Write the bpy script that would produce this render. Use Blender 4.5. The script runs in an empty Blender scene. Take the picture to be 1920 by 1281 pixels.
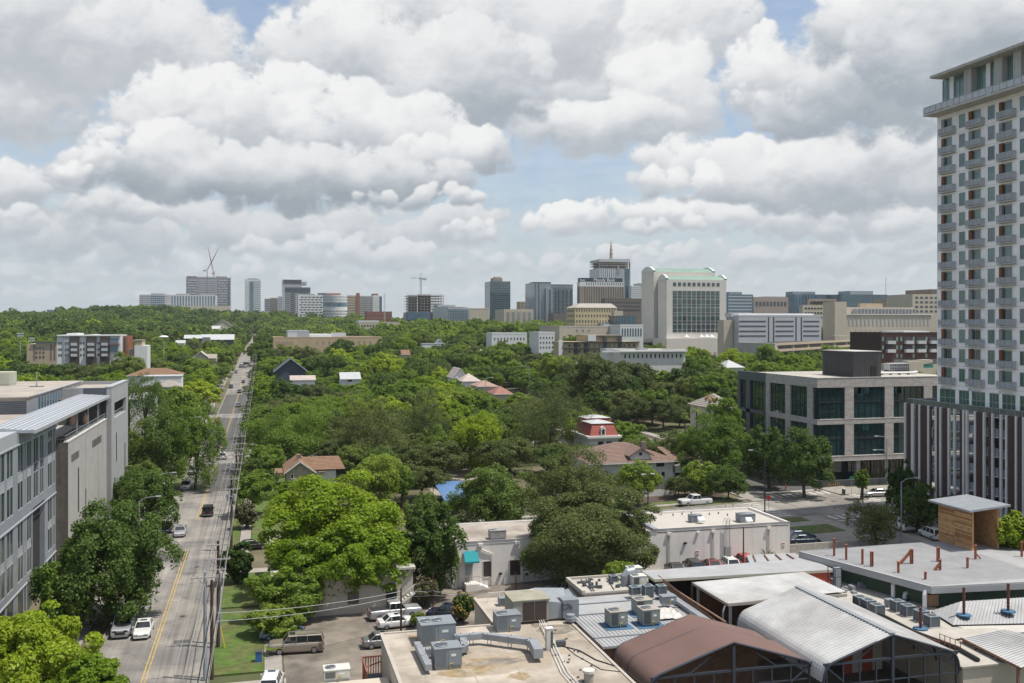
import bpy,bmesh,math,random
import numpy as np
from math import sin,cos,tan,atan,atan2,radians,pi,sqrt,hypot,exp
from mathutils import Vector,Matrix
S=bpy.context.scene
COL=S.collection
random.seed(7)
# ------------------------------------------------------------------ camera, sky, sun, exposure
F=1800.0
CX,HY,CH=960.0,609.5,34.0
A=atan(468/F)
SA,CA=sin(A),cos(A)
cam=bpy.data.cameras.new("camera")
cam.sensor_width=36.0
cam.lens=36.0*F/1920
cam.shift_y=-(HY-640.5)/1920*-1
cam.clip_start=1.0
cam.clip_end=40000
cam_o=bpy.data.objects.new("camera",cam)
COL.objects.link(cam_o)
cam_o.location=(0,0,CH)
cam_o.rotation_euler=(pi/2,0,-A)
S.camera=cam_o
SUN_EL,SUN_AZ=radians(67),radians(117)
sun=bpy.data.lights.new("sun",'SUN')
sun.energy=3.45
sun.angle=radians(0.8)
sun.color=(1.0,0.95,0.87)
sun_o=bpy.data.objects.new("sun",sun)
COL.objects.link(sun_o)
sd=Vector((sin(SUN_AZ)*cos(SUN_EL),cos(SUN_AZ)*cos(SUN_EL),sin(SUN_EL)))
sun_o.rotation_euler=sd.to_track_quat('Z','Y').to_euler()
sun_o.location=(0,0,300)
S.render.engine='CYCLES'
S.view_settings.view_transform='Standard'
S.view_settings.look='None'
S.view_settings.exposure=0.62
S.view_settings.gamma=1.0
S.view_settings.use_curve_mapping=False
S.cycles.max_bounces=6
S.cycles.diffuse_bounces=4
S.cycles.glossy_bounces=3
S.cycles.transmission_bounces=3
S.cycles.volume_bounces=1
S.cycles.use_denoising=True
S.cycles.caustics_reflective=False
S.cycles.caustics_refractive=False
# ---- procedural cumulus: puffs give a height field, the height field is lit from above; computed once, in degrees
PXD=31.4
def vnoise(x,y,seed):
 """smooth value noise on arrays"""
 xi=np.floor(x).astype(np.int64);yi=np.floor(y).astype(np.int64)
 fx=x-xi;fy=y-yi
 fx=fx*fx*fx*(fx*(fx*6-15)+10);fy=fy*fy*fy*(fy*(fy*6-15)+10)
 def h(a,b):
  n=(a*374761393+b*668265263+seed*1442695041)&0xFFFFFFFF
  n=((n^(n>>13))*1274126177)&0xFFFFFFFF
  return((n^(n>>16))&0xFFFF)/65535.0
 a,b,c,d=h(xi,yi),h(xi+1,yi),h(xi,yi+1),h(xi+1,yi+1)
 return(a+(b-a)*fx)*(1-fy)+(c+(d-c)*fx)*fy
def fbm(x,y,octv,seed,gain=0.5):
 s=0.0;a=1.0;t=0.0
 for o in range(octv):
  s=s+a*vnoise(x*2**o+17.3*o,y*2**o-9.1*o,seed+o);t+=a;a*=gain
 return s/t-0.5
def sstep(x,lo,hi):
 t=np.clip((x-lo)/(hi-lo),0,1)
 return t*t*(3-2*t)
def blur(a,n):
 for ax in(0,1):
  for _ in range(2):
   p=np.pad(a,[(n,n)if k==ax else(0,0)for k in(0,1)],mode='edge')
   c=np.cumsum(p,axis=ax);z=np.zeros_like(np.take(c,[0],axis=ax))
   c=np.concatenate([z,c],axis=ax);m=2*n+1
   a=(np.take(c,range(m,c.shape[ax]),axis=ax)-np.take(c,range(0,c.shape[ax]-m),axis=ax))/m
 return a
 # cloud banks, far to near: px, py (photo pixels), half width, half height, puffs, puff size, whiteness of top, greyness of base
BANKS=[(250,555,420,16,60,14,.68,.60),(900,550,420,18,60,14,.70,.62),(1500,530,330,22,60,16,.70,.62),(80,515,190,26,60,20,.72,.60),(330,500,200,24,70,20,.75,.60),(560,520,200,22,60,18,.74,.62),(720,480,170,26,60,22,.78,.62),(1010,500,250,26,80,20,.74,.62),(1400,485,260,30,80,22,.74,.62),(1700,470,200,40,80,24,.76,.62),(1880,500,120,40,50,24,.74,.62),(1180,480,90,18,40,16,.80,.66),(120,450,220,40,90,30,.72,.56),(420,430,300,45,110,34,.72,.56),(760,430,230,46,90,34,.76,.60),(600,470,220,26,80,24,.80,.62),(1085,416,100,35,70,24,.98,.62),(1250,410,110,32,60,24,.92,.62),(1420,415,150,32,70,24,.88,.60),(1620,400,190,46,80,34,.86,.58),(1860,400,170,60,80,40,.86,.60),(895,440,60,22,30,16,.86,.64),(1210,430,50,16,30,14,.84,.64),(20,350,70,48,50,30,.90,.58),(10,415,70,30,40,20,.84,.60),(150,340,60,36,40,24,.90,.55),(205,395,120,30,50,22,.84,.56),(35,150,130,112,100,52,.84,.62),(215,70,190,85,100,62,.90,.68),(120,60,240,110,110,60,.90,.66),(0,20,120,100,60,56,.86,.64),(1280,60,130,80,80,50,.92,.70),(1080,130,200,160,150,70,.94,.56),(1240,190,100,80,80,42,.94,.66),(1110,235,180,46,100,40,.92,.60),(1010,60,150,90,90,60,.90,.64),(1400,300,220,40,100,34,.94,.62),(1330,345,160,36,80,26,.94,.50),(1560,320,220,70,110,46,.90,.46),(1760,300,140,70,70,44,.88,.52),(1440,150,100,70,80,34,.97,.58),(1500,200,140,50,90,32,.97,.36),(1640,150,170,100,110,56,.95,.40),(1680,30,150,70,80,48,.95,.46),(1830,60,190,130,100,60,.86,.34),(760,30,190,85,110,62,.92,.60),(640,120,180,90,130,52,.93,.40),(860,150,150,100,100,56,.88,.42),(430,158,60,34,50,22,.94,.62),(478,232,215,95,170,46,.97,.44),(310,230,90,100,90,36,.98,.56),(700,260,170,80,120,48,.93,.36),(840,290,115,48,80,32,.93,.34),(280,310,160,60,110,36,.95,.36),(560,330,330,62,150,40,.84,.24),(160,300,50,34,40,20,.98,.62),(130,325,40,24,30,16,.96,.60),(800,372,150,20,60,16,.84,.46),]
def sky_layers(U,Vv,banks,seed,px=None):
 """U, Vv: photo-pixel style coordinates on a grid (x right, y down); returns luminance and cover"""
 H,W=U.shape
 step=abs(U[0,1]-U[0,0])
 w1=fbm(U/120,Vv/90,6,3,.58);w2=fbm(U/120+40,Vv/90+13,6,9,.58)
 f1=fbm(U/26,Vv/22,5,21,.6);f2=fbm(U/26+31,Vv/22+7,5,27,.6)
 det=fbm(U/34,Vv/26,6,33,.62)
 fine=fbm(U/9,Vv/8,4,71,.65)
 sof=fbm(U/90,Vv/70,3,51,.5)
 lum=np.full(U.shape,0.62);cov=np.zeros(U.shape)
 rng=np.random.RandomState(seed)
 x0,y0=U[0,0],Vv[0,0]
 for(cx,cy,ax,ay,n,pr,white,base)in banks:
  k=min(1.0,ay/70.0)*.75+.25
  m=pr*3+50
  i0=int(max(0,(cx-ax-m-x0)/step));i1=int(min(W,(cx+ax+m-x0)/step))
  j0=int(max(0,(cy-ay-m-y0)/step));j1=int(min(H,(cy+ay+m-y0)/step))
  if i1-i0<4 or j1-j0<4:
   rng.rand(n,4);continue
  sl=(slice(j0,j1),slice(i0,i1))
  X=U[sl]+(w1[sl]*74+f1[sl]*26+fine[sl]*5)*k
  Y=Vv[sl]+(w2[sl]*64+f2[sl]*24+fine[sl]*4)*k
  hf=np.zeros(X.shape)
  R=rng.rand(n,4)
  for r4 in R:
   a=r4[0]*2*pi;q=sqrt(r4[1])
   dx,dy=q*cos(a),q*sin(a)
   if dy>.55:dy=.55+(dy-.55)*.35
   r=pr*(.45+.85*r4[2]**1.5)*(1.15-.45*q)
   pxx,pyy=cx+dx*ax,cy+dy*ay
   a0=int(max(0,(pxx-r-60-x0)/step-i0));a1=int(min(X.shape[1],(pxx+r+60-x0)/step-i0))
   b0=int(max(0,(pyy-r-60-y0)/step-j0));b1=int(min(X.shape[0],(pyy+r+60-y0)/step-j0))
   if a1<=a0 or b1<=b0:continue
   s2=(slice(b0,b1),slice(a0,a1))
   d2=(X[s2]-pxx)**2+((Y[s2]-pyy)*1.15)**2
   hh=np.sqrt(np.maximum(r*r-d2,0))+np.where(d2<r*r,(1-q)*pr*.7,0)*(1-d2/(r*r))
   hf[s2]=np.maximum(hf[s2],hh)
  hs=blur(hf,max(1,int(round(3.0/step))))
  rel=np.clip((Vv[sl]+w2[sl]*60*k+f2[sl]*14-(cy-ay))/(2*ay),0,1)
  soft=np.clip(.55+1.3*(sof[sl]+.12)+.55*rel,.35,1.6)
  edge=hs/pr+det[sl]*(.55+.5*soft)+fine[sl]*.50
  al=sstep(edge,.08,.26+.72*soft)*sstep(hs/pr,.02,.35+.4*soft)
  g=blur(hf,max(1,int(round(pr*.10/step))))+det[sl]*pr*.34
  gy,gx=np.gradient(blur(g,max(1,int(round(1.9/step)))),step)
  g2y,g2x=np.gradient(blur(hs,max(1,int(pr*.5/step))),step)
  gx=gx*.44+g2x*.85;gy=gy*.44+g2y*.85
  nn=1/np.sqrt(1+gx*gx+gy*gy)
  nl=np.clip((gx*.26+gy*.78+.58)*nn,0,1)
  top=base+(white-base)*(1-sstep(rel+(sof[sl])*.5,.10,.98))
  L=top*(.80+.27*nl)+det[sl]*.12+f1[sl]*.05+fine[sl]*.035
  L=L*al+lum[sl]*(1-al)
  lum[sl]=L
  cov[sl]=1-(1-cov[sl])*(1-al)
 return lum,cov
def sky_xy(px,py):
 """photo pixel -> direction on the sky in (azimuth, -elevation), PXD units to the degree"""
 ang=atan((px-CX)/F)
 return math.degrees(A+ang)*PXD,-math.degrees(atan((HY-py)/F*cos(ang)))*PXD
def build_world():
# clouds are computed from puffs of a few kilometres of air all round, finest where the camera looks
 banks=[(*sky_xy(b[0],b[1]),*b[2:])for b in BANKS]
 rng=np.random.RandomState(11)
 allround=list(banks)
 for k in range(150):
  az=rng.uniform(-180,180);el=rng.uniform(3,80)
  if-19<az<48 and el<24:continue
  s_=.45+el/45
  allround.append((az*PXD,-el*PXD,260*s_*rng.uniform(.6,1.3),75*s_*rng.uniform(.6,1.3),45,52*s_,.93,.45))
 allround.sort(key=lambda b:b[1]>-24*PXD and-19*PXD<b[0]<48*PXD)
 def image(name,az0,az1,el0,el1,step,bk,seed):
  xs=np.arange(az0*PXD,az1*PXD,step);ys=np.arange(-el1*PXD,-el0*PXD,step)
  U,W_=np.meshgrid(xs,ys)
  lum,cov=sky_layers(U,W_,bk,seed)
  veil=np.clip(.75+1.1*fbm(U/150,W_/40,5,90,.55),0,1)
  vl=.64+.5*fbm(U/60,W_/18,5,95,.6)
  h,w_=lum.shape
  im=bpy.data.images.new(name,w_,h,float_buffer=True,is_data=True)
  px=np.stack([lum,cov,veil*.0+vl,veil],-1)[::-1].astype(np.float32)
  px[...,3]=1.0
  im.pixels.foreach_set(np.ascontiguousarray(px).ravel())
  im.update()
  return im
 near=image("cloud_field_near",-20,49,-0.5,25,1.5,banks,5)
 wide=image("cloud_field_round",-180,180,-0.5,90,8.0,allround,5)
 w=bpy.data.worlds.new("World")
 S.world=w
 w.use_nodes=True
 nt=w.node_tree
 nt.nodes.clear()
 N,L=nt.nodes.new,nt.links.new
 def M(op,a,b=None,c=None):
  n=N('ShaderNodeMath');n.operation=op
  for i,v in enumerate((a,b,c)):
   if v is None:continue
   if isinstance(v,(int,float)):n.inputs[i].default_value=v
   else:L(v,n.inputs[i])
  return n.outputs[0]
 def mr(x,lo,hi,a=0.0,b=1.0,mode='SMOOTHSTEP'):
  n=N('ShaderNodeMapRange');n.interpolation_type=mode
  L(x,n.inputs[0])
  for i,q in enumerate((lo,hi,a,b)):n.inputs[i+1].default_value=q
  return n.outputs[0]
 def mix(f,a,b):
  n=N('ShaderNodeMix');n.data_type='RGBA'
  if isinstance(f,(int,float)):n.inputs[0].default_value=f
  else:L(f,n.inputs[0])
  for i,v in((6,a),(7,b)):
   if isinstance(v,tuple):n.inputs[i].default_value=(*v,1)
   else:L(v,n.inputs[i])
  return n.outputs[2]
 def ramp(x,stops):
  n=N('ShaderNodeValToRGB');L(x,n.inputs[0])
  e=n.color_ramp.elements
  e[0].position,e[0].color=stops[0][0],(*stops[0][1],1)
  e[1].position,e[1].color=stops[-1][0],(*stops[-1][1],1)
  for p_,c_ in stops[1:-1]:e.new(p_).color=(*c_,1)
  return n.outputs[0]
 def scale(c,k):
  n=N('ShaderNodeVectorMath');n.operation='SCALE'
  L(c,n.inputs[0]);n.inputs['Scale'].default_value=k
  return n.outputs[0]
 tc=N('ShaderNodeTexCoord')
 sep=N('ShaderNodeSeparateXYZ');L(tc.outputs['Generated'],sep.inputs[0])
 x,y,z=sep.outputs
 az=M('MULTIPLY',M('ARCTAN2',x,y),180/pi)
 el=M('MULTIPLY',M('ARCSINE',z),180/pi)
 def sample(im,az0,az1,el0,el1):
  c=N('ShaderNodeCombineXYZ')
  L(mr(az,az0,az1,0,1,'LINEAR'),c.inputs[0]);L(mr(el,el0,el1,0,1,'LINEAR'),c.inputs[1])
  t=N('ShaderNodeTexImage');t.image=im;t.extension='EXTEND';t.interpolation='Linear'
  L(c.outputs[0],t.inputs[0])
  return t.outputs[0]
 inside=M('MULTIPLY',M('MULTIPLY',mr(az,-19.5,-15.5),mr(az,48.5,44.5)),mr(el,24.5,21))
 f=mix(inside,sample(wide,-180,180,-.5,90),sample(near,-20,49,-.5,25))
 ch=N('ShaderNodeSeparateColor');L(f,ch.inputs[0])
 lum,cov,vl=ch.outputs
 cloud=ramp(lum,[(.25,(.212,.236,.268)),(.42,(.275,.300,.330)),(.60,(.372,.391,.412)),(.78,(.478,.488,.497)),(1.0,(.592,.590,.586))])
 thin=ramp(vl,[(.40,(.268,.306,.34)),(.62,(.362,.395,.425)),(.90,(.47,.475,.48))])
 sky=N('ShaderNodeTexSky');sky.sky_type='NISHITA';sky.sun_disc=False
 sky.sun_elevation=SUN_EL;sky.sun_rotation=SUN_AZ
 sky.altitude=150;sky.air_density=1.0;sky.dust_density=2.0;sky.ozone_density=1.0
 STR=0.1;SKYK=1.02
 veil=M('MULTIPLY',mr(el,14,2,.26,.60),mr(vl,.35,.75,.7,1.0))
 c1=mix(veil,scale(sky.outputs[0],SKYK),scale(thin,1/STR))
 low=M('MAXIMUM',mr(el,7.5,0.0,0.0,.62),mr(el,0.3,-0.4))
 c2=mix(M('MULTIPLY',cov,.97),c1,scale(cloud,1/STR))
 c3=mix(low,c2,(.362/STR,.41/STR,.452/STR))
 bg=N('ShaderNodeBackground');bg.inputs[1].default_value=STR
 L(c3,bg.inputs[0])
 out=N('ShaderNodeOutputWorld');L(bg.outputs[0],out.inputs[0])
 w.cycles.sampling_method='MANUAL'
 w.cycles.sample_map_resolution=1024
build_world()
# ------------------------------------------------------------------ helpers
def ss(x,a,b):
 t=min(1.0,max(0.0,(x-a)/(b-a)))
 return t*t*(3-2*t)
def T(x,y):
 """ground height: level by the street, a gentle rise east, hills to the north"""
 z=0.03*min(90.0,max(0.0,x-20))
 z+=11.5*ss(y,360,900)+6*ss(y,900,1600)
 z+=6*ss(x,70,200)*ss(y,215,340)
 if x<360:z+=24*ss(y,1050,1900)*ss(-x,-360,-20)*(1-.6*ss(-x,200,520))
 if x<-40:z+=9*ss(y,560,1150)*ss(-x,40,170)*(1-.6*ss(-x,420,900))
 if x>360:z-=6*ss(y,500,1500)*ss(x,360,700)
 return z
def W(px,d):
 """point seen in column px at depth d along the view"""
 l=(px-CX)/F*d
 return d*SA+l*CA,d*CA-l*SA
def Zat(py,d):
 return CH-(py-HY)/F*d
def depth(x,y):
 return x*SA+y*CA
def col(x,y):
 return CX+F*(x*CA-y*SA)/depth(x,y)
def G(px,py,h=0.0):
 """ground point (raised by h) in the direction of photo pixel px, py"""
 d=150.0
 for _ in range(60):
  x,y=W(px,d)
  t=(CH-T(x,y)-h)*F/max(2.0,py-HY)
  d=d*.5+min(t,4000)*.5
 x,y=W(px,d)
 return x,y,T(x,y)+h
def Xon(px,y):
 return y*tan(A+atan((px-CX)/F))
def Yon(px,x):
 return x/tan(A+atan((px-CX)/F))
MATS={}
def mat(name,c,rough=.7,var=.12,scale=.6,streak=0.0,metal=0.0,bump=0.0,bscale=8.0,spec=.4,c2=None,courses=None,lane=0.0):
 """procedural material in world coordinates: mottling, rain streaks, optional second tone, optional course lines"""
 if name in MATS:return MATS[name]
 m=bpy.data.materials.new(name);MATS[name]=m
 m.use_nodes=True
 nt=m.node_tree;N,L=nt.nodes.new,nt.links.new
 b=nt.nodes['Principled BSDF']
 b.inputs['Roughness'].default_value=rough
 b.inputs['Metallic'].default_value=metal
 b.inputs['Specular IOR Level'].default_value=spec
 g=N('ShaderNodeNewGeometry')
 n=N('ShaderNodeTexNoise');n.inputs['Scale'].default_value=scale;n.inputs['Detail'].default_value=6
 n.inputs['Roughness'].default_value=.62
 L(g.outputs['Position'],n.inputs['Vector'])
 r=N('ShaderNodeMapRange');L(n.outputs[0],r.inputs[0])
 r.inputs[1].default_value=.28;r.inputs[2].default_value=.72
 r.inputs[3].default_value=1-var;r.inputs[4].default_value=1+var
 if c2:
  mx0=N('ShaderNodeMix');mx0.data_type='RGBA'
  r2=N('ShaderNodeMapRange');n2=N('ShaderNodeTexNoise');n2.inputs['Scale'].default_value=scale*.37
  n2.inputs['Detail'].default_value=5;L(g.outputs['Position'],n2.inputs['Vector'])
  L(n2.outputs[0],r2.inputs[0]);r2.inputs[1].default_value=.42;r2.inputs[2].default_value=.60
  L(r2.outputs[0],mx0.inputs[0]);mx0.inputs[6].default_value=(*c,1);mx0.inputs[7].default_value=(*c2,1)
  base=mx0.outputs[2]
 else:
  rgb=N('ShaderNodeRGB');rgb.outputs[0].default_value=(*c,1);base=rgb.outputs[0]
 v=N('ShaderNodeVectorMath');v.operation='SCALE';L(base,v.inputs[0]);L(r.outputs[0],v.inputs['Scale'])
 cur=v.outputs[0]
 if streak:
  mp=N('ShaderNodeVectorMath');mp.operation='MULTIPLY';mp.inputs[1].default_value=(1.4,1.4,.07)
  L(g.outputs['Position'],mp.inputs[0])
  n3=N('ShaderNodeTexNoise');n3.inputs['Scale'].default_value=1.0;n3.inputs['Detail'].default_value=5
  L(mp.outputs[0],n3.inputs['Vector'])
  r3=N('ShaderNodeMapRange');L(n3.outputs[0],r3.inputs[0]);r3.inputs[1].default_value=.48;r3.inputs[2].default_value=.75
  r3.inputs[3].default_value=1.0;r3.inputs[4].default_value=1-streak
  v2=N('ShaderNodeVectorMath');v2.operation='SCALE';L(cur,v2.inputs[0]);L(r3.outputs[0],v2.inputs['Scale'])
  cur=v2.outputs[0]
 if lane:
  mp=N('ShaderNodeVectorMath');mp.operation='MULTIPLY';mp.inputs[1].default_value=(.9,.012,.5)
  L(g.outputs['Position'],mp.inputs[0])
  n5=N('ShaderNodeTexNoise');n5.inputs['Scale'].default_value=1.0;n5.inputs['Detail'].default_value=6;n5.inputs['Roughness'].default_value=.7
  L(mp.outputs[0],n5.inputs['Vector'])
  r5=N('ShaderNodeMapRange');L(n5.outputs[0],r5.inputs[0]);r5.inputs[1].default_value=.35;r5.inputs[2].default_value=.65
  r5.inputs[3].default_value=1+lane*.5;r5.inputs[4].default_value=1-lane
  v5=N('ShaderNodeVectorMath');v5.operation='SCALE';L(cur,v5.inputs[0]);L(r5.outputs[0],v5.inputs['Scale'])
  vc=N('ShaderNodeTexVoronoi');vc.feature='DISTANCE_TO_EDGE';vc.inputs['Scale'].default_value=.16
  nw=N('ShaderNodeTexNoise');nw.inputs['Scale'].default_value=.8;nw.inputs['Detail'].default_value=5;L(g.outputs['Position'],nw.inputs['Vector'])
  va=N('ShaderNodeVectorMath');va.operation='MULTIPLY_ADD';L(nw.outputs['Color'],va.inputs[0]);va.inputs[1].default_value=(3,3,0);L(g.outputs['Position'],va.inputs[2]);L(va.outputs[0],vc.inputs['Vector'])
  rc=N('ShaderNodeMapRange');L(vc.outputs['Distance'],rc.inputs[0]);rc.inputs[1].default_value=.0;rc.inputs[2].default_value=.012;rc.inputs[3].default_value=.68
  v6=N('ShaderNodeVectorMath');v6.operation='SCALE';L(v5.outputs[0],v6.inputs[0]);L(rc.outputs[0],v6.inputs['Scale'])
  cur=v6.outputs[0]
 if courses:
  ch_,cl_,ct_=courses
  sp=N('ShaderNodeSeparateXYZ');L(g.outputs['Position'],sp.inputs[0])
  ad=N('ShaderNodeMath');ad.operation='ADD';L(sp.outputs[0],ad.inputs[0]);L(sp.outputs[1],ad.inputs[1])
  cb=N('ShaderNodeCombineXYZ');L(ad.outputs[0],cb.inputs[0]);L(sp.outputs[2],cb.inputs[1])
  bt=N('ShaderNodeTexBrick');L(cb.outputs[0],bt.inputs['Vector'])
  bt.inputs['Scale'].default_value=1.0;bt.inputs['Brick Width'].default_value=cl_;bt.inputs['Row Height'].default_value=ch_
  bt.inputs['Mortar Size'].default_value=ch_*.06;bt.inputs['Bias'].default_value=0
  bt.inputs['Color1'].default_value=(1+ct_,1+ct_,1+ct_,1);bt.inputs['Color2'].default_value=(1-ct_,1-ct_,1-ct_,1)
  bt.inputs['Mortar'].default_value=(1-ct_*.7,)*3+(1,)
  v4=N('ShaderNodeVectorMath');v4.operation='MULTIPLY';L(cur,v4.inputs[0]);L(bt.outputs[0],v4.inputs[1])
  cur=v4.outputs[0]
 L(cur,b.inputs['Base Color'])
 if bump:
  nb=N('ShaderNodeTexNoise');nb.inputs['Scale'].default_value=bscale;nb.inputs['Detail'].default_value=4
  L(g.outputs['Position'],nb.inputs['Vector'])
  bp=N('ShaderNodeBump');bp.inputs['Strength'].default_value=bump;bp.inputs['Distance'].default_value=.05
  L(nb.outputs[0],bp.inputs['Height']);L(bp.outputs[0],b.inputs['Normal'])
 return m
def glass(name,c,rough=.06,var=.35,scale=.35,spec=1.0):
 return mat(name,c,rough,var,scale,spec=spec)
class MB:
 """collects simple shapes in world coordinates; build() links them as one mesh object"""
 def __init__(s):s.v,s.f,s.m,s.mats=[],[],[],[]
 def mi(s,m):
  if m is None:return 0
  if m not in s.mats:s.mats.append(m)
  return s.mats.index(m)
 def face(s,pts,m=None):
  k=len(s.v);s.v+=[tuple(p)for p in pts];s.f.append(tuple(range(k,k+len(pts))));s.m.append(s.mi(m))
 def add(s,vs,fs,m=None):
  k=len(s.v);s.v+=[tuple(p)for p in vs];i=s.mi(m)
  for f in fs:s.f.append(tuple(k+j for j in f));s.m.append(i)
 def box(s,x0,x1,y0,y1,z0,z1,m=None,rz=0.0,top=None):
  vs=[(x,y,z)for z in(z0,z1)for y in(y0,y1)for x in(x0,x1)]
  if rz:
   cx,cy=(x0+x1)/2,(y0+y1)/2
   vs=[(cx+(x-cx)*cos(rz)-(y-cy)*sin(rz),cy+(x-cx)*sin(rz)+(y-cy)*cos(rz),z)for x,y,z in vs]
  s.add(vs,[(0,2,3,1),(0,1,5,4),(1,3,7,5),(3,2,6,7),(2,0,4,6)],m)
  s.add(vs,[(4,5,7,6)],top or m)
  return s
 def prism(s,poly,z0,z1,m=None,top=None):
  n=len(poly)
  zz0=z0 if isinstance(z0,(list,tuple))else[z0]*n
  zz1=z1 if isinstance(z1,(list,tuple))else[z1]*n
  vs=[(p[0],p[1],zz0[i])for i,p in enumerate(poly)]+[(p[0],p[1],zz1[i])for i,p in enumerate(poly)]
  s.add(vs,[(i,(i+1)%n,n+(i+1)%n,n+i)for i in range(n)]+[tuple(range(n-1,-1,-1))],m)
  s.add(vs,[tuple(range(n,2*n))],top or m)
  return s
 def tube(s,pts,r,n=6,m=None,cap=True):
  pts=[Vector(p)for p in pts]
  rr=r if isinstance(r,(list,tuple))else[r]*len(pts)
  vs,fs=[],[]
  a=None
  for i,p in enumerate(pts):
   d=(pts[min(i+1,len(pts)-1)]-pts[max(i-1,0)]).normalized()
   if a is None:
    a=d.cross(Vector((0,0,1)))
    if a.length<.05:a=d.cross(Vector((1,0,0)))
   a=(a-d*a.dot(d)).normalized();b=d.cross(a).normalized()
   for k in range(n):
    t=2*pi*k/n
    vs.append(p+(a*cos(t)+b*sin(t))*rr[i])
  for i in range(len(pts)-1):
   for k in range(n):
    k2=(k+1)%n
    fs.append((i*n+k,i*n+k2,(i+1)*n+k2,(i+1)*n+k))
  if cap:
   fs.append(tuple(range(n-1,-1,-1)));e=(len(pts)-1)*n;fs.append(tuple(range(e,e+n)))
  s.add(vs,fs,m)
  return s
 def bar(s,a,b,w,h,m=None):
  """square bar from a to b"""
  a,b=Vector(a),Vector(b);d=(b-a).normalized()
  u=d.cross(Vector((0,0,1)))
  if u.length<.05:u=Vector((1,0,0))
  u.normalize();q=u.cross(d).normalized()
  vs=[p+u*(su*w/2)+q*(sq*h/2)for p in(a,b)for su,sq in((-1,-1),(1,-1),(1,1),(-1,1))]
  s.add(vs,[(0,1,2,3),(4,7,6,5),(0,4,5,1),(1,5,6,2),(2,6,7,3),(3,7,4,0)],m)
  return s
 def disc(s,c,r,m=None,n=12,ax='z',h=.02):
  pts=[]
  for k in range(n):
   t=2*pi*k/n
   pts.append((r*cos(t),r*sin(t)))
  lo=hi=None
  if ax=='z':lo=[(c[0]+p,c[1]+q,c[2])for p,q in pts];hi=[(x,y,z+h)for x,y,z in lo]
  elif ax=='y':lo=[(c[0]+p,c[1],c[2]+q)for p,q in pts];hi=[(x,y+h,z)for x,y,z in lo]
  else:lo=[(c[0],c[1]+p,c[2]+q)for p,q in pts];hi=[(x+h,y,z)for x,y,z in lo]
  s.add(lo+hi,[tuple(range(n-1,-1,-1)),tuple(range(n,2*n))]+[(k,(k+1)%n,n+(k+1)%n,n+k)for k in range(n)],m)
  return s
 def mesh(s,name,origin=(0,0,0),smooth=False):
  me=bpy.data.meshes.new(name)
  o=origin
  me.from_pydata([(v[0]-o[0],v[1]-o[1],v[2]-o[2])for v in s.v],[],s.f)
  for m in s.mats:me.materials.append(m)
  if s.mats:me.polygons.foreach_set('material_index',s.m)
  if smooth:me.polygons.foreach_set('use_smooth',[True]*len(s.f))
  me.update()
  return me
 def fixn(s,me):
  b=bmesh.new();b.from_mesh(me);bmesh.ops.recalc_face_normals(b,faces=b.faces);b.to_mesh(me);b.free()
  return me
def origin_of(o):
 v=Vector((0,0,0))
 while o is not None:v+=o.location;o=o.parent
 return v
def thing(name,label,cat,loc=(0,0,0),group=None,rz=0.0):
 o=bpy.data.objects.new(name,None);COL.objects.link(o)
 o.location=loc;o.rotation_euler=(0,0,rz);o.empty_display_size=.5
 o['label']=label;o['category']=cat
 if group:o['group']=group
 return o
def tag(o,label,cat,group=None):
 o['label']=label;o['category']=cat
 if group:o['group']=group
 return o
def part(name,mb,m,parent,stuff=False,label=None,smooth=False,local=False):
 """mesh part of a thing; mb in world coordinates unless local"""
 if m is not None and not mb.mats:mb.mats=[m]
 me=mb.mesh(name,(0,0,0)if local else origin_of(parent),smooth)
 o=bpy.data.objects.new(name,me);COL.objects.link(o);o.parent=parent
 if stuff:o['kind']='stuff'
 if label:o['label']=label
 return o
def single(name,mb,m,label,cat,group=None,origin=None,smooth=False):
 """a thing that is one mesh, with its origin at its base"""
 if m is not None and not mb.mats:mb.mats=[m]
 if origin is None:
  a=np.array(mb.v);origin=(float(a[:,0].mean()),float(a[:,1].mean()),float(a[:,2].min()))
 o=bpy.data.objects.new(name,mb.mesh(name,origin,smooth));COL.objects.link(o);o.location=origin
 return tag(o,label,cat,group)
def inst(name,me,parent,loc,rz=0.0):
 """another object on the same mesh; loc in world coordinates"""
 o=bpy.data.objects.new(name,me);COL.objects.link(o)
 if parent is not None:
  o.parent=parent;o.location=Vector(loc)-origin_of(parent)
 else:o.location=loc
 o.rotation_euler=(0,0,rz)
 return o
def setting(name,mb,m):
 if m is not None and not mb.mats:mb.mats=[m]
 o=bpy.data.objects.new(name,mb.mesh(name));COL.objects.link(o);o['kind']='structure'
 return o
def copy_tree(o,parent=None,loc=None,rz=None):
 c=o.copy();COL.objects.link(c)
 c.parent=parent
 for ch in o.children:copy_tree(ch,c)
 if loc is not None:c.location=loc
 if rz is not None:c.rotation_euler=(0,0,rz)
 return c
 # ------------------------------------------------------------------ ground, streets, lots
ASPH=mat('street_asphalt',(.255,.237,.212),.9,.16,.35,bump=.15,bscale=18,c2=(.17,.16,.15),lane=.22)
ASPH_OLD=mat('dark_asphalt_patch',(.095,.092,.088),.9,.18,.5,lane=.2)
CONC=mat('sidewalk_concrete',(.27,.25,.22),.9,.16,.8)
KERB=mat('kerb_concrete',(.28,.26,.23),.9,.14,1.2)
LOT=mat('parking_lot_paving',(.19,.165,.135),.95,.32,.45,c2=(.125,.108,.09))
GRASS=mat('lawn_grass',(.068,.118,.020),.95,.38,.9,c2=(.10,.11,.035),bump=.6,bscale=14)
EARTH=mat('wooded_ground',(.075,.085,.035),.95,.3,.12,c2=(.13,.11,.07))
YEL=mat('yellow_road_paint',(.42,.29,.085),.85,.35,1.5)
WHT=mat('white_road_paint',(.48,.465,.435),.85,.3,1.5)
PATH=mat('light_path_paving',(.29,.262,.222),.9,.18,.6)
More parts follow.
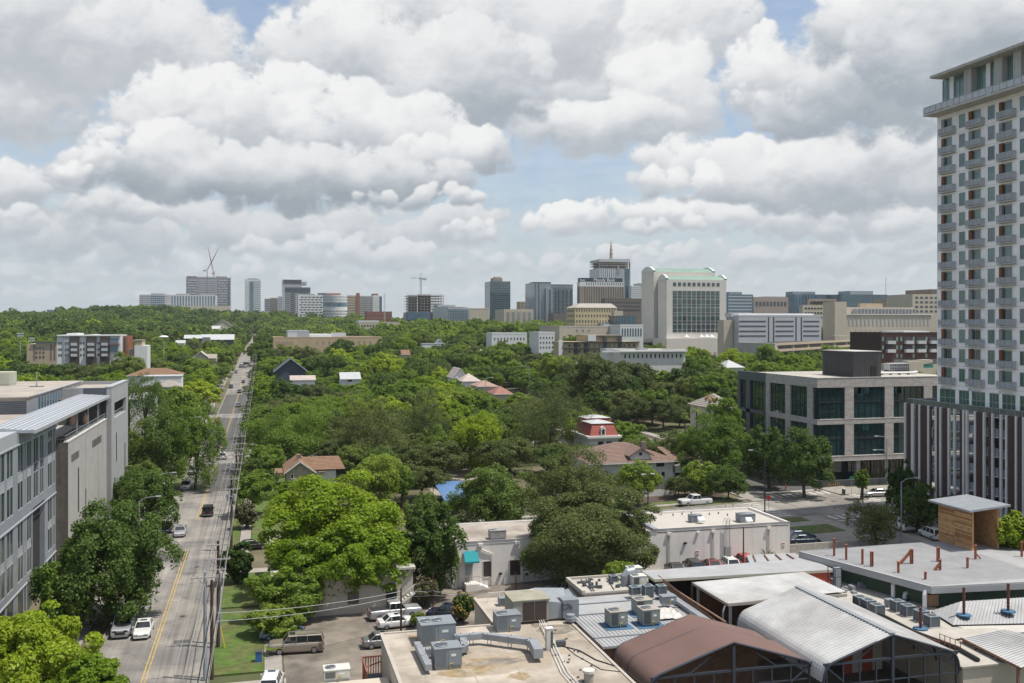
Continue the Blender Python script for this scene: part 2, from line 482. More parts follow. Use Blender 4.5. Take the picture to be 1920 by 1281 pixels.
MULCH=mat('dark_mulch',(.07,.05,.04),.95,.3,2)
XCUT=[20,70,83,90,97,103,110,123,136,149,162,175,188,200]
xs=sorted(set([-2600,-1600,-1100]+list(range(-900,1200,40))+[20,70,83,90,97,103,110,123,136,149,162,175,188,200,1500,2200,3400]+[-16.6,-5.2]))
ys=sorted(set([-200,-100,0,60,120,160,190]+list(range(215,345,13))+list(range(345,560,15))+list(range(560,2000,36))+[2200,2600,3200,4200,5400]))
gm=MB()
gm.v=[(x,y,T(x,y)-.03)for y in ys for x in xs]
nx=len(xs)
gm.f=[(j*nx+i,j*nx+i+1,(j+1)*nx+i+1,(j+1)*nx+i)for j in range(len(ys)-1)for i in range(nx-1)]
gm.m=[0]*len(gm.f)
setting('ground',gm,EARTH)
def strip_y(mb,x0,x1,y0,y1,dz,m=None):
 """sheet along the street that follows the ground"""
 yy=[y0]+[y for y in ys if y0<y<y1]+[y1]
 xa=[x0]+[x for x in XCUT if x0<x<x1]+[x1]
 for j in range(len(yy)-1):
  for i in range(len(xa)-1):
   a,b,c,d=(xa[i],yy[j]),(xa[i+1],yy[j]),(xa[i+1],yy[j+1]),(xa[i],yy[j+1])
   mb.face([(p[0],p[1],T(*p)+dz)for p in(a,b,c,d)],m)
def slab(mb,x0,x1,y0,y1,h,m=None):
 """raised pavement or lawn with real edges"""
 xa=[x0]+[x for x in XCUT if x0<x<x1]+[x1]
 for i in range(len(xa)-1):
  a,b=xa[i],xa[i+1]
  yy=[y0]+[y for y in ys if y0<y<y1]+[y1]
  for j in range(len(yy)-1):
   p=[(a,yy[j]),(b,yy[j]),(b,yy[j+1]),(a,yy[j+1])]
   mb.prism(p,[T(*q)-.1 for q in p],[T(*q)+h for q in p],m)
RX0,RX1,RXC=-16.6,-5.2,-11.0
r=MB();strip_y(r,RX0,RX1,-60,1500,.02)
setting('street',r,ASPH)
cross=[(248,260),(368,379),(606,619)]
r=MB()
for y0,y1 in cross:
 strip_y(r,-160,RX0,y0,y1,.02);strip_y(r,RX1,85,y0,y1,.02)
setting('cross_street',r,ASPH)
ES0,ES1=143.0,157.0
NX0,NX1=90.0,103.5
r=MB();strip_y(r,26,NX0,ES0,ES1,.02);strip_y(r,NX0,NX1,60,420,.02);strip_y(r,NX1,330,ES0-1,ES1-1,.02)
setting('side_street',r,ASPH)
# older patches and joints in the paving
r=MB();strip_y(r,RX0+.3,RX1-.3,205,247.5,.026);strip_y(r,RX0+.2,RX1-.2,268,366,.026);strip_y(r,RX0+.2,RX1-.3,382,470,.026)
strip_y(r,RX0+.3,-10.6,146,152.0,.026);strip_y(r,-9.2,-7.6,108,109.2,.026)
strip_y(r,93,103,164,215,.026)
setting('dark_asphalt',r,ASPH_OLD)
r=MB()
for a,b in((60,153),(176,246),(262,366),(381,604)):
 for dx in(-.17,.17):strip_y(r,RXC+dx-.055,RXC+dx+.055,a,b,.034)
setting('yellow_centre_lines',r,YEL)
r=MB()
for k in range(9):
 xx=84.6;yy=ES0+1.2+k*1.45
 strip_y(r,83.4,86.0,yy,yy+.62,.034);strip_y(r,105,107.6,yy,yy+.62,.034)
for k in range(9):
 xx=NX0+1.0+k*1.42
 strip_y(r,xx,xx+.62,139.0,141.8,.034);strip_y(r,xx,xx+.62,158.6,161.2,.034)
strip_y(r,RX0+.4,RX1-.4,246.2,246.7,.034);strip_y(r,RX0+.4,RX1-.4,262,262.5,.034);strip_y(r,RX0+.4,RX1-.4,380,380.6,.034)
strip_y(r,NX0+.4,96.6,137.4,137.9,.034);strip_y(r,97.2,NX1-.4,163,163.5,.034)
setting('white_road_markings',r,WHT)
# kerbs and pavements
r=MB()
for a,b in((60,136),(139,247),(261,367),(380,605),(620,1400)):
 slab(r,RX1,RX1+.18,a,b,.14)
for a,b in((60,247),(261,367),(380,605),(620,1400)):
 slab(r,RX0-.18,RX0,a,b,.14)
slab(r,26,NX0-4,ES1,ES1+.18,.14);slab(r,26,NX0-4,ES0-.18,ES0,.14)
slab(r,NX0-.18,NX0,60,ES0-4,.14);slab(r,NX0-.18,NX0,ES1+4,420,.14);slab(r,NX1,NX1+.18,60,ES0-3,.14);slab(r,NX1,NX1+.18,ES1+2,420,.14)
slab(r,NX1+3,330,ES1-1,ES1-.8,.14);slab(r,NX1+3,330,ES0-1.2,ES0-1,.14)
setting('kerb',r,KERB)
r=MB()
slab(r,0.2,1.9,60,136,.10);slab(r,-3.4,-1.8,139,246,.08);slab(r,-3.4,-1.8,261,366,.08);slab(r,-3.4,-1.8,380,600,.08)
slab(r,RX0-4.6,RX0-2.0,60,246,.10);slab(r,RX0-4.6,RX0-2.4,261,366,.10);slab(r,RX0-4.6,RX0-2.4,380,600,.10)
slab(r,28,NX0-4,ES1+2.4,ES1+4.0,.10);slab(r,NX0-4,NX0-.2,ES1+.2,168,.11);slab(r,NX0-4.0,NX0-2.2,168,420,.10)
slab(r,NX1+.2,NX1+5.5,ES1-.6,166,.12);slab(r,NX1+5.5,330,ES1-.6,162.5,.12);slab(r,NX1+2.2,NX1+4.4,166,260,.12)
slab(r,NX1+.2,NX1+3.0,60,ES0-1.4,.12)
slab(r,78,NX0-.2,112,ES0-.4,.08)
setting('sidewalk',r,CONC)
r=MB()
slab(r,RX1+.2,.15,97,118,.16);slab(r,RX1+.2,.15,120,136,.14);slab(r,RX1+.2,-3.5,139,246,.12);slab(r,-1.7,14,152,246,.12)
slab(r,RX1+.2,-3.5,261,366,.12);slab(r,RX1+.2,-3.5,380,600,.12);slab(r,-1.7,20,262,366,.11)
slab(r,RX0-1.9,RX0-.2,150,246,.12);slab(r,RX0-12,RX0-4.7,205,246,.12);slab(r,RX0-2.3,RX0-.2,262,366,.12)
slab(r,46,70,ES1+.3,ES1+2.3,.12);slab(r,72.5,84,ES1+.3,ES1+2.3,.12);slab(r,46,84,ES1+4.1,ES1+10,.12)
slab(r,78.4,86.5,139.4,142.2,.14);slab(r,79.5,87.5,131.0,136.2,.14);slab(r,NX0-2.1,NX0-.3,170,420,.12)
setting('lawn',r,GRASS)
r=MB();slab(r,NX1+.3,NX1+2.1,168,260,.14);slab(r,66,84,ES1+6,ES1+12,.15)
setting('planting_bed',r,MULCH)
r=MB();strip_y(r,2.1,60,60,139,.012)
setting('parking_lot',r,LOT)
r=MB();strip_y(r,42,78,115,122,.02);strip_y(r,33,48,186,232,.02);strip_y(r,RX1,5,136.5,138.8,.02);strip_y(r,RX1,2.2,92,95,.02);strip_y(r,78,90,90,112,.016)
setting('driveway',r,PATH)
r=MB()
for x,y in((-13.4,97.2),(-8.9,141.6),(-11.9,152.0),(96,147),(99,152),(-9.0,118)):
 r.disc((x,y,T(x,y)+.02),.36,None,14,h=.02)
setting('manhole_covers',r,mat('cast_iron',(.06,.058,.055),.7,.2,3))
# ------------------------------------------------------------------ materials of the buildings
WSTUC=mat('white_stucco',(.90,.89,.88),.8,.05,.3,streak=.10)
GRNGL=glass('green_tinted_glass',(.065,.145,.12))
GRNGL2=glass('green_glass_with_blind',(.125,.215,.185),.15)
GRNGL3=glass('dark_green_glass',(.03,.07,.06))
GREYGL=glass('grey_glass_with_blind',(.13,.14,.145),.15)
ALU=mat('grey_aluminium',(.36,.38,.40),.45,.08,1,metal=.5)
RAILG=mat('railing_grey_mesh',(.47,.49,.52),.5,.1,2,metal=.1)
ORNG=mat('orange_brown_panel',(.19,.075,.035),.7,.12,1)
DGREY=mat('dark_grey_panel',(.10,.105,.115),.6,.1,.8)
CONCW=mat('pale_concrete',(.47,.455,.43),.85,.1,.5,streak=.18)
ROOFW=mat('white_roof_membrane',(.40,.375,.335),.85,.14,.25,c2=(.33,.305,.27))
BRICKG=mat('grey_brown_brick',(.40,.37,.345),.9,.16,6,courses=(.26,.62,.16))
CHAR=mat('charcoal_metal',(.075,.082,.095),.55,.1,.6)
MECHG=mat('dark_corrugated_screen',(.055,.055,.058),.6,.12,.8)
TEALGL=glass('dark_teal_glass',(.018,.045,.048),.04,.5,.25)
MULL=mat('black_mullion',(.02,.022,.025),.5,.1,2)
BROWNM=mat('brown_metal_screen',(.085,.05,.046),.6,.15,2)
WFIN=mat('white_metal_fin',(.62,.61,.59),.5,.06,1)
SPANG=mat('grey_spandrel_mesh',(.27,.285,.315),.55,.1,1)
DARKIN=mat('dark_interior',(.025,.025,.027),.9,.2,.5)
LETTER=mat('white_sign_letters',(.8,.8,.78),.5,.03,1)
def letters(text,size,loc,rz,depth,m,parent,name='lettering',align='CENTER',sx=1.0):
 """raised lettering turned into a mesh part, standing upright and facing -Y before rz"""
 c=bpy.data.curves.new(name,'FONT');c.body=text;c.size=size;c.extrude=depth;c.align_x=align
 o=bpy.data.objects.new(name,c);COL.objects.link(o)
 dg=bpy.context.evaluated_depsgraph_get()
 me=bpy.data.meshes.new_from_object(o.evaluated_get(dg));COL.objects.unlink(o);bpy.data.objects.remove(o)
 me.transform(Matrix.Rotation(rz,4,'Z')@Matrix.Rotation(pi/2,4,'X')@Matrix.Diagonal((sx,1,1,1)))
 me.materials.clear();me.materials.append(m)
 q=bpy.data.objects.new(name,me);COL.objects.link(q);q.parent=parent
 q.location=Vector(loc)-origin_of(parent)
 return q
 # ------------------------------------------------------------------ white apartment tower on its garage
TX=108.0
def build_tower():
 yN=Yon(1757,TX);yS=98.0
 t=thing('apartment_tower','tall white apartment tower with stacked grey balconies at the right edge','tower',(TX,yS,T(TX,yS)))
 zb,zp=20.6,68.3
 fl=[24.5+3.12*k for k in range(14)]
 bal=[(1758.6,1785),(1809.5,1839),(1867.5,1898),(1931,1963)]
 door=[(1770,1785),(1822,1839),(1879,1898),(1944,1963)]
 strip=[(1765,1770),(1816,1822),(1873,1879),(1937.5,1944)]
 win=[(1798.5,1809.5),(1852.5,1865),(1912.5,1927),(1980,1996)]
 w=MB()
 w.box(TX+.4,TX+26,yS,yN,zb,zp)
 # piers between the balcony recesses, floor bands across them
 cuts=[(Yon(d[1],TX),Yon(s[0],TX))for d,s in zip(door,strip)]
 edges=[yN]+[c for k in cuts for c in(k[1],k[0])]+[yS]
 for k in range(0,len(edges),2):
  w.box(TX,TX+1.0,edges[k+1],edges[k],zb+3.0,zp)
 for lo,hi in cuts:
  for z in fl:w.box(TX+.03,TX+1.0,lo,hi,z-.5,z+.02)
  w.box(TX+.03,TX+1.0,lo,hi,fl[-1]+2.6,zp)
 part('wall',w,WSTUC,t)
 j=MB()
 for z in fl:j.box(TX-.012,TX+.01,yS,yN,z-.27,z-.23)
 part('floor_joint',j,mat('grey_joint',(.42,.42,.43),.9),t,stuff=True)
 # shared window / door / balcony meshes
 def window_mesh(y0,y1,h,x):
  f=MB();a,b=-(y1-y0)/2,(y1-y0)/2;e=.09
  f.box(-.05,.05,a,a+e,0,h);f.box(-.05,.05,b-e,b,0,h)
  f.box(-.05,.05,a+e,b-e,0,e);f.box(-.05,.05,a+e,b-e,h-e,h)
  f.box(-.04,.04,a+(b-a)*.56-.03,a+(b-a)*.56+.03,e,h-e)
  f.mats=[ALU]
  p=MB();p.box(-.01,.03,a+e,b-e,e,h-e)
  return f.mesh('window_frame'),p.v,p.f
 rng=random.Random(3)
 gl=[GRNGL,GRNGL,GRNGL2,GRNGL2,GRNGL2,GRNGL3,GREYGL]
 def add_set(kind,spans,z0,h,x):
  for s in spans:
   y0,y1=Yon(s[1],x),Yon(s[0],x)
   fm,pv,pf=window_mesh(y0,y1,h,x)
   panes=[]
   for g in gl:
    me=bpy.data.meshes.new('pane');me.from_pydata(pv,[],pf);me.materials.append(g);panes.append(me)
   for z in fl:
    o=inst(kind,fm,t,(x,(y0+y1)/2,z+z0))
    inst('pane',rng.choice(panes),o,(x,(y0+y1)/2,z+z0))
 add_set('window',win,.42,2.12,TX-.03)
 add_set('balcony_door',door,.06,2.46,TX+.3)
 for s in strip:
  y0,y1=Yon(s[1],TX),Yon(s[0],TX)
  ms=[]
  for m_ in(ORNG,mat('mid_grey_panel',(.26,.265,.275),.6,.1,.8)):
   b=MB();b.box(-.02,.3,-(y1-y0)/2,(y1-y0)/2,0,2.56);b.mats=[m_];ms.append(b.mesh('side_panel'))
  for k,z in enumerate(fl):
   inst('side_panel',ms[(k+(s[0]>1800))%2 if rng.random()<.8 else 0],t,(TX,(y0+y1)/2,z+.02))
 XB=TX-.75
 for s in bal:
  y0,y1=Yon(s[1],XB),Yon(s[0],XB);L_=y1-y0
  a=MB();a.box(0,.77,-L_/2,L_/2,-.18,0);a.mats=[CONCW];sl=a.mesh('balcony_slab')
  r=MB()
  nb=14
  for k in range(nb):r.box(.02,.05,-L_/2+L_*k/nb,-L_/2+L_*(k+.62)/nb,.1,.95)
  r.box(.05,.74,-L_/2+.02,-L_/2+.05,.1,.95);r.box(.05,.74,L_/2-.05,L_/2-.02,.1,.95)
  r.mats=[RAILG];pm=r.mesh('railing_panel')
  q=MB()
  q.box(-.01,.06,-L_/2,L_/2,.95,1.02);q.box(.06,.75,-L_/2,-L_/2+.06,.95,1.02);q.box(.06,.75,L_/2-.06,L_/2,.95,1.02)
  for k in range(5):
   yy=-L_/2+.04+(L_-.08)*k/4
   q.box(-.01,.02,yy-.03,yy+.03,-.1,1.0)
  q.mats=[ALU];rm=q.mesh('railing')
  for z in fl:
   o=inst('balcony',sl,t,(XB,(y0+y1)/2,z))
   inst('railing',rm,o,(XB,(y0+y1)/2,z));inst('railing_panel',pm,o,(XB,(y0+y1)/2,z))
   # glazed amenity floor under the apartments
 for a,b in((1762,1791),(1798,1817),(1822,1847),(1855,1873),(1879,1904),(1912,1936),(1943,1966)):
  y0,y1=Yon(b,TX),Yon(a,TX)
  g=MB();g.box(TX+.12,TX+.2,y0,y1,zb+.1,23.55)
  o=part('amenity_window',g,GRNGL,t)
  f=MB()
  for yy in np.linspace(y0,y1,4):f.box(TX+.05,TX+.24,yy-.05,yy+.05,zb+.1,23.6)
  for zz in(zb+.15,zb+1.6,23.55):f.box(TX+.07,TX+.22,y0,y1,zz-.05,zz+.05)
  part('mullions',f,ALU,o)
 c=MB()
 for a,b in((1757,1762),(1791,1798),(1817,1822),(1847,1855),(1873,1879),(1904,1912),(1936,1943)):
  c.box(TX,TX+.6,Yon(b,TX),Yon(a,TX),zb,23.62)
 part('pier',c,WSTUC,t)
 # penthouse floor: terrace slab, railing, tall glass, roof
 yT=Yon(1731,TX-2.6)
 s=MB();s.box(TX-2.6,TX+27,yS,yT,68.3,68.65);part('terrace_slab',s,CONCW,t)
 r=MB();r.box(TX-2.55,TX-2.5,yS,yT-.05,68.75,69.65);r.box(TX-2.5,TX+20,yT-.1,yT-.05,68.75,69.65)
 o=part('terrace_railing_panel',r,RAILG,t)
 r=MB();r.box(TX-2.58,TX-2.48,yS,yT-.02,69.65,69.75)
 for k in range(26):r.box(TX-2.6,TX-2.54,yT-.1-k*1.4,yT-.04-k*1.4,68.6,69.7)
 part('terrace_railing',r,ALU,t)
 XP=TX+.5;yP=Yon(1768,XP)
 b=MB();b.box(XP+.3,TX+24,yS,yP,68.65,74.3);part('penthouse_core',b,DARKIN,t)
 for a,c_ in((1768,1783),(1790,1818),(1832,1851),(1859,1875),(1890,1911),(1926,1944)):
  y0,y1=Yon(c_,XP),Yon(a,XP)
  g=MB();g.box(XP,XP+.2,y0,y1,68.65,74.3);o=part('penthouse_window',g,GRNGL2,t)
  f=MB()
  n=4 if c_-a>20 else 3
  for yy in np.linspace(y0,y1,n):f.box(XP-.08,XP-.003,yy-.04,yy+.04,68.65,74.3)
  for zz in(70.2,71.0):f.box(XP-.06,XP-.004,y0,y1,zz-.04,zz+.04)
  part('mullions',f,ALU,o)
 for a,c_,m_,x_ in((1783,1790,WSTUC,.25),(1818,1832,CONCW,1.1),(1851,1859,WSTUC,.25),(1875,1890,CONCW,1.1),(1911,1926,CONCW,1.1)):
  g=MB();g.box(XP-x_,XP+.3,Yon(c_,XP),Yon(a,XP),68.65,74.3);part('penthouse_pier',g,m_,t)
 yR=Yon(1744,TX-2.2)
 s=MB();s.box(TX-2.2,TX+27,yS,yR,74.3,74.5,CONCW,top=CONCW);s.box(TX-2.25,TX+27.1,yS-.05,yR+.05,74.5,74.72,CONCW)
 part('roof',s,None,t)
 # terrace furniture
 dk=mat('dark_wicker',(.03,.028,.026),.9,.2,3)
 for k,yy in enumerate((yT-1.6,yT-2.7,yT-4.3)):
  m=MB();x=TX-1.5
  m.box(x-.4,x+.4,yy-.4,yy+.4,68.66,69.05);m.box(x+.25,x+.42,yy-.4,yy+.4,69.05,69.5);m.box(x-.4,x+.25,yy-.42,yy-.3,69.05,69.3);m.box(x-.4,x+.25,yy+.3,yy+.42,69.05,69.3)
  single('lounge_chair',m,dk,'dark lounge chair on the corner of the tower penthouse terrace, %s'%('at the tip','second from the tip','third from the tip')[k],'chair','chairs on the penthouse terrace')
  # podium garage -----------------------------------------------------
 PX=106.0;gN=Yon(1697,PX);gS=92.0;gz=T(PX,gN)
 g=thing('parking_garage','garage podium of the white tower with brown and white vertical fins','parking garage',(PX,gS,gz))
 lev=[gz+.2+2.95*k for k in range(7)]
 d=MB()
 for z in lev:d.box(PX+.6,PX+36,gS,gN-.4,z-.35,z)
 part('deck',d,CONCW,g)
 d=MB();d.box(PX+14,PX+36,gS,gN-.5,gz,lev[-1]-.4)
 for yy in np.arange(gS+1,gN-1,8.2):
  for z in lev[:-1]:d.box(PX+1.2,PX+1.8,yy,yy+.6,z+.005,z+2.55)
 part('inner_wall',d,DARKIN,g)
 for k,z in enumerate(lev[:-1]):
  n=7
  for i in range(n):
   ya=gS+(gN-gS)*i/n;yb=gS+(gN-gS)*(i+1)/n-.05
   b=MB();b.box(PX+.42,PX+.5,ya,yb,z-.3,z+.95);part('spandrel_panel',b,SPANG,g)
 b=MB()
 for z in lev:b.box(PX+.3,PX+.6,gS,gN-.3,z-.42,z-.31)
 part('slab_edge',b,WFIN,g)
 ztop=lev[-1]+.15
 fins=[(1155,10),(1203,17),(1247,9),(1305,11),(1353,12),(1382,11),(1435,11),(1472,10),(1530,11),(1552,11),(1605,12),(1662,11),(1716,10),(1770,11),(1806,12),(1868,11),(1915,11),(1960,11),(2010,11)]
 for cx,wd in fins:
  a,b=1360+(cx-wd/2)/3.43,1360+(cx+wd/2)/3.43
  m=MB();m.box(PX-.05,PX+.28,Yon(b,PX),Yon(a,PX),gz-.2,ztop+.1);part('white_fin',m,WFIN,g)
 brs=[(1166,1192),(1222,1240),(1256,1298),(1314,1322),(1360,1374),(1394,1424),(1505,1523),(1612,1655),(1688,1712),(1756,1764),(1816,1860),(1878,1905),(1925,1948),(1970,2000)]
 for a_,b_ in brs:
  n=max(2,int((b_-a_)/7))
  o=None
  for i in range(n):
   a,b=1360+(a_+(b_-a_)*(i+.12)/n)/3.43,1360+(a_+(b_-a_)*(i+.82)/n)/3.43
   m=MB();m.box(PX+.02,PX+.24,Yon(b,PX),Yon(a,PX),gz-.2,ztop);part('brown_slat',m,BROWNM,g)
 b=MB();b.box(PX+.3,PX+.36,gS,gN-.3,lev[-1]+.1,lev[-1]+1.0);b.box(PX+.36,TX+6,gN-.36,gN-.3,lev[-1]+.1,lev[-1]+1.0)
 part('deck_railing_glass',b,GREYGL,g)
 b=MB();b.box(PX+.26,PX+.4,gS,gN-.26,lev[-1]+1.0,lev[-1]+1.08)
 for k in range(30):b.box(PX+.25,PX+.29,gN-.4-k*1.5,gN-.34-k*1.5,lev[-1],lev[-1]+1.05)
 part('deck_railing',b,ALU,g)
 b=MB();b.box(PX+.9,PX+2.0,gN-9,gN-1,lev[-1]+.0,lev[-1]+.5);part('planter',b,CONCW,g)
 m=MB()
 for k in range(9):m.box(PX+1.05,PX+1.85,gN-8.8+k*.85,gN-8.2+k*.85,lev[-1]+.5,lev[-1]+1.1+.3*(k%3))
build_tower()
# ------------------------------------------------------------------ brick office block at the junction
def build_office():
 X0,Y0=104.6,166.0
 zt=Zat(713,depth(X0,Y0));g0=T(X0,Y0)
 YN=Yon(1383,X0);XE=Xon(1830,Y0)
 o=thing('office_building','four storey grey brick office block with dark glass at the junction','office building',(X0,Y0,g0))
 k=(zt-g0)/20.7
 zz=lambda z:g0+(z-2.6)*k
 zw=[(zz(8.35),zz(14.57)),(zz(15.6),zz(21.8))]
 core=MB();core.box(X0+.9,XE,Y0+.9,YN-.3,zz(7.5),zt-.5);part('core',core,DARKIN,o)
 wW=[(1387.5,1398.7,1),(1406,1433.5,1),(1442.5,1472,0),(1481,1513,0),(1523.5,1546.6,0)]
 cs=lambda x:1360+x/3.43
 wS=[(1546.6,cs(770)),(cs(827),cs(1027)),(cs(1083),cs(1278)),(cs(1332),cs(1530)),(cs(1590),cs(1790))]
 yW=[(Yon(b,X0),Yon(a,X0),c)for a,b,c in wW]
 xS=[(Xon(a,Y0),Xon(b,Y0))for a,b in wS]
 xS[0]=(X0,xS[0][1]);yW[-1]=(Y0,yW[-1][1],0)
 b=MB()
 yB=(yW[1][1]+yW[2][0])/2-.9+2.2
 yB=yW[1][0]-.3+0
 # bands
 for za,zb in((zz(21.8),zt+.35),(zz(14.57),zz(15.6)),(zz(7.5),zz(8.35))):
  b.box(X0,X0+.8,Y0,yW[1][0]-.5,za,zb)
  b.box(X0+.8,XE,Y0,Y0+.8,za,zb)
  # piers
 prev=None
 ys_=sorted([(a,c)for a,c,q in yW if not q])
 for i in range(len(ys_)-1):
  for za,zb in zw:b.box(X0+.02,X0+.8,ys_[i][1],ys_[i+1][0],za,zb)
 for za,zb in zw:b.box(X0+.02,X0+.8,ys_[-1][1],yW[1][0]-.5,za,zb)
 for i in range(len(xS)-1):
  for za,zb in zw:b.box(xS[i][1],xS[i+1][0],Y0+.02,Y0+.8,za,zb)
 part('wall',b,BRICKG,o)
 tr=MB()
 for z in(zz(15.6)+.02,zz(8.35)+.02):tr.box(X0-.04,X0+.5,Y0-.04,yW[1][0]-.5,z-.12,z);tr.box(X0+.5,XE,Y0-.04,Y0+.5,z-.12,z)
 tr.box(X0-.06,X0+.5,Y0-.06,yW[1][0]-.5,zt+.35,zt+.45);tr.box(X0+.5,XE,Y0-.06,Y0+.5,zt+.35,zt+.45)
 tr.box(X0-.05,X0+.3,Y0-.05,yW[1][0]-.5,zz(7.36),zz(7.5));tr.box(X0+.3,XE,Y0-.05,Y0+.3,zz(7.36),zz(7.5))
 part('stone_sill',tr,CONCW,o)
 c=MB()
 ya,yb=yW[1][0]-.5,YN
 c.box(X0,X0+.8,ya,yb,zz(21.8),zt+.4);c.box(X0,X0+.8,ya,yb,zz(14.57)+.1,zz(15.6)-.1)
 c.box(X0,X0+.8,yW[0][1],yb,zz(8.35),zz(21.8));c.box(X0,X0+.8,yW[1][1],yW[0][0],zz(8.35),zz(21.8));c.box(X0,X0+.8,ya,yW[1][0],zz(8.35),zz(21.8))
 part('charcoal_bay',c,CHAR,o)
 # windows: glass bays with mullions and a mid spandrel
 def bay(face,a,b_,za,zb):
  g=MB();mb=MB();zm=za+(zb-za)*.535
  if face=='W':
   g.box(X0+.45,X0+.55,a,b_,za,zb)
   n=max(2,int(round((b_-a)/1.5)))
   for i in range(n+1):
    q=a+(b_-a)*i/n;mb.box(X0+.37,X0+.448,q-.035,q+.035,za,zb)
   mb.box(X0+.36,X0+.449,a,b_,zm-.14,zm+.14)
  else:
   g.box(a,b_,Y0+.45,Y0+.55,za,zb)
   n=max(2,int(round((b_-a)/1.5)))
   for i in range(n+1):
    q=a+(b_-a)*i/n;mb.box(q-.035,q+.035,Y0+.37,Y0+.448,za,zb)
   mb.box(a,b_,Y0+.36,Y0+.449,zm-.14,zm+.14)
  w=part('window',g,TEALGL,o);part('mullions',mb,MULL,w)
  return w
 rng=random.Random(5)
 blind=glass('teal_glass_with_blind',(.045,.10,.10),.12)
 for a,b_,q in yW:
  for za,zb in zw:bay('W',a,b_,za,zb)
 for a,b_ in xS:
  for za,zb in zw:
   w=bay('S',a,b_,za,zb)
   for i in range(3):
    if rng.random()<.6:
     p=a+(b_-a)*rng.random()*.7;h=(zb-za)*rng.choice((.22,.3,.42))
     m=MB();m.box(p,min(b_-.1,p+1.4),Y0+.43,Y0+.447,zb-h,zb-.02);part('blind',m,blind,w)
     # recessed ground floor
 g=MB();g.box(X0+3.0,XE,Y0+3.0,YN-1,g0,zz(7.36));part('ground_floor_glass',g,TEALGL,o)
 g=MB()
 for x in np.arange(X0+3,XE,2.2):g.box(x-.05,x+.05,Y0+2.9,Y0+2.99,g0,zz(7.36))
 for y in np.arange(Y0+3,YN-1,2.2):g.box(X0+2.9,X0+2.99,y-.05,y+.05,g0,zz(7.36))
 part('ground_floor_mullions',g,MULL,o)
 g=MB();g.box(X0+.3,XE,Y0+.3,YN-.5,zz(7.36),zz(7.5));part('soffit',g,CHAR,o)
 for x,y in((X0+9.0,Y0+.5),(X0+.6,Y0+12),(X0+.6,Y0+24),(X0+.6,Y0+38),(X0+24,Y0+.5)):
  m=MB();m.box(x,x+.9,y,y+.9,g0,zz(7.36));part('column',m,BRICKG,o)
  # bronze slatted screen on the street front
 for i in range(26):
  x=X0+11.5+i*.42
  m=MB();m.bar((x,Y0+2.4,g0+.3),(x+random.Random(i).uniform(-.7,.7),Y0+2.4,zz(7.3)),.09,.09)
  part('screen_slat',m,mat('bronze_slat',(.16,.11,.05),.4,.1,2,metal=.6),o)
  # roof
 r=MB();r.box(X0+.8,XE,Y0+.8,YN,zt-.5,zt);part('roof',r,ROOFW,o)
 # sign wall
 s=MB();s.box(X0-.8,X0+16,Y0-1.9,Y0-1.3,g0-.1,g0+1.35);s.box(X0-.8,X0-.2,Y0-1.3,Y0+8,g0-.1,g0+1.35)
 sw=single('planter_wall',s,CHAR,'low dark planter wall with bronze letters in front of the brick office','wall',origin=(X0,Y0-1.5,g0))
 lm=MB()
 for k,hh in enumerate((.85,.8,.85,.55,.85,.8,.6)):lm.box(X0+1.0+k*.42,X0+1.16+k*.42,Y0-1.96,Y0-1.901,g0+.3,g0+.3+hh)
 part('bronze_letter_strokes',lm,mat('bronze_letters',(.30,.2,.07),.4,.1,2),sw,stuff=True)
 # dark mechanical penthouse and roof plant
 d=(34-zt)*F/(707.6-HY)
 xa,ya_=W(1601,d);x1=Xon(1652,ya_);y1=Yon(1542,xa)
 hz=Zat(660,d)
 m=MB();m.box(xa,x1,ya_,y1,zt,hz)
 n=40
 ph=thing('mechanical_penthouse','dark grey corrugated plant room on the roof of the brick office','plant room',(xa,ya_,zt))
 part('wall',m,MECHG,ph)
 rb=MB()
 for i in range(int((x1-xa)/.5)):rb.box(xa+i*.5,xa+i*.5+.2,ya_-.06,ya_-.001,zt,hz)
 for i in range(int((y1-ya_)/.5)):rb.box(xa-.06,xa-.001,ya_+i*.5,ya_+i*.5+.2,zt,hz)
 part('corrugation',rb,MECHG,ph,stuff=True)
 rr=MB();rr.box(xa-.1,x1+.1,ya_-.1,y1+.1,hz,hz+.15);part('roof',rr,CONCW,ph)
 dd=MB();dx=Xon(1637,ya_);dd.box(dx-.6,dx+.7,ya_-.12,ya_-.062,zt,zt+2.3);part('door',dd,mat('black_door',(.012,.012,.013),.7),ph)
 # roof plant: louvred chiller, tan cabinet, pipe run, lamp post
 def onroof(px,py):
  d_=(34-zt)*F/(py-HY);return W(px,d_)
 x,y=onroof(1668,697)
 c=thing('rooftop_chiller','long white louvred cooling unit on the brick office roof beside the plant room','cooling unit',(x,y,zt))
 m=MB();m.box(x,x+5.4,y,y+2.2,zt+.3,zt+1.9);part('casing',m,mat('pale_grey_casing',(.5,.5,.49),.5,.08,1),c)
 lv=MB()
 for i in range(9):
  for k in range(2):lv.box(x+.15+i*.58,x+.62+i*.58,y-.03,y-.002,zt+.4+k*.75,zt+1.0+k*.75)
 part('louvres',lv,DGREY,c)
 m=MB();m.box(x,x+5.4,y+.1,y+2.1,zt,zt+.3);part('base_rail',m,DGREY,c)
 x,y=onroof(1722,690)
 c=thing('tan_rooftop_unit','tan air handling unit with hooded intake beside the tower edge','air handler',(x,y,zt))
 m=MB();m.box(x-3,x+1.5,y,y+2.5,zt,zt+1.7);part('casing',m,mat('tan_casing',(.46,.41,.33),.6,.08,1),c)
 m=MB();m.prism([(x+1.5,y),(x+4.2,y),(x+4.2,y+2.5),(x+1.5,y+2.5)],[zt+.9,zt+1.3,zt+1.3,zt+.9],[zt+2.0,zt+2.0,zt+2.0,zt+2.0]);part('hood',m,MATS['tan_casing'],c)
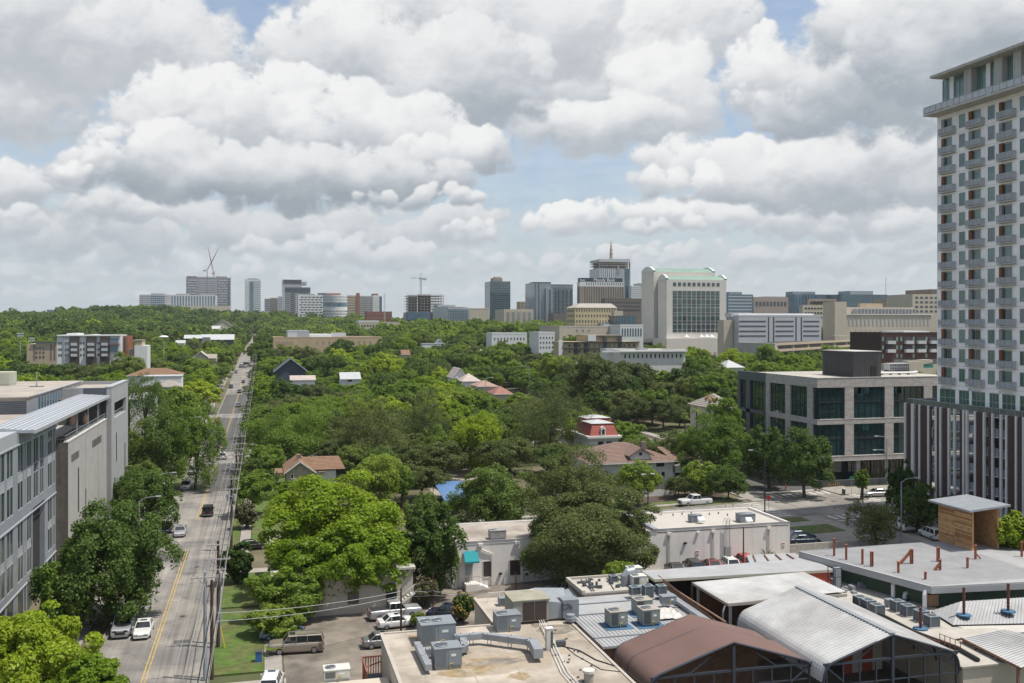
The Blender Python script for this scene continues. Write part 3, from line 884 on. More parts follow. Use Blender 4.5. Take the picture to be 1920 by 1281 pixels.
 m=MB();m.box(x+1.5,x+4.4,y+.1,y+2.4,zt,zt+.85);part('plenum',m,mat('teal_casing',(.03,.20,.17),.5,.1,1),c)
 x,y=onroof(1607,704)
 c=thing('white_pipe_run','insulated white pipe lying along the brick office roof','pipe',(x,y,zt))
 m=MB();m.tube([(x,y,zt+1.0),(x+.6,y,zt+.45),(x+5,y-.2,zt+.4),(x+14,y+.4,zt+.4),(x+17,y+3,zt+.4)],.26,8);part('pipe',m,WFIN,c)
 m=MB()
 for i in range(6):m.box(x+1.5+i*2.2,x+1.7+i*2.2,y-.4,y+.4,zt,zt+.3)
 part('support',m,DGREY,c)
 x,y=onroof(1610,706)
 c=thing('roof_lamp','small white globe lamp on a post in front of the plant room','lamp',(x,y,zt))
 m=MB();m.tube([(x,y,zt),(x,y,zt+2.2)],.06,6);part('post',m,ALU,c)
 bmx=bmesh.new();bmesh.ops.create_icosphere(bmx,subdivisions=2,radius=.28)
 m=MB();m.add([(v.co.x+x,v.co.y+y,v.co.z+zt+2.4)for v in bmx.verts],[[v.index for v in f.verts]for f in bmx.faces]);bmx.free();part('globe',m,WFIN,c)
build_office()
# ------------------------------------------------------------------ skyline and mid-distance buildings
FOOT,SIGHT,LAND=[],[],[]
P_WHITE=mat('white_panel',(.62,.62,.61),.75,.06,.05,streak=.06)
P_GREY=mat('grey_panel',(.33,.345,.36),.7,.08,.05)
P_LGREY=mat('light_grey_panel',(.46,.47,.48),.7,.07,.05)
P_BEIGE=mat('beige_stone',(.50,.44,.35),.85,.08,.08,streak=.10)
P_TAN=mat('tan_stone',(.42,.34,.245),.85,.1,.1,streak=.08)
P_YEL=mat('warm_yellow_stone',(.56,.465,.29),.85,.07,.1,streak=.06)
P_BRN=mat('brown_stone',(.30,.245,.20),.85,.1,.1)
P_DBRN=mat('dark_brown_stone',(.17,.14,.125),.85,.1,.1)
P_BRICK=mat('red_brick',(.24,.10,.075),.9,.14,.4)
P_DARK=mat('black_panel',(.06,.065,.075),.6,.12,.1)
P_CONC=mat('weathered_concrete',(.40,.375,.335),.9,.16,.2,streak=.22)
G_BLUE=glass('blue_glass',(.075,.135,.185),.08,.3,.05)
G_TEAL=glass('deep_teal_glass',(.022,.075,.095),.06,.3,.04)
G_DARK=glass('dark_window_glass',(.035,.045,.055),.08,.4,.12)
G_GREY=glass('silver_grey_glass',(.20,.235,.27),.1,.2,.05)
GREENR=mat('green_copper_roof',(.175,.265,.215),.6,.1,.2)
RUST=mat('rusty_steel',(.22,.075,.045),.8,.2,2)
REDM=mat('red_steel',(.34,.045,.05),.5,.1,1)
class Bldg:
 """axis-aligned building: corner column xc at depth d; right of the street its west and south faces show, left of it east and south"""
 def __init__(s,name,label,cat,xc,d,x0,x1,ytop,m,yb=None,group=None,dy=None,foot=True):
  s.d=d
  X,Y=W(xc,d)
  if xc>492 or x0==xc:
   s.x0,s.x1,s.y0=X,Xon(x1,Y),Y
   s.y1=Yon(x0,X)if x0<xc else Y+(dy or(s.x1-s.x0)*.8)
   s.side='W'
  else:
   s.x0,s.x1,s.y0=Xon(x0,Y),X,Y
   s.y1=Yon(x1,X)if x1>xc else Y+(dy or(s.x1-s.x0)*.8)
   s.side='E'
  if dy:s.y1=Y+dy
  s.zg=T((s.x0+s.x1)/2,Y)-.5
  s.z1=Zat(ytop,d)
  s.m=m
  s.t=thing(name,label,cat,((s.x0+s.x1)/2,Y,s.zg),group)
  if foot:FOOT.append((s.x0,s.x1,s.y0,s.y1))
 def z(s,py):return Zat(py,s.d)
 def x(s,px):return Xon(px,s.y0)
 def wall(s,z0=None,z1=None,x0=None,x1=None,m=None,name='wall',dy=0):
  b=MB();b.box(s.x0 if x0 is None else x0,s.x1 if x1 is None else x1,s.y0+dy,s.y1,s.zg if z0 is None else z0,s.z1 if z1 is None else z1,m or s.m)
  part(name,b,None,s.t);return s
 def roof(s,m=ROOFW,par=1.0,z=None):
  z=s.z1 if z is None else z;e=.5
  b=MB();b.box(s.x0+e,s.x1-e,s.y0+e,s.y1-e,z,z+.05,m)
  part('roof',b,None,s.t)
  b=MB()
  b.box(s.x0-.06,s.x1+.06,s.y0-.06,s.y0+e,z+.003,z+par);b.box(s.x0-.06,s.x1+.06,s.y1-e,s.y1+.06,z+.003,z+par)
  b.box(s.x0-.06,s.x0+e,s.y0+e,s.y1-e,z+.003,z+par);b.box(s.x1-e,s.x1+.06,s.y0+e,s.y1-e,z+.003,z+par)
  part('parapet',b,s.m,s.t);return s
 def win(s,nc,nr,za,zb,fw=.6,fh=.6,m=None,px=None,side=True,name='window',gap=.10,skip=0.0,off=0.0):
  """windows set on the south face (and the visible side), frames standing a little proud"""
  m=m or G_DARK;b=MB();r=random.Random(nc*31+nr)
  a0,a1=(s.x(px[0]),s.x(px[1]))if px else(s.x0+.04*(s.x1-s.x0),s.x1-.04*(s.x1-s.x0))
  cw,chh=(a1-a0)/nc,(zb-za)/nr
  for i in range(nc):
   for j in range(nr):
    if skip and r.random()<skip:continue
    o=(off*(j%2))*cw
    xa=a0+(i+.5-fw/2)*cw+o
    b.box(xa,xa+fw*cw,s.y0-gap,s.y0+.05,za+(j+.5-fh/2)*chh,za+(j+.5+fh/2)*chh)
  if side:
   ln=s.y1-s.y0;n2=max(1,int(round(ln*.92/cw)));cw2=ln*.92/n2
   xf=s.x0 if s.side=='W' else s.x1
   for i in range(n2):
    for j in range(nr):
     if skip and r.random()<skip:continue
     yy=s.y0+ln*.04+(i+.5-fw/2)*cw2
     b.box(xf-(gap if s.side=='W' else.05),xf+(.05 if s.side=='W' else gap),yy,yy+fw*cw2,za+(j+.5-fh/2)*chh,za+(j+.5+fh/2)*chh)
  part(name,b,m,s.t,stuff=(nc*nr>1));return s
 def box(s,pxa,pxb,ya,yb,m,name='rooftop_box',dy0=None,dy1=None,proud=0.0):
  b=MB();y0=s.y0-proud if dy0 is None else s.y0+dy0
  y1=(s.y0+.05 if proud else s.y1)if dy1 is None else s.y0+dy1
  b.box(s.x(pxa),s.x(pxb),y0,y1,s.z(yb)if not isinstance(yb,str)else s.zg,s.z(ya));part(name,b,m,s.t);return s
def seen(p0,p1,q0,q1,d,land=None):
 SIGHT.append((p0,p1,q0,q1,d))
 if land:LAND.append((land,(p0+p1)/2,(q0+q1)/2))
BT='building'
# ---- far left ridge
b=Bldg('ridge_building','low pale building with a dark end block alone on the wooded ridge at far left',BT,98,1750,42,98,584.5,P_LGREY,dy=30)
b.wall().win(14,1,b.z(590),b.z(586),.7,.6,side=False).box(88,98,581,592,G_BLUE,'end_block',proud=1.0,dy1=20);seen(42,98,581,590,1700)
b=Bldg('hospital_block','long grey and white hospital block left below the dotted tower',BT,405,1900,261,405,553.5,P_LGREY,dy=60)
b.wall().win(9,8,b.z(584),b.z(555),.5,.55,px=(262,282),m=G_DARK,side=False).win(7,8,b.z(584),b.z(555),.9,.7,G_BLUE,(282,309),False,'curtain_window').win(5,8,b.z(584),b.z(555),.6,.5,G_GREY,(309,320),False,'pale_window')
b.win(16,1,b.z(584),b.z(555),.52,.96,G_BLUE,(320,404),False,'window_strip',gap=.5)
for a_,c_ in((283,309),(330,352),(376,400)):b.box(a_,c_,551.5,553.5,P_GREY)
b.box(306,432,574,590,P_BEIGE,'podium',dy0=-30,dy1=-2);seen(261,440,520,578,1850)
b=Bldg('dotted_tower','wide tower with dotted white cladding below two red cranes','tower',432,2050,349,432,521,mat('slate_panel',(.22,.235,.255),.7,.08,.05),dy=45)
b.wall()
for pa,pb in((351,371),(408,431)):
 b.win(9,12,b.z(582),b.z(524),.52,.42,P_WHITE,(pa,pb),False,'white_dots',off=.45,skip=.12,gap=.6)
b.win(16,14,b.z(582),b.z(524),.62,.55,P_LGREY,(372,407),False,'pale_grid')
b.box(350,368,519,521,RUST,'formwork').box(370,404,519.7,521,P_LGREY).box(405,425,518.5,521,P_BRN,'formwork',dy0=3).box(431.5,432.6,517,584,P_LGREY,'hoist',dy0=-3,dy1=-1)
def crane(label,xb,yb,yt,cabx,caby,tipx,tipy,d,m,flat=None):
 x,y=W(xb,d);t=thing('tower_crane',label,'crane',(x,y,Zat(yb,d)))
 c=MB();z0,z1=Zat(yb,d),Zat(yt,d)
 for sx in(-.9,.9):
  for sy in(-.9,.9):c.box(x+sx-.25,x+sx+.25,y+sy-.25,y+sy+.25,z0,z1)
 n=max(2,int((z1-z0)/3))
 for i in range(n):
  a,e=z0+(z1-z0)*i/n,z0+(z1-z0)*(i+1)/n
  c.bar((x-.9,y-.9,a),(x+.9,y-.9,e),.3,.3)
 part('mast',c,m,t)
 c=MB();cx,cy=W(cabx,d);c.box(cx-3,cx+2.5,y-1.2,y+1.2,Zat(caby,d)-1.2,Zat(caby,d)+1.2);part('cab',c,m,t)
 c=MB();tx,ty=W(tipx,d)
 if flat is None:
  a,e=Vector((x,y,z1)),Vector((tx,y+(ty-y)*.5,Zat(tipy,d)))
  c.bar(a,e,.8,.8);c.bar(a+Vector((1.6,0,0)),e,.4,.4);c.bar(a+Vector((-1.6,0,1)),e,.4,.4)
  part('jib',c,m,t)
  c=MB();c.bar((x-1,y,z1),(x-5 if tipx>xb else x+5,y,z1+9),.5,.5);part('gantry',c,m,t)
 else:
  l,r_=W(flat[0],d),W(flat[1],d);zj=Zat(tipy,d)
  c.bar((l[0],y,zj),(r_[0],y,zj),.5,.5);c.bar((l[0],y,zj+.8),(x,y,zj+1.8),.35,.35);part('jib',c,m,t)
  c=MB();c.bar((x,y,z1),(x,y,z1+8),.6,.6);c.bar((x,y,z1+8),(l[0]+(x-l[0])*.35,y,zj),.2,.2);c.bar((x,y,z1+8),(r_[0],y,zj),.2,.2);part('tower_head',c,m,t)
  c=MB();c.box(r_[0]-4,r_[0],y-1,y+1,zj-2.5,zj);part('counterweight',c,P_GREY,t)
  c=MB();q=l[0]+(x-l[0])*.12;c.bar((q,y,zj),(q,y,zj-55),.12,.12);part('hoist_cable',c,P_GREY,t)
CRB=mat('crane_lattice',(.16,.14,.15),.6,.1,1)
crane('dark luffing crane leaning right over the dotted tower',388.5,552,507,384,508,409,467,2020,CRB)
crane('red luffing crane leaning left over the dotted tower',401,521,514,400,513,390,464.5,2060,REDM)
b=Bldg('slim_tower','slim white and blue glass tower standing alone over the ridge','tower',489,1900,459,489,524,P_WHITE,dy=32)
b.wall().win(1,1,b.z(584),b.z(528),.9,1,G_BLUE,(467.5,476),False,'glass_strip',gap=.3).win(6,16,b.z(584),b.z(527),.62,.6,G_BLUE,(476,488.5),False).win(3,16,b.z(584),b.z(527),.3,.5,G_GREY,(459,467),False,'small_window')
b.box(464,484,522.5,524,P_DARK,dy0=5);seen(459,489,523,578,1850)
b=Bldg('grey_slab','low grey and brown slab left of the black topped tower',BT,496,1750,496,521,560,P_GREY,dy=25)
b.wall().win(8,7,b.z(583),b.z(561),.7,.45).box(507,520,558.5,583,P_BRN,'brown_bay',proud=.5).win(5,7,b.z(583),b.z(560),.5,.4,px=(507,520),side=False,gap=.7)
b=Bldg('grey_tower','pale grey tower with dark crown behind the black topped tower','tower',529,1900,528,566,524.5,P_LGREY,dy=35)
b.wall().win(12,15,b.z(583),b.z(535),.6,.5,G_GREY).box(531.5,565,524.4,532,P_DARK,'dark_crown',proud=.6).box(567,575,528,534,P_GREY,'tank').box(521,530,556,584,P_LGREY,'wing',dy0=-12,dy1=5)
b.win(4,8,b.z(584),b.z(557),.7,.5,G_GREY,(521.5,529.5),False,'wing_window',gap=12.2)
b=Bldg('black_topped_tower','white gridded tower with black top storeys and black corner','tower',535,1720,534,582,539,P_LGREY,dy=30)
b.wall().box(534.2,582,538.7,548,P_DARK,'black_crown',proud=.5).box(534.2,545,548,590,P_GREY,'grey_side',proud=.4).box(545,553,548,590,P_DARK,'black_corner',proud=.5)
b.win(9,11,b.z(590),b.z(548),.5,.55,G_DARK,(553,581),False).win(12,2,b.z(548),b.z(539),.6,.4,G_BLUE,side=False,name='crown_window',gap=.8).win(6,11,b.z(590),b.z(548),.3,.45,P_WHITE,(545,553),False,'white_spots',gap=.8).win(6,11,b.z(590),b.z(548),.5,.4,G_DARK,(534.5,544.5),False,'grey_side_window',gap=.7)
seen(520,605,526,586,1650)
b=Bldg('banded_building','white building with staggered black ribbon windows',BT,559,1560,558,605.5,553,P_WHITE,dy=28)
b.wall().win(6,8,b.z(593),b.z(555),.72,.42,G_DARK,off=.3,side=False).box(570,590,551,553,P_GREY).box(597,611,549,553,G_BLUE)
# round white building
b=Bldg('round_building','white curved building with a grey glass band round its middle',BT,606,1500,605,655,553,P_WHITE,dy=40)
cx,r_=(b.x(607)+b.x(653))/2,(b.x(653)-b.x(607))/2
c=MB();c.prism([(cx+r_*cos(k*pi/16),b.y0+r_+r_*sin(k*pi/16))for k in range(32)],b.zg,b.z1);part('wall',c,P_WHITE,b.t)
def ring(rr,za,zb,n,fr,m,nm):
 c=MB()
 for k in range(n):
  a=-pi+k*pi/n
  q=[(cx+(rr+e)*cos(t),b.y0+r_+(rr+e)*sin(t))for e,t in((0,a),(0.25,a),(0.25,a+fr*pi/n),(0,a+fr*pi/n))]
  c.prism([q[0],q[1],q[2],q[3]],za,zb)
 part(nm,c,m,b.t,stuff=True)
ring(r_,b.z(574.5),b.z(567),30,.98,G_BLUE,'glass_band')
for i in range(8):
 if i in(3,4):continue
 zc=b.z(597)+(b.z(554)-b.z(597))*(i+.5)/8
 ring(r_,zc-1.2,zc+1.2,26,.38,G_DARK if i<3 else G_GREY,'window')
c=MB();c.box(cx-14,cx+8,b.y0+12,b.y0+30,b.z1,b.z1+3);part('rooftop_box',c,P_BRICK,b.t)
seen(606,655,552,595,1450)
b=Bldg('tan_building','tan building with a red brick stair tower beside the round building',BT,650,1620,649,675,554,P_TAN,dy=30)
b.wall().win(4,9,b.z(600),b.z(556),.55,.45,px=(652,667),side=False).box(667.5,674.5,549.5,600,P_BRICK,'brick_tower',proud=.6);seen(645,716,552,590,1550)
b=Bldg('grey_brown_building','grey building with white end and brick penthouse right of the tan building',BT,676,1660,675,716,555,P_GREY,dy=30)
b.wall().win(9,9,b.z(590),b.z(557),.65,.5,px=(677,698),side=False).box(699,711,553.5,590,P_WHITE,'white_bay',proud=.6).win(4,9,b.z(590),b.z(557),.4,.4,G_GREY,(700,710),False,'bay_window',gap=.8).box(700,709,550.5,554,P_BRICK).box(711.5,716,556,590,G_TEAL,'glass_end',proud=.5)
b=Bldg('brick_hall','low red brick hall below the grey building',BT,688,1300,687,735,585.5,P_BRICK,dy=30)
b.wall().roof().win(10,2,b.z(604),b.z(588),.4,.4,side=False);seen(687,740,586,602,1250)
b=Bldg('white_garage','low white parking garage with a row of square openings','parking garage',673,1050,672,749,605.5,P_BEIGE,dy=30)
b.wall().roof().win(13,1,b.z(613),b.z(609),.55,.9,side=False).box(672,711,601,606,P_WHITE,'upper_deck');seen(680,749,602,616,1000)
x,y=W(721,900);c=MB()
for sx,sy in((-.8,-.8),(.8,-.8),(0,.9)):c.tube([(x+sx,y+sy,T(x,y)),(x+sx*.6,y+sy*.6,Zat(551,900))],.12,4)
for k in range(24):
 z=T(x,y)+k*2.2;s_=1-.4*k/24;c.bar((x-.8*s_,y-.8*s_,z),(x+.8*s_,y-.8*s_,z+2.0),.1,.1)
single('lattice_mast',c,P_LGREY,'thin lattice radio mast rising from the trees left of the tower under construction','mast',origin=(x,y,T(x,y)))
# tower under construction
b=Bldg('unfinished_tower','concrete tower under construction with open floors below a green crane',BT,765,1250,764,832,554,P_CONC,dy=40)
c=MB()
nfl=9
zs=[b.z(600)+(b.z(554)-b.z(600))*i/nfl for i in range(nfl+1)]
for z in zs:c.box(b.x0,b.x1,b.y0,b.y1,z-.35,z)
part('floor_slab',c,P_CONC,b.t,stuff=True)
c=MB()
for i in range(12):
 xx=b.x0+(b.x1-b.x0-.7)*i/11
 for z0,z1 in zip(zs[:-1],zs[1:]):
  for yy in(b.y0+.6,b.y0+14):c.box(xx,xx+.7,yy,yy+.7,z0+.002,z1-.352)
part('column',c,P_CONC,b.t,stuff=True)
c=MB();c.box(b.x(790),b.x(812),b.y0+16,b.y0+30,b.zg,b.z(551));c.box(b.x(770),b.x(786),b.y0+18,b.y0+30,b.zg,b.z(556));part('lift_core',c,P_GREY,b.t)
b.box(764,806,585,600,G_BLUE,'finished_glazing',proud=.4).box(764.5,831,586,'g',P_GREY,'lower_wall',dy0=20)
c=MB()
for i in range(34):xx=b.x0+(b.x1-b.x0)*i/33;c.box(xx-.1,xx+.1,b.y0-.3,b.y0,b.z(556),b.z(550+(i*7%5)*.5))
part('edge_posts',c,RUST,b.t,stuff=True);seen(764,835,540,592,1200)
crane('pale green hammerhead crane above the tower under construction',789,556,523,790,522.5,789,522,1270,mat('pale_green_steel',(.33,.42,.40),.6,.1,1),flat=(769,800))
b=Bldg('blue_office','low blue glass office with grey end wall right of the tower under construction',BT,821,1120,807,879,577,P_LGREY,dy=35)
b.wall().box(821,840,575,'g',G_GREY,'glass_wall',proud=.4).win(1,7,b.z(606),b.z(579),1,.55,G_BLUE,(840,878),False,'ribbon_window',gap=.3).win(8,1,b.z(606),b.z(578),.08,1,P_LGREY,(840,878),False,'mullions',gap=.5).box(822,856,571.5,576,P_GREY,dy0=6).box(852,879,575,576,P_LGREY,'roof_screen',dy0=4);seen(807,879,572,600,1100)
b=Bldg('concrete_hall','windowless beige concrete hall between the blue office and the teal tower',BT,880,1200,878,918,578,P_BEIGE,dy=30)
b.wall().win(5,1,b.z(601),b.z(582),.05,1,P_BRN,side=False,name='rib').win(10,1,b.z(582),b.z(578),.7,.3,P_BRN,side=False,name='vent');seen(880,918,578,598,1150)
b=Bldg('teal_tower','dark teal glass tower with a tan rooftop box','tower',919,1350,918,957,527.5,G_TEAL,dy=34)
b.wall().win(1,17,b.z(600),b.z(528),1,.16,G_GREY,side=False,name='floor_band',gap=.2).win(12,1,b.z(600),b.z(528),.05,1,G_GREY,side=False,name='mullions',gap=.3).box(926,944,521,527.5,P_BRN,dy0=6,dy1=20).box(930,942,518.5,521,P_TAN,'cooling_plant',dy0=8,dy1=18);seen(918,957,519,596,1300)
b=Bldg('clinic','beige block with grey glass bays right of the teal tower',BT,945,1020,944,1000,580,P_BEIGE,dy=40)
b.wall().win(5,1,b.z(609),b.z(585),.45,.95,G_GREY,side=False,name='glass_bay').win(20,5,b.z(609),b.z(583),.1,.8,P_BEIGE,side=False,name='mullions',gap=.25);seen(944,1000,578,604,1000)
b=Bldg('small_tan_block','small tan block with square windows behind the beige clinic',BT,976,1250,975,1000,565.5,P_TAN,dy=20);b.wall().win(4,3,b.z(578),b.z(567),.55,.4,side=False)
b=Bldg('low_brick_garage','low brown garage with open decks below the silver glass tower','parking garage',975,930,974,1034,606,P_BRN,dy=25);b.wall().win(9,2,b.z(615),b.z(607),.75,.5,side=False);seen(975,1034,606,613,900)
b=Bldg('silver_glass_tower','silver glass tower with dark vertical strips, stepped to the right','tower',1003,1180,1000,1075,533,G_GREY,dy=45)
b.wall(x1=b.x(1033),z1=b.z(529.5));b.wall(x0=b.x(1033),z1=b.z(533.5),dy=2,name='lower_wing')
b.box(1022,1035,541,'g',G_GREY,'bay',proud=3.0)
for a_,c_ in((1003,1004.5),(1009.5,1011),(1028.5,1031.5),(1042,1043.5),(1048,1051),(1056,1058),(1063,1064.5),(1071,1074)):b.box(a_,c_,543 if a_>1010 else 531,'g',G_TEAL,'dark_strip',proud=3.4 if 1021<a_<1035 else(.4 if a_<1033 else-1.4))
b.box(1001,1033,528.8,530,P_DARK,'roof_edge',proud=.3,dy1=20).box(1033,1075,532.8,534,P_DARK,'roof_edge',dy0=1.6,dy1=20)
b.win(1,9,b.z(604),b.z(531),1,.05,P_GREY,(1001,1033),False,'floor_line',gap=.15).win(1,9,b.z(604),b.z(534),1,.05,P_GREY,(1033,1075),False,'floor_line',gap=-1.85);seen(1000,1075,529,598,1150)
b=Bldg('small_brown_office','small brown office with rows of little windows at the foot of the silver tower',BT,1038,1000,1037,1064,587.5,P_DBRN,dy=20);b.wall().win(9,3,b.z(602),b.z(589),.5,.4,G_GREY,side=False)
# bank tower with sign
b=Bldg('bank_tower','brown striped bank tower with white top floor and dark sign band','tower',1087,960,1082,1170,521,P_BRN,dy=None)
b.wall(z1=b.z(537));b.wall(z0=b.z(537),z1=b.z(528.5),m=P_WHITE,name='white_top_floor');b.box(1088.5,1168,521,528.5,mat('navy_sign_band',(.035,.045,.07),.5,.06,.3),'sign_band',dy0=.5)
b.win(17,1,b.z(590),b.z(537),.38,1,G_DARK,(1094,1170),True,'window_strip',gap=.1);b.win(17,1,b.z(534.5),b.z(529.5),.32,1,G_DARK,(1098,1170),False,'top_window')
b.win(34,1,b.z(590),b.z(537),.16,1,P_TAN,(1087,1170),False,'pale_rib',gap=.16)
letters('Moody Bank',4.6,(b.x(1133.5),b.y0+.45,b.z(527.3)),0,.06,LETTER,b.t,sx=.98)
letters('Moody',3.4,(b.x0-.02 if False else b.x(1092.5),b.y0+.45,b.z(527.3)),0,.06,LETTER,b.t,sx=.55);seen(1082,1205,521,566,940)
b=Bldg('capped_tower','glass tower with open concrete crown and a pinnacle, behind the bank','tower',1123,1500,1121,1182,503,G_GREY,dy=45)
b.wall().win(12,1,b.z(565),b.z(504),.35,1,P_WHITE,(1123,1170),False,'white_strip',gap=.3).win(1,1,b.z(565),b.z(503),.8,1,G_TEAL,(1171,1181),False,'glass_corner',gap=.3).box(1157,1161,499,512,P_BRN,'hoist_tower',proud=1.0)
c=MB()
for i in range(13):
 xx=b.x0+(b.x1-b.x0-1.7)*i/12
 c.box(xx,xx+1.7,b.y0+.3,b.y0+2,b.z1,b.z(491))
 c.box(xx,xx+1.0,b.y0+24,b.y0+25,b.z1,b.z(491))
part('crown_column',c,P_DBRN,b.t,stuff=True)
c=MB();c.box(b.x0,b.x1,b.y0,b.y1,b.z(498.3),b.z(497));c.box(b.x0,b.x1,b.y0,b.y1,b.z(494),b.z(493.2));part('crown_slab',c,P_BRN,b.t);c=MB();c.box(b.x0+5,b.x1-5,b.y0+6,b.y1-5,b.z1,b.z(491));part('crown_core',c,P_GREY,b.t)
c=MB();c.prism([(b.x(1124),b.y0),(b.x(1181.5),b.y0),(b.x(1181.5),b.y1),(b.x(1124),b.y1)],b.z(491),[b.z(486),b.z(484.5),b.z(484.5),b.z(486)]);part('crown_roof',c,P_LGREY,b.t)
x,y=W(1146,1600);z0=Zat(486,1600)
t_=thing('pinnacle','slender tan pinnacle with a small figure on top, above the glass tower crown','spire',(x,y,T(x,y)))
prof=[(485,3.2),(478,2.6),(476,3.1),(470,2.2),(468,2.6),(463,1.5),(461.5,1.9),(458,.9),(456,1.2),(452,.3)]
c=MB()
c.tube([(x,y,Zat(560,1600)),(x,y,Zat(486,1600))],3.2,8)
for(a,ra),(e,re)in zip(prof[:-1],prof[1:]):c.tube([(x,y,Zat(a,1600)),(x,y,Zat(e,1600))],[ra,re],8)
part('shaft',c,P_TAN,t_)
x,y=W(1111,1000);c=MB();c.tube([(x,y,Zat(522,1000)),(x,y,Zat(490,1000))],.12,4)
single('antenna',c,P_GREY,'thin antenna on the left part of the bank tower roof','antenna')
b=Bldg('far_white_office','small white office showing between the glass tower and the green vaulted building',BT,1184,1500,1183,1204,536,P_WHITE,dy=25);b.wall().win(7,7,b.z(562),b.z(538),.8,.35,G_GREY,side=False).box(1199,1204,531,537,P_GREY)
b=Bldg('dark_brown_office','dark brown office with deep window rows behind the yellow building',BT,1135,800,1127,1204,561.5,P_DBRN,dy=None);b.wall().roof(P_BRN).win(13,3,b.z(585),b.z(563),.75,.45,side=False);seen(1157,1204,561,584,780)
# yellow stone building
b=Bldg('yellow_building','warm yellow stone building with grey hipped roof and small black windows',BT,1078,700,1062,1157,577,P_YEL)
b.wall()
for yy,n in((582.5,16),(592,14),(602.5,14),(611,14)):b.win(n,1,b.z(yy+2.1),b.z(yy-2.1),.36,1,P_DARK,(1079,1155),True)
rf=MB();e=6.0;z0=b.z1+.02;z1=b.z(568.5)
p=[(b.x0-.3,b.y0-.3),(b.x1+.3,b.y0-.3),(b.x1+.3,b.y1+.3),(b.x0-.3,b.y1+.3)];q=[(b.x0+e,b.y0+e),(b.x1-e*.4,b.y0+e),(b.x1-e*.4,b.y1-e),(b.x0+e,b.y1-e)]
rf.add([(*k,z0)for k in p]+[(*k,z1)for k in q],[(0,1,5,4),(1,2,6,5),(2,3,7,6),(3,0,4,7),(4,5,6,7)]);part('roof',rf,mat('grey_tile_roof',(.33,.30,.265),.9,.1,.5),b.t)
b.box(1122,1156,605,613,P_GREY,'plant_deck',proud=4,dy1=-.2);seen(1046,1200,568,628,660)
b=Bldg('yellow_podium','long low beige podium in front of the yellow building',BT,1049,610,1047,1163,614,P_BEIGE,dy=45);b.wall().roof(P_BEIGE).win(3,1,b.z(622),b.z(618),.15,1,px=(1076,1110),side=False)
b=Bldg('pavilion','white pavilion with teal glass at the right end of the beige podium',BT,1163,600,1162,1206,611.5,P_WHITE,dy=30);b.wall().roof().win(8,1,b.z(631),b.z(616),.5,1,G_TEAL,side=False);
b=Bldg('glass_annex','blue grey glass annex behind the pavilion',BT,1159,690,1158,1193,592,G_BLUE,dy=25);b.wall().win(6,3,b.z(612),b.z(593),.06,1,P_GREY,side=False,name='mullions').box(1155,1172,583,593,P_BEIGE,'stair_tower',dy0=4,dy1=10)
# white low-rise among trees
b=Bldg('white_apartments','white flat-roofed apartments half hidden by trees left of the tan motel block',BT,1010,500,1005,1040,626,P_WHITE,dy=18)
b.wall().roof().win(5,3,b.z(656),b.z(629),.35,.4,side=False);seen(1008,1040,624,650,480,'the white apartments')
b=Bldg('white_row','long white flat-roofed row behind the trees, left of the white apartments',BT,922,560,920,988,627,P_WHITE,dy=14);b.wall().roof().win(10,1,b.z(640),b.z(631),.3,.5,side=False);seen(920,988,625,636,540)
# tan balcony block
b=Bldg('balcony_block','tan apartment block with dark balcony corridors below the yellow building',BT,1057,425,1047,1199,641,mat('tan_brick',(.40,.32,.205),.85,.1,.3),dy=16)
b.wall();b.box(1102,1168,629.5,641,MATS['tan_brick'],'upper_storey',dy0=1).box(1047,1054,637,'g',P_WHITE,'white_end',proud=.6)
for yy in(641,652.5):b.box(1056,1198,yy,yy+1.3,P_DARK,'balcony_edge',proud=1.2)
b.box(1101,1169,628.7,630,P_BRN,'roof_edge',dy0=.2,dy1=14)
for a_ in(1077,1096,1131,1159):b.box(a_,a_+6,631 if a_>1101 else 643,668,P_DARK,'stair_bay',proud=.5)
b.win(14,2,b.z(665),b.z(643),.3,.4,side=False).box(1102,1117,629,640,P_WHITE,'roof_screen',proud=.4);seen(1047,1199,630,662,400,'the tan balcony block')
b=Bldg('white_flat_block','white two storey block with flat white roof in the trees below the green vaulted building',BT,1163,360,1130,1285,659,mat('cream_stucco',(.60,.58,.53),.85,.08,.3,streak=.12),dy=22)
b.wall().roof(ROOFW,.5);b.box(1128,1287,657.5,660.5,P_WHITE,'eaves',proud=1.0,dy1=0).win(14,1,b.z(672),b.z(664.5),.35,1,side=False).box(1150,1195,655,659,P_LGREY,'roof_plant',dy0=8,dy1=12).box(1215,1232,654,659,P_GREY,'roof_plant',dy0=9,dy1=13);seen(1130,1285,654,676,340,'the white flat block')
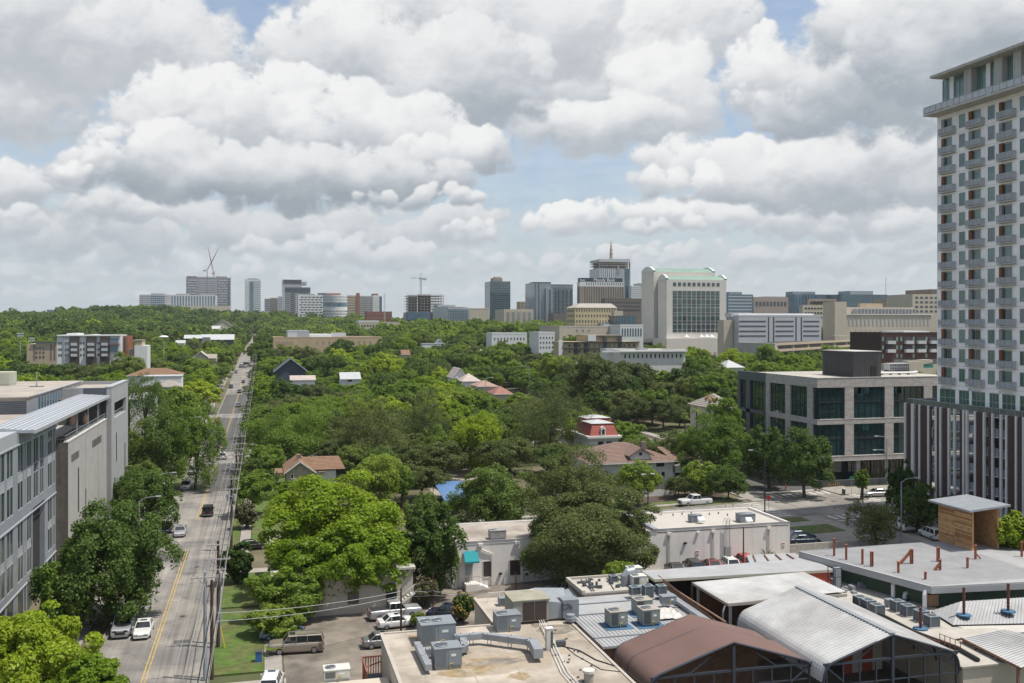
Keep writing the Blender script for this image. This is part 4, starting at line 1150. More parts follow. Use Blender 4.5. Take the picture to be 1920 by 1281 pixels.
# ---- green vaulted white building
WG=mat('white_stone_grid',(.60,.57,.52),.8,.05,.2,courses=(4.1,4.1,.015),streak=.10)
b=Bldg('vaulted_building','tall white stone building with green barrel vaults and a great dark window grid','tower',1250,620,1234,1362,524,WG)
X0,X1,Y0,Y1=b.x0,b.x1,b.y0,b.y1
b.wall()
d2=depth(X0,Y1+8)
def vault(x0,x1,y0,y1,z0,rise,nm):
 c=MB();n=12
 pr=[(y0+(y1-y0)*k/n,z0+rise*sin(pi*k/n)**.8)for k in range(n+1)]
 c.add([(x0+1,y,z)for y,z in pr]+[(x1-1,y,z)for y,z in pr],[(k,k+1,n+2+k,n+1+k)for k in range(n)])
 part(nm+'_roof',c,GREENR,b.t)
 for xx in(x0-.3,x1-1.2):
  c=MB();c.add([(xx,y,z+.9)for y,z in pr]+[(xx+1.5,y,z+.9)for y,z in pr]+[(xx,y0,z0),(xx,y1,z0),(xx+1.5,y0,z0),(xx+1.5,y1,z0)],[(k,k+1,n+2+k,n+1+k)for k in range(n)]+[tuple(range(n+1))+(2*n+3,2*n+2),tuple(range(n+1,2*n+2))+(2*n+5,2*n+4)])
  part('gable_rim',c,P_WHITE,b.t)
vault(X0,X1,Y0,Y0+(Y1-Y0),b.z1,2.7,'front_vault')
xb0=X0-.5;xb1=Xon(1330,Y1+14);yb0=Y1+6;yb1=Yon(1203,xb0)
zb=Zat(509.5,depth(xb0,yb0))
c=MB();c.box(xb0,xb1,yb0,yb1,b.zg,zb);part('rear_wall',c,WG,b.t);vault(xb0,xb1,yb0,yb1,zb,3.0,'rear_vault')
c=MB();c.box(X0+2.5,X1-2,Y1,yb0,b.zg,b.z(521));part('link_wall',c,P_BEIGE,b.t)
c=MB()
for i in range(17):
 z=b.z(650)+(b.z(527)-b.z(650))*i/17
 for k in range(2):c.box(X0+2.38,X0+2.52,Y1+.6+k*2.7,Y1+2.9+k*2.7,z+.4,z+2.0)
part('link_window',c,G_DARK,b.t,stuff=True)
c=MB()
gx0,gx1,gz0,gz1=b.x(1261),b.x(1349.5),b.z(623.5),b.z(544.5)
c.box(gx0,gx1,Y0-.08,Y0+.05,gz0,gz1);part('great_window',c,mat('pale_window_grid',(.47,.45,.41),.8,.06,.2),b.t)
ng=10;cw=(gx1-gx0)/ng;rows=5;rh=(gz1-gz0)/rows
GV=[G_DARK,G_DARK,glass('green_dark_glass',(.035,.085,.075)),glass('grey_green_glass',(.06,.085,.085))]
rr=random.Random(4)
for i in range(ng):
 for j in range(rows):
  z=gz0+j*rh
  for za,zb_ in((.04,.33),(.40,.95)):
   c=MB();c.box(gx0+(i+.08)*cw,gx0+(i+.92)*cw,Y0-.16,Y0-.081,z+za*rh,z+zb_*rh);part('pane',c,rr.choice(GV),b.t)
for i in range(10):
 c=MB();xa=b.x(1260.5)+(b.x(1351)-b.x(1260.5))*(i+.18)/10
 c.box(xa,xa+cw*.62,Y0-.12,Y0+.05,b.z(536),b.z(529.5));part('upper_window',c,GV[i%3],b.t)
 # podium
px0,px1,py0=Xon(1250,Y0-5),Xon(1383,Y0-5),Y0-5
c=MB();zp=b.z(634.5);c.box(px0,px1,py0,Y1+4,b.zg-3,zp);part('podium',c,WG,b.t)
xw=Xon(1190,Y0+22)
c=MB();c.box(xw,X0-.6,Y0+22,yb1,b.zg,b.z(636));c.mats=[WG];part('west_wing',c,WG,b.t)
c=MB()
for i in range(8):xx=xw+(X0-xw)*(i+.3)/8;c.box(xx,xx+1.6,Y0+21.85,Y0+22.05,b.z(650),b.z(643))
part('wing_window',c,G_DARK,b.t,stuff=True)
c=MB()
for i in range(14):
 xx=px0+(px1-px0)*(i+.25)/14
 c.box(xx,xx+(px1-px0)/28,py0-.12,py0+.05,b.z(674),b.z(666.5));
part('podium_window',c,G_BLUE,b.t,stuff=True)
c=MB()
for i in range(14):
 xx=px0+(px1-px0)*(i+.25)/14;c.box(xx,xx+(px1-px0)/28,py0-.12,py0+.05,b.z(664.5),b.z(660))
part('podium_panel',c,P_TAN,b.t,stuff=True)
for i,px in enumerate((1287,1315,1325,1334,1362)):
 xx=Xon(px,Y0-2.5);s_=1.6
 c=MB();c.add([(xx-s_,Y0-4.2,zp+.8),(xx+s_,Y0-4.2,zp+.8),(xx+s_,Y0-1,zp+.8),(xx-s_,Y0-1,zp+.8),(xx,Y0-2.6,zp+2.7)],[(0,1,4),(1,2,4),(2,3,4),(3,0,4)])
 for sx in(-1,1):
  for yy in(Y0-4.2,Y0-1):c.box(xx+sx*s_*.95-.05,xx+sx*s_*.95+.05,yy-.05,yy+.05,zp,zp+.8)
 single('terrace_tent',c,P_WHITE,'white peaked tent on the terrace of the vaulted building, %s from the left'%('first','second','third','fourth','fifth')[i],'tent','tents on the white terrace',origin=(xx,Y0-2.6,zp))
FOOT.append((xw,px1,py0,yb1));seen(1190,1385,502,676,590,'the vaulted building podium')
# ---- right-hand civic buildings
b=Bldg('banded_glass_office','blue glass office with pale floor bands right of the vaulted building',BT,1364,1000,1362,1412,552,G_BLUE,dy=30);b.wall().win(1,6,b.z(590),b.z(553),1,.3,P_LGREY,side=False,name='floor_band').box(1367,1391,547.5,552,G_GREY)
b=Bldg('pink_brown_office','pinkish brown office block with recessed windows on the right skyline',BT,1413,1050,1411,1478,557,mat('pinkish_stone',(.34,.27,.235),.85,.08,.1),dy=30);b.wall().win(9,1,b.z(574),b.z(565.5),.7,1,side=False).box(1440,1477,555.5,557,P_GREY,dy0=4)
b=Bldg('blue_glass_wedge','long blue glass building with raised box on the right skyline',BT,1490,1150,1473,1576,552,G_BLUE,dy=None);b.wall().box(1490,1532,546.5,552,G_GREY,dy0=4).win(14,1,b.z(578),b.z(553),.07,1,P_GREY,side=False,name='mullions')
b=Bldg('dark_glass_block','dark blue glass block with rooftop box left of the white tower',BT,1577,1100,1575,1664,552,G_TEAL,dy=30);b.wall().win(22,2,b.z(575),b.z(552),.5,.9,G_BLUE,side=False,name='glass_panel').box(1600,1643,545,552,P_GREY,dy0=6).box(1664,1685,563,'g',G_TEAL,'low_wing',dy0=2,dy1=20)
x,y=W(1661,1120);c=MB();c.tube([(x,y,Zat(556,1120)),(x,y,Zat(522,1120))],.35,4);single('roof_antenna',c,P_LGREY,'thin antenna standing on the dark blue glass block','antenna')
b=Bldg('grey_stone_office','stepped grey beige office behind the classical courthouse',BT,1505,780,1498,1580,572,P_BEIGE,dy=None);b.wall().win(12,3,b.z(600),b.z(574),.7,.35,side=False).box(1520,1572,560,572,P_BRN,'upper_block',dy0=3)
b.win(8,1,b.z(571),b.z(563),.6,.5,px=(1522,1570),side=False,gap=-2.9)
b=Bldg('tan_slab','long tan slab behind the courthouse roof',BT,1663,900,1660,1712,560,P_TAN,dy=20);b.wall().win(10,1,b.z(568),b.z(562),.7,.6,side=False)
b=Bldg('pale_office','pale office with dark square windows left of the white tower',BT,1711,720,1706,1790,551.5,P_BEIGE,dy=30);b.wall().win(8,4,b.z(588),b.z(554),.6,.45,side=False).box(1746,1758,542,551,P_DBRN)
b=Bldg('old_courthouse','beige classical courthouse with tall narrow windows and a blank end tower','courthouse',1578,640,1557,1746,590,P_BEIGE,dy=None)
b.wall();b.box(1580,1722,575.5,590,P_BEIGE,'upper_storey',dy0=5).box(1562,1584,566,'g',P_BEIGE,'end_tower',proud=2.0,dy1=12).box(1630,1672,568,576,P_TAN,'attic',dy0=10)
b.win(21,1,b.z(611),b.z(597.5),.36,1,P_GREY,(1588,1744),True,'tall_window',gap=.15);b.win(18,1,b.z(587),b.z(579.5),.36,1,P_GREY,(1605,1720),False,'upper_window',gap=-4.8);b.win(16,1,b.z(626),b.z(619),.18,1,P_GREY,(1600,1744),False,'lower_window')
b.box(1576,1748,588.5,590.5,P_WHITE,'cornice',proud=.6,dy1=4);seen(1560,1755,566,622,610)
b=Bldg('slit_window_block','grey white block with horizontal slit windows and vertical grooves',BT,1385,560,1364,1540,594,P_LGREY,dy=None)
b.wall().roof(P_LGREY,.8);b.box(1380,1538,587,594,P_LGREY,'roof_storey',dy0=6)
for a_,c_ in((1384,1439),(1452,1491),(1504,1539)):
 for yy in(601.5,610.5,620,629):b.box(a_+2,c_-3,yy,yy+2.2,P_DARK,'slit_window',proud=.12)
for a_ in(1440,1449.5,1491.5,1501.5):b.box(a_,a_+2.2,595,'g',P_DARK,'groove',proud=.1)
c=MB();x,y=b.x(1390),b.y0+4
c.tube([(x,y,b.z1+1.4),(b.x(1440),y,b.z1+1.4),(b.x(1530),y,b.z1+1.4)],.45,6);part('white_pipe',c,P_WHITE,b.t)
b.box(1366,1384,600,'g',P_BEIGE,'west_wing',dy0=6);seen(1365,1540,588,630,540)
# concrete garage, turned from the street grid
Agr,Bgr,Cgr=W(1383,500),W(1453,470),W(1662,660)
Dgr=(Agr[0]+Cgr[0]-Bgr[0],Agr[1]+Cgr[1]-Bgr[1])
zt=Zat(644,470);zg=T(*Bgr)-2
g=thing('concrete_garage','long concrete parking garage with blank end wall and dark open decks','parking garage',(*Bgr,zg))
c=MB();c.prism([Agr,Bgr,(Bgr[0]*.985+Cgr[0]*.015,Bgr[1]*.985+Cgr[1]*.015),(Agr[0]+(Cgr[0]-Bgr[0])*.015,Agr[1]+(Cgr[1]-Bgr[1])*.015)],zg,zt);part('end_wall',c,P_CONC,g)
U_=Vector((Cgr[0]-Bgr[0],Cgr[1]-Bgr[1],0));N_=Vector((U_.y,-U_.x,0)).normalized()
for k in range(5):
 z0=zt-3.15*k-1.1
 c=MB();p=[Vector((*Bgr,0))+U_*.012+N_*.05,Vector((*Cgr,0))+N_*.05,Vector((*Cgr,0))-N_*.4,Vector((*Bgr,0))+U_*.012-N_*.4]
 c.prism([(q.x,q.y)for q in p],z0,z0+1.25);part('deck_parapet',c,P_TAN,g)
c=MB();p=[Vector((*Bgr,0))+U_*.016-N_*2.5,Vector((*Cgr,0))-N_*2.5,Vector((*Dgr,0)),Vector((*Agr,0))+U_*.016]
c.prism([(q.x,q.y)for q in p],zg,zt-.6,None);part('dark_decks',c,DARKIN,g)
for k in range(9):
 q=Vector((*Bgr,0))+U_*(k*.11+.02)-N_*.45;c=MB();c.prism([(q.x,q.y),(q.x+U_.x*.006,q.y+U_.y*.006),(q.x+U_.x*.006-N_.x,q.y+U_.y*.006-N_.y),(q.x-N_.x,q.y-N_.y)],zg,zt-1.15);part('column',c,P_TAN,g)
c=MB();q=Vector((*Bgr,0))+U_*.62-N_*8;c.prism([(q.x-5,q.y-3),(q.x+5,q.y-3),(q.x+5,q.y+3),(q.x-5,q.y+3)],zt-.6,zt+2.6);part('stair_head',c,P_BEIGE,g)
FOOT.append((min(Agr[0],Bgr[0]),Cgr[0],Bgr[1],Dgr[1]));seen(1383,1505,640,685,450,'the concrete garage end wall');seen(1505,1650,630,652,450)
# dark red apartments
b=Bldg('dark_red_apartments','dark maroon apartment block with white balconies beside the white tower',BT,1652,330,1650,1768,626,mat('maroon_brick',(.055,.028,.026),.85,.15,.5),dy=18)
b.wall().roof(P_GREY,.5)
for j,yy in enumerate((640,656)):
 for a_ in(1661,1695,1718,1742):
  c=MB();xa,xb=b.x(a_),b.x(a_+15);z=b.z(yy+4.5)
  c.box(xa,xb,b.y0-1.2,b.y0-1.15,z,z+1.0);c.box(xa,xa+.05,b.y0-1.15,b.y0,z,z+1.0);c.box(xb-.05,xb,b.y0-1.15,b.y0,z,z+1.0);c.box(xa,xb,b.y0-1.2,b.y0,z-.15,z)
  part('balcony',c,P_LGREY,b.t)
  c=MB();c.box(xa+.2,xb-.3,b.y0-.05,b.y0+.05,z+.02,z+2.2);part('balcony_door',c,P_DARK,b.t)
for a_ in(1653.5,1680,1688,1711,1735):
 for yy in(632,648,664):
  c=MB();c.box(b.x(a_),b.x(a_+3.6),b.y0-.06,b.y0+.05,b.z(yy+8),b.z(yy));part('window',c,GRNGL2,b.t)
c=MB();c.box(b.x(1648),b.x(1768),b.y0-8,b.y0-7.9,b.z(682),b.z(672.5));part('terrace_glass',c,GREYGL,b.t)
c=MB();c.box(b.x(1648),b.x(1768),b.y0-8,b.y0,b.zg,b.z(682));part('terrace',c,P_BEIGE,b.t)
b.box(1712,1760,621,626,P_WHITE,'roof_plant',dy0=5);seen(1651,1757,624,680,300)
# ---- left middle distance
b=Bldg('tan_apartments','tan block with dark flat canopy left of the white and brown apartments',BT,107,500,50,107,645,P_TAN,dy=20)
b.wall().win(3,3,b.z(674),b.z(648),.5,.5,px=(65,85),side=False).box(60,107,641,642.6,P_DARK,'roof_canopy',proud=.8).box(66,106,642.6,645,G_DARK,'clerestory',dy0=1)
for a_ in(62.5,94,101):b.box(a_,a_+3,646,675,P_DBRN,'dark_slot',proud=.1)
seen(50,107,641,668,480)
b=Bldg('striped_apartments','white and dark brown apartment block with balconies on the far left hillside foot',BT,226,470,107,226,630,P_WHITE,dy=22)
b.wall().roof(P_WHITE,.5)
b.box(119.5,131,631,'g',P_GREY,'grey_bay',proud=.5)
for a_,c_ in((131,149),(162,181),(188,206)):
 b.box(a_,c_,631,'g',mat('dark_brown_siding',(.07,.052,.05),.8,.1,.5),'brown_bay',proud=.7)
 for yy in(640,650,660):
  c=MB();xa,xb=b.x(a_+3),b.x(c_-3);z=b.z(yy+7);c.box(xa,xb,b.y0-2.0,b.y0-1.95,z,z+1.1);c.box(xa,xb,b.y0-2.0,b.y0-.72,z-.2,z);part('balcony',c,P_LGREY,b.t)
  c=MB();c.box(xa,xb,b.y0-.78,b.y0-.69,z+.02,z+2.2);part('balcony_door',c,G_DARK,b.t)
for a_ in(109.5,113.5,122.5,127,150.5,155.5,182.5,185.5,214,218.5):
 for yy in(641,652.5,663):
  c=MB();c.box(b.x(a_),b.x(a_+2.6),b.y0-(.58 if 119<a_<131 else.08),b.y0+.05,b.z(yy+4.5),b.z(yy));part('window',c,G_DARK,b.t)
b.box(206,222,634,660,G_BLUE,'glass_corner',proud=.4).box(206,224,644,646.5,P_BRICK,'red_canopy',proud=1.5).box(122,142,625,630,P_WHITE,'stair_head',dy0=4).box(163,175,627.5,630,P_WHITE,'stair_head',dy0=4)
b.box(107,226,628.6,630,P_WHITE,'roof_edge',dy0=-.8,dy1=1);seen(107,240,626,668,455,'the striped apartment block')
b=Bldg('red_apartments','orange red apartment wing with dark balconies at the end of the striped block',BT,239,478,226.3,239,630.5,mat('orange_red_siding',(.26,.085,.045),.8,.1,.5),dy=20);b.wall()
for a_ in(230,235.5):b.box(a_,a_+2.2,630,660,P_DBRN,'dark_slot',proud=.4)
b=Bldg('tan_white_house_block','tan and white stepped block right of the red apartment wing',BT,276,470,252,276,648,P_WHITE,dy=14);b.wall().box(253,266,638.5,'g',P_TAN,'tan_tower',dy0=1).box(248,267,637.5,638.7,P_BRN,'roof_edge',dy0=.5).box(240,253,655,'g',P_BRN,'dark_annex',dy0=2);seen(240,276,638,660,455)
b=Bldg('school_building','long tan brick school with flat white roof right of the street on the hill',BT,513,620,511,716,640,mat('orange_tan_brick',(.46,.35,.22),.85,.1,.3),dy=50)
b.wall(z1=b.z(634)).roof(ROOFW,.6,z=b.z(634));b.box(540,581,620,634,P_GREY,'grey_box',dy0=8).box(540,558,624,634,P_LGREY,'screen',dy0=7.5,dy1=8).box(581,625,627.5,633,P_WHITE,'skylight',dy0=14).box(624,653,624.5,632,P_LGREY,'roof_screen',dy0=18,dy1=20)
b.win(7,1,b.z(646),b.z(640),.5,1,P_BRN,(516,550),False).win(10,1,b.z(645),b.z(640),.3,1,P_BRN,(590,700),False);seen(511,712,620,645,600,'the long tan school')
# ------------------------------------------------------------------ grey building on the left, with stone block, solar canopy and terrace
CLAD=mat('grey_blue_metal_cladding',(.30,.325,.36),.5,.07,.5,metal=.25,streak=.08)
CLADL=mat('pale_metal_cladding',(.40,.42,.445),.5,.06,.5,metal=.2)
STONEG=mat('grey_limestone_block',(.36,.345,.325),.9,.07,.35,streak=.12,courses=(.55,1.1,.035))
STONED=mat('dark_streaked_stone',(.13,.115,.10),.9,.25,.6,streak=.35,courses=(.55,1.1,.05))  # darker, browner block tone for the end wall, recess and joints, streaked downwards
LOUV=mat('dark_louvre',(.045,.047,.052),.6,.1,.8)
ROOFB=mat('beige_roof_ballast',(.355,.315,.275),.95,.16,.35,c2=(.29,.26,.225))
GL_L=glass('dark_olive_window_glass',(.03,.045,.045),.12,.5,.2,spec=.25)
SOLAR=mat('solar_cell',(.15,.18,.225),.3,.12,1.5)
SOLF=mat('solar_frame',(.52,.53,.54),.4,.05,1)
def build_left():
 XM,XS,XN=-27.0,-25.5,-25.2
 t=thing('campus_building','long grey metal and limestone building with solar canopy at the left edge',BT,(XM,141,0))
 yS0,yS1=Yon(105,XM),Yon(200,XS)
 yN0,yN1=Yon(209,XN),Yon(240,XN)
 XW=-75.0;Y0=84.0
 # core and metal front
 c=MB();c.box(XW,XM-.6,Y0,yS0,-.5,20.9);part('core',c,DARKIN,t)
 yB=Yon(31,XM)
 rows=[(4.4,7.4),(8.2,11.3),(12.7,16.0),(17.0,20.2)]
 wins=[(-62,-46),(-40,-22),(-13,9.5),(13,25),(33.5,43.5),(45.8,48.6),(51,59),(63.5,72),(75.5,82),(85.5,87),(90,98),(99.6,103.5)]
 # piers between windows (front skin, 0.6 deep), bands between rows
 ed=[(Yon(a,XM),Yon(b,XM))for a,b in wins]
 b=MB();prev=Y0
 rec=(Yon(61.5,XM),Yon(84,XM))
 for y0,y1 in ed+[(yS0,yS0)]:
  pa,pb=prev,y0
  if pb-pa>.05:
   if pb<=rec[0]or pa>=rec[1]:b.box(XM-.6,XM,pa,pb,-.3,21.5)
   else:b.box(XM-.6,XM,pa,pb,11.7,21.5)
  prev=y1
 for y0,y1 in ed:
  inrec=y1>rec[0]and y0<rec[1]
  for za,zb in((3.4,4.4),(11.3,12.7),(20.2,21.5))if not inrec else((11.7,12.7),(20.2,21.5)):
   b.box(XM-.6,XM,y0,y1,za,zb)
 part('metal_front',b,CLAD,t)
 b=MB();b.box(XM-.05,XM+.03,Y0,yB,20.35,21.9);b.box(XM-3,XM+.02,Y0,yB,21.5,21.92);part('parapet',b,CLADL,t)
 b=MB()
 for z in(3.42,11.32,20.22):b.box(XM,XM+.12,Y0,yS0,z,z+.16)
 part('string_course',b,CLADL,t)
 for y0,y1 in ed:
  inrec=y1>rec[0]and y0<rec[1]
  for k,(za,zb)in enumerate(rows):
   if inrec and k<2:continue
   g=MB();g.box(XM-.16,XM-.07,y0,y1,za,zb);w=part('window',g,GL_L,t)
   f=MB();n=2 if y1-y0<3.2 else 3
   for i in range(n+1):
    q=y0+(y1-y0)*i/n;f.box(XM-.07,XM-.01,q-.06,q+.06,za,zb)
   f.box(XM-.068,XM-.02,y0,y1,zb-.1,zb);f.box(XM-.068,XM-.02,y0,y1,za,za+.1)
   part('mullions',f,CLADL,w)
  if not inrec:
   g=MB();g.box(XM-.12,XM-.05,y0,y1,16.0,17.0);part('spandrel',g,CLADL,t)
   g=MB();g.box(XM-.12,XM-.05,y0,y1,7.4,8.2);part('spandrel',g,CLADL,t)
   g=MB();g.box(XM-.16,XM-.07,y0,y1,.1,3.4);part('shopfront_glass',g,GL_L,t)
 g=MB();g.box(XM-2.6,XM-2.5,rec[0],rec[1],-.3,11.7);w=part('louvred_recess',g,LOUV,t)
 g=MB()
 for i in range(34):g.box(XM-2.5,XM-2.4,rec[0],rec[1],i*.345,i*.345+.13)
 part('louvre_slats',g,LOUV,w,stuff=True)
 g=MB();g.box(XM-2.5,XM,rec[1]-.02,rec[1]+.25,-.3,11.7);g.box(XM-2.5,XM,rec[0]-.25,rec[0]+.02,-.3,11.7);part('recess_jamb',g,CLAD,t,stuff=True)
 # limestone block
 s=MB();s.box(XW,XS,yS0,yS1,-.5,17.2,STONEG);s.box(XS-.5,XS,yS0,yS1,17.2,18.0,STONEG);part('limestone_block',s,None,t)
 s=MB();s.box(XS-3.4,XS+.02,yS0-.12,yS0-.001,-.5,18.02);part('end_wall',s,STONED,t)
 s=MB();s.box(XS-.56,XS+.06,yS0-.14,yS1,18.03,18.2);part('coping',s,CONCW,t)
 def slot(px0,px1,pyt,pyb,X,name='slit_window',bars=0):
  y0,y1=Yon(px0,X),Yon(px1,X)
  pc=(px0+px1)/2;d=depth(X,(y0+y1)/2);za,zb=Zat(pyb,d),Zat(pyt,d)
  m=MB();m.box(X-.1,X+.02,y0,y1,za,zb);o=part(name,m,LOUV,t)
  if bars:
   m=MB()
   for i in range(bars):q=y0+(y1-y0)*(i+.5)/bars;m.box(X+.02,X+.06,q-.06,q+.06,za,zb)
   part('grille',m,STONEG,o)
 slot(146,148.2,877,960,XS);slot(160,161.6,916,970,XS);slot(134,148,848.5,862,XS,'grille_window',5);slot(173,190,821,834,XS,'grille_window',6)
 for q in(160.5,184):
  m=MB();y=Yon(q,XS);m.box(XS-.005,XS+.012,y-.03,y+.03,2,17.9);part('stone_joint',m,STONED,t)
  # dark recess and north block
 s=MB();s.box(XW,XS-1.4,yS1,yN0,-.5,21.5);part('dark_recess',s,STONED,t)
 c0,c1=Yon(214.5,XN),Yon(236.5,XN);zo0,zo1=17.6,20.3
 s=MB()
 s.box(XW,XN,yN0,yN1,-.5,zo0);s.box(XN-.6,XN,yN0,c0,zo0,23.2);s.box(XN-.6,XN,c1,yN1,zo0,23.2);s.box(XN-.6,XN,c0,c1,zo1,23.2)
 s.box(XN-13,XN-.6,yN0,yN0+.5,zo0,23.2);s.box(XN-13,XN-.6,yN1-.5,yN1,zo0,23.2)
 part('north_block',s,mat('grey_cement_panel',(.33,.335,.335),.85,.06,.35,streak=.10,courses=(.45,40,.03)),t)
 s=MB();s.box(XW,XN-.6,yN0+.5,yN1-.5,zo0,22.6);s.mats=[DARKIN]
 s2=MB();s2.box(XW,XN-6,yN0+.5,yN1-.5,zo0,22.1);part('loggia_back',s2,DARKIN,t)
 s2=MB();s2.box(XN-13,XN-.6,yN0+.5,yN1-.5,22.3,22.6,ROOFB);part('loggia_roof',s2,None,t)
 s=MB();s.box(XN-.35,XN-.28,c0,c1,zo0+.9,zo0+1.0)
 for i in range(14):q=c0+(c1-c0)*i/13;s.box(XN-.34,XN-.29,q-.02,q+.02,zo0,zo0+.9)
 part('loggia_railing',s,ALU,t)
 m=MB();m.box(XN-4.5,XN-.8,yN0-.06,yN0-.001,17.2,23.15);part('side_panel',m,CHAR,t)
 slot(217.5,219,811,865,XN);slot(233.5,234.8,830,881,XN);slot(215.5,225,911,922,XN,'grille_window',5);slot(229,236,921,932,XN,'grille_window',4)
 s=MB();s.box(XN-1.0,XN+.05,yN0-.05,yN1+.05,23.2,23.4);part('roof_edge',s,CLADL,t)
 # roofs
 s=MB();s.box(XW,XM-1.0,Y0,152,20.95,21.1);s.box(XW,-33,152,yN1-1,23.0,23.4);part('roof',s,ROOFB,t)
 s=MB();s.box(-33.2,-33.0,159,yN1-4,17.2,22.98);part('terrace_glass_wall',s,G_BLUE,t)
 s=MB()
 for i in range(18):q=159+i*2.05;s.box(-33,-32.9,q-.05,q+.05,17.2,22.98)
 s.box(-33.2,-32.85,159,yN1-4,23.41,23.55);part('clerestory_frame',s,CLADL,t)
 x0,x1=-46.0,-37.2
 x1=-33.0;s=MB();s.box(-75,x1,152.1,159,17.2,22.99,CLAD);part('roof_plant_room',s,None,t)
 s=MB();s.box(-75,x1+.15,151.9,159,23.42,23.6);part('plant_room_roof',s,ROOFB,t)
 s=MB()
 for i in range(10):s.box(-75,x1,151.95,152.09,20.3+i*.28,20.44+i*.28)
 part('plant_room_louvre',s,CHAR,t,stuff=True)
 # solar canopy
 cp=thing('solar_canopy','sloping canopy of pale solar panels over the left building terrace','solar canopy',(XS,yS0,21))
 cy0,cy1=Yon(64,-25.4),yN0-.2;ca,cb=-25.4,-30.2
 za,zb=21.9,22.25
 m=MB();m.prism([(cb,cy0),(ca,cy0),(ca,cy1),(cb,cy1)],[zb-.25,za-.25,za-.25,zb-.25],[zb-.06,za-.06,za-.06,zb-.06]);part('canopy_frame',m,CLADL,cp)
 n,k=34,4;pm=MB();lw=(ca-cb)/k;ll=(cy1-cy0)/n
 fm=MB();fm.box(-lw/2+.02,lw/2-.02,-ll/2+.02,ll/2-.02,0,.03);fm.mats=[SOLF];fme=fm.mesh('solar_panel')
 gm_=MB()
 for i in range(2):gm_.box(-lw/2+.1+i*(lw-.1)/2,-lw/2+.05+(i+.74)*(lw-.1)/2,-ll/2+.2,ll/2-.2,.031,.045)
 gm_.mats=[SOLAR];gme=gm_.mesh('solar_cells')
 sl=atan2(za-zb,ca-cb)
 for i in range(n):
  for j in range(k):
   xx=cb+(j+.5)*lw;zz=zb+(za-zb)*(j+.5)/k-.04
   o=inst('solar_panel',fme,cp,(xx,cy0+(i+.5)*ll,zz));o.rotation_euler=(0,-sl,0)
   q=inst('solar_cells',gme,o,(0,0,0));q.location=(0,0,0)
 m=MB()
 for i in range(7):
  q=cy0+1.2+i*(cy1-cy0-2)/6
  m.box(ca-.5,ca-.3,q-.1,q+.1,17.2 if q>yS0 else 20.9,za-.26)
 part('canopy_post',m,ALU,cp,stuff=True)
 m=MB();m.box(ca-.02,ca+.1,cy0-.1,cy1,za-.4,za+.02);m.box(cb,ca,cy0-.12,cy0+.02,za-.3,za+.05);part('fascia',m,CLADL,cp)
 # terrace railing and furniture
 m=MB();m.box(XS-.35,XS-.29,yS0+.1,yS1,18.95,19.03);m.box(XS-.35,XS-.29,yS0+.1,yS1,18.5,18.54)
 for i in range(28):q=yS0+.1+i*(yS1-yS0-.1)/27;m.box(XS-.34,XS-.3,q-.03,q+.03,18.2,19.0)
 m.box(XS-3.2,XS-.35,yS0+.1,yS0+.16,18.95,19.03);m.box(XS-3.2,XS-.35,yS0+.1,yS0+.16,18.5,18.54)
 part('terrace_railing',m,ALU,t)
 wd=mat('dark_teak',(.10,.065,.035),.8,.2,3)
 rg=random.Random(9)
 for i in range(9):
  y=yS0+2.5+i*2.3;x=XS-2.2
  tb=thing('terrace_table','dark slatted table on the left building terrace, %s from the near end'%ORDN[i],'table',(x,y,17.2),'tables along the terrace railing')
  m=MB()
  for k_ in range(5):m.box(x-.55+k_*.23,x-.36+k_*.23,y-.9,y+.9,17.93,17.97)
  part('tabletop',m,wd,tb)
  m=MB()
  for sx in(-.45,.45):
   for sy in(-.75,.75):m.box(x+sx-.04,x+sx+.04,y+sy-.04,y+sy+.04,17.2,17.93)
  part('legs',m,MULL,tb,stuff=True)
 for i,(dx,dy)in enumerate(((-3.6,23.5),(-2.0,25.5),(-3.8,27.0))):
  x,y=XS+dx,yS0+dy
  ub=thing('closed_parasol','folded orange and white parasol on the terrace, %s'%('nearest','second','beside the north block')[i],'parasol',(x,y,17.2),'folded parasols on the terrace')
  m=MB();m.tube([(x,y,17.2),(x,y,19.9)],.03,5);part('pole',m,ALU,ub)
  m=MB();m.tube([(x,y,18.2),(x,y,18.8),(x,y,19.8)],[.32,.42,.06],8);part('canopy',m,mat('orange_white_canvas',(.62,.36,.24),.9,.3,4),ub)
  # plant on the roof
 pg=mat('pale_green_cabinet',(.47,.475,.38),.7,.08,.6)
 for i,(xa,xb,ya,yb,h)in enumerate(((-62,-51.5,178,181,2.0),(-50.5,-46.0,181,184,2.1),(-45.4,-42.2,184,187,2.4))):
  u=thing('cooling_cabinet','tall pale green cooling cabinet at the back of the left roof, %s'%('farthest left','the middle one','beside the mast')[i],'cooling unit',((xa+xb)/2,ya,23.4),'pale green cabinets on the left roof')
  m=MB();m.box(xa,xb,ya,yb,23.4,23.4+h);part('casing',m,pg,u)
  m=MB();m.box(xb-.02,xb+.05,ya+.3,yb-.3,23.7,23.2+h);m.box(xa+.5,xb-.5,ya-.05,ya-.001,23.7,23.2+h);part('panel',m,mat('pale_green_panel',(.40,.41,.33),.7,.08,.6),u)
 x,y=W(69,165)
 ms=thing('roof_mast','slim mast on a plate on the left building roof','mast',(x,y,23.4))
 m=MB();m.tube([(x,y,23.4),(x,y,26.0)],[.1,.05],5);m.tube([(x,y,23.4),(x-.5,y,24.2)],.03,4);part('pole',m,ALU,ms)
 m=MB();m.box(x-1.1,x+1.1,y-.6,y+.6,23.4,23.5);part('plate',m,STONED,ms)
ORDN=['first','second','third','fourth','fifth','sixth','seventh','eighth','ninth','tenth','eleventh','twelfth','thirteenth','fourteenth']
build_left()
FOOT.append((-76,-24.5,80,201));SIGHT.append((-40,242,695,1000,128))
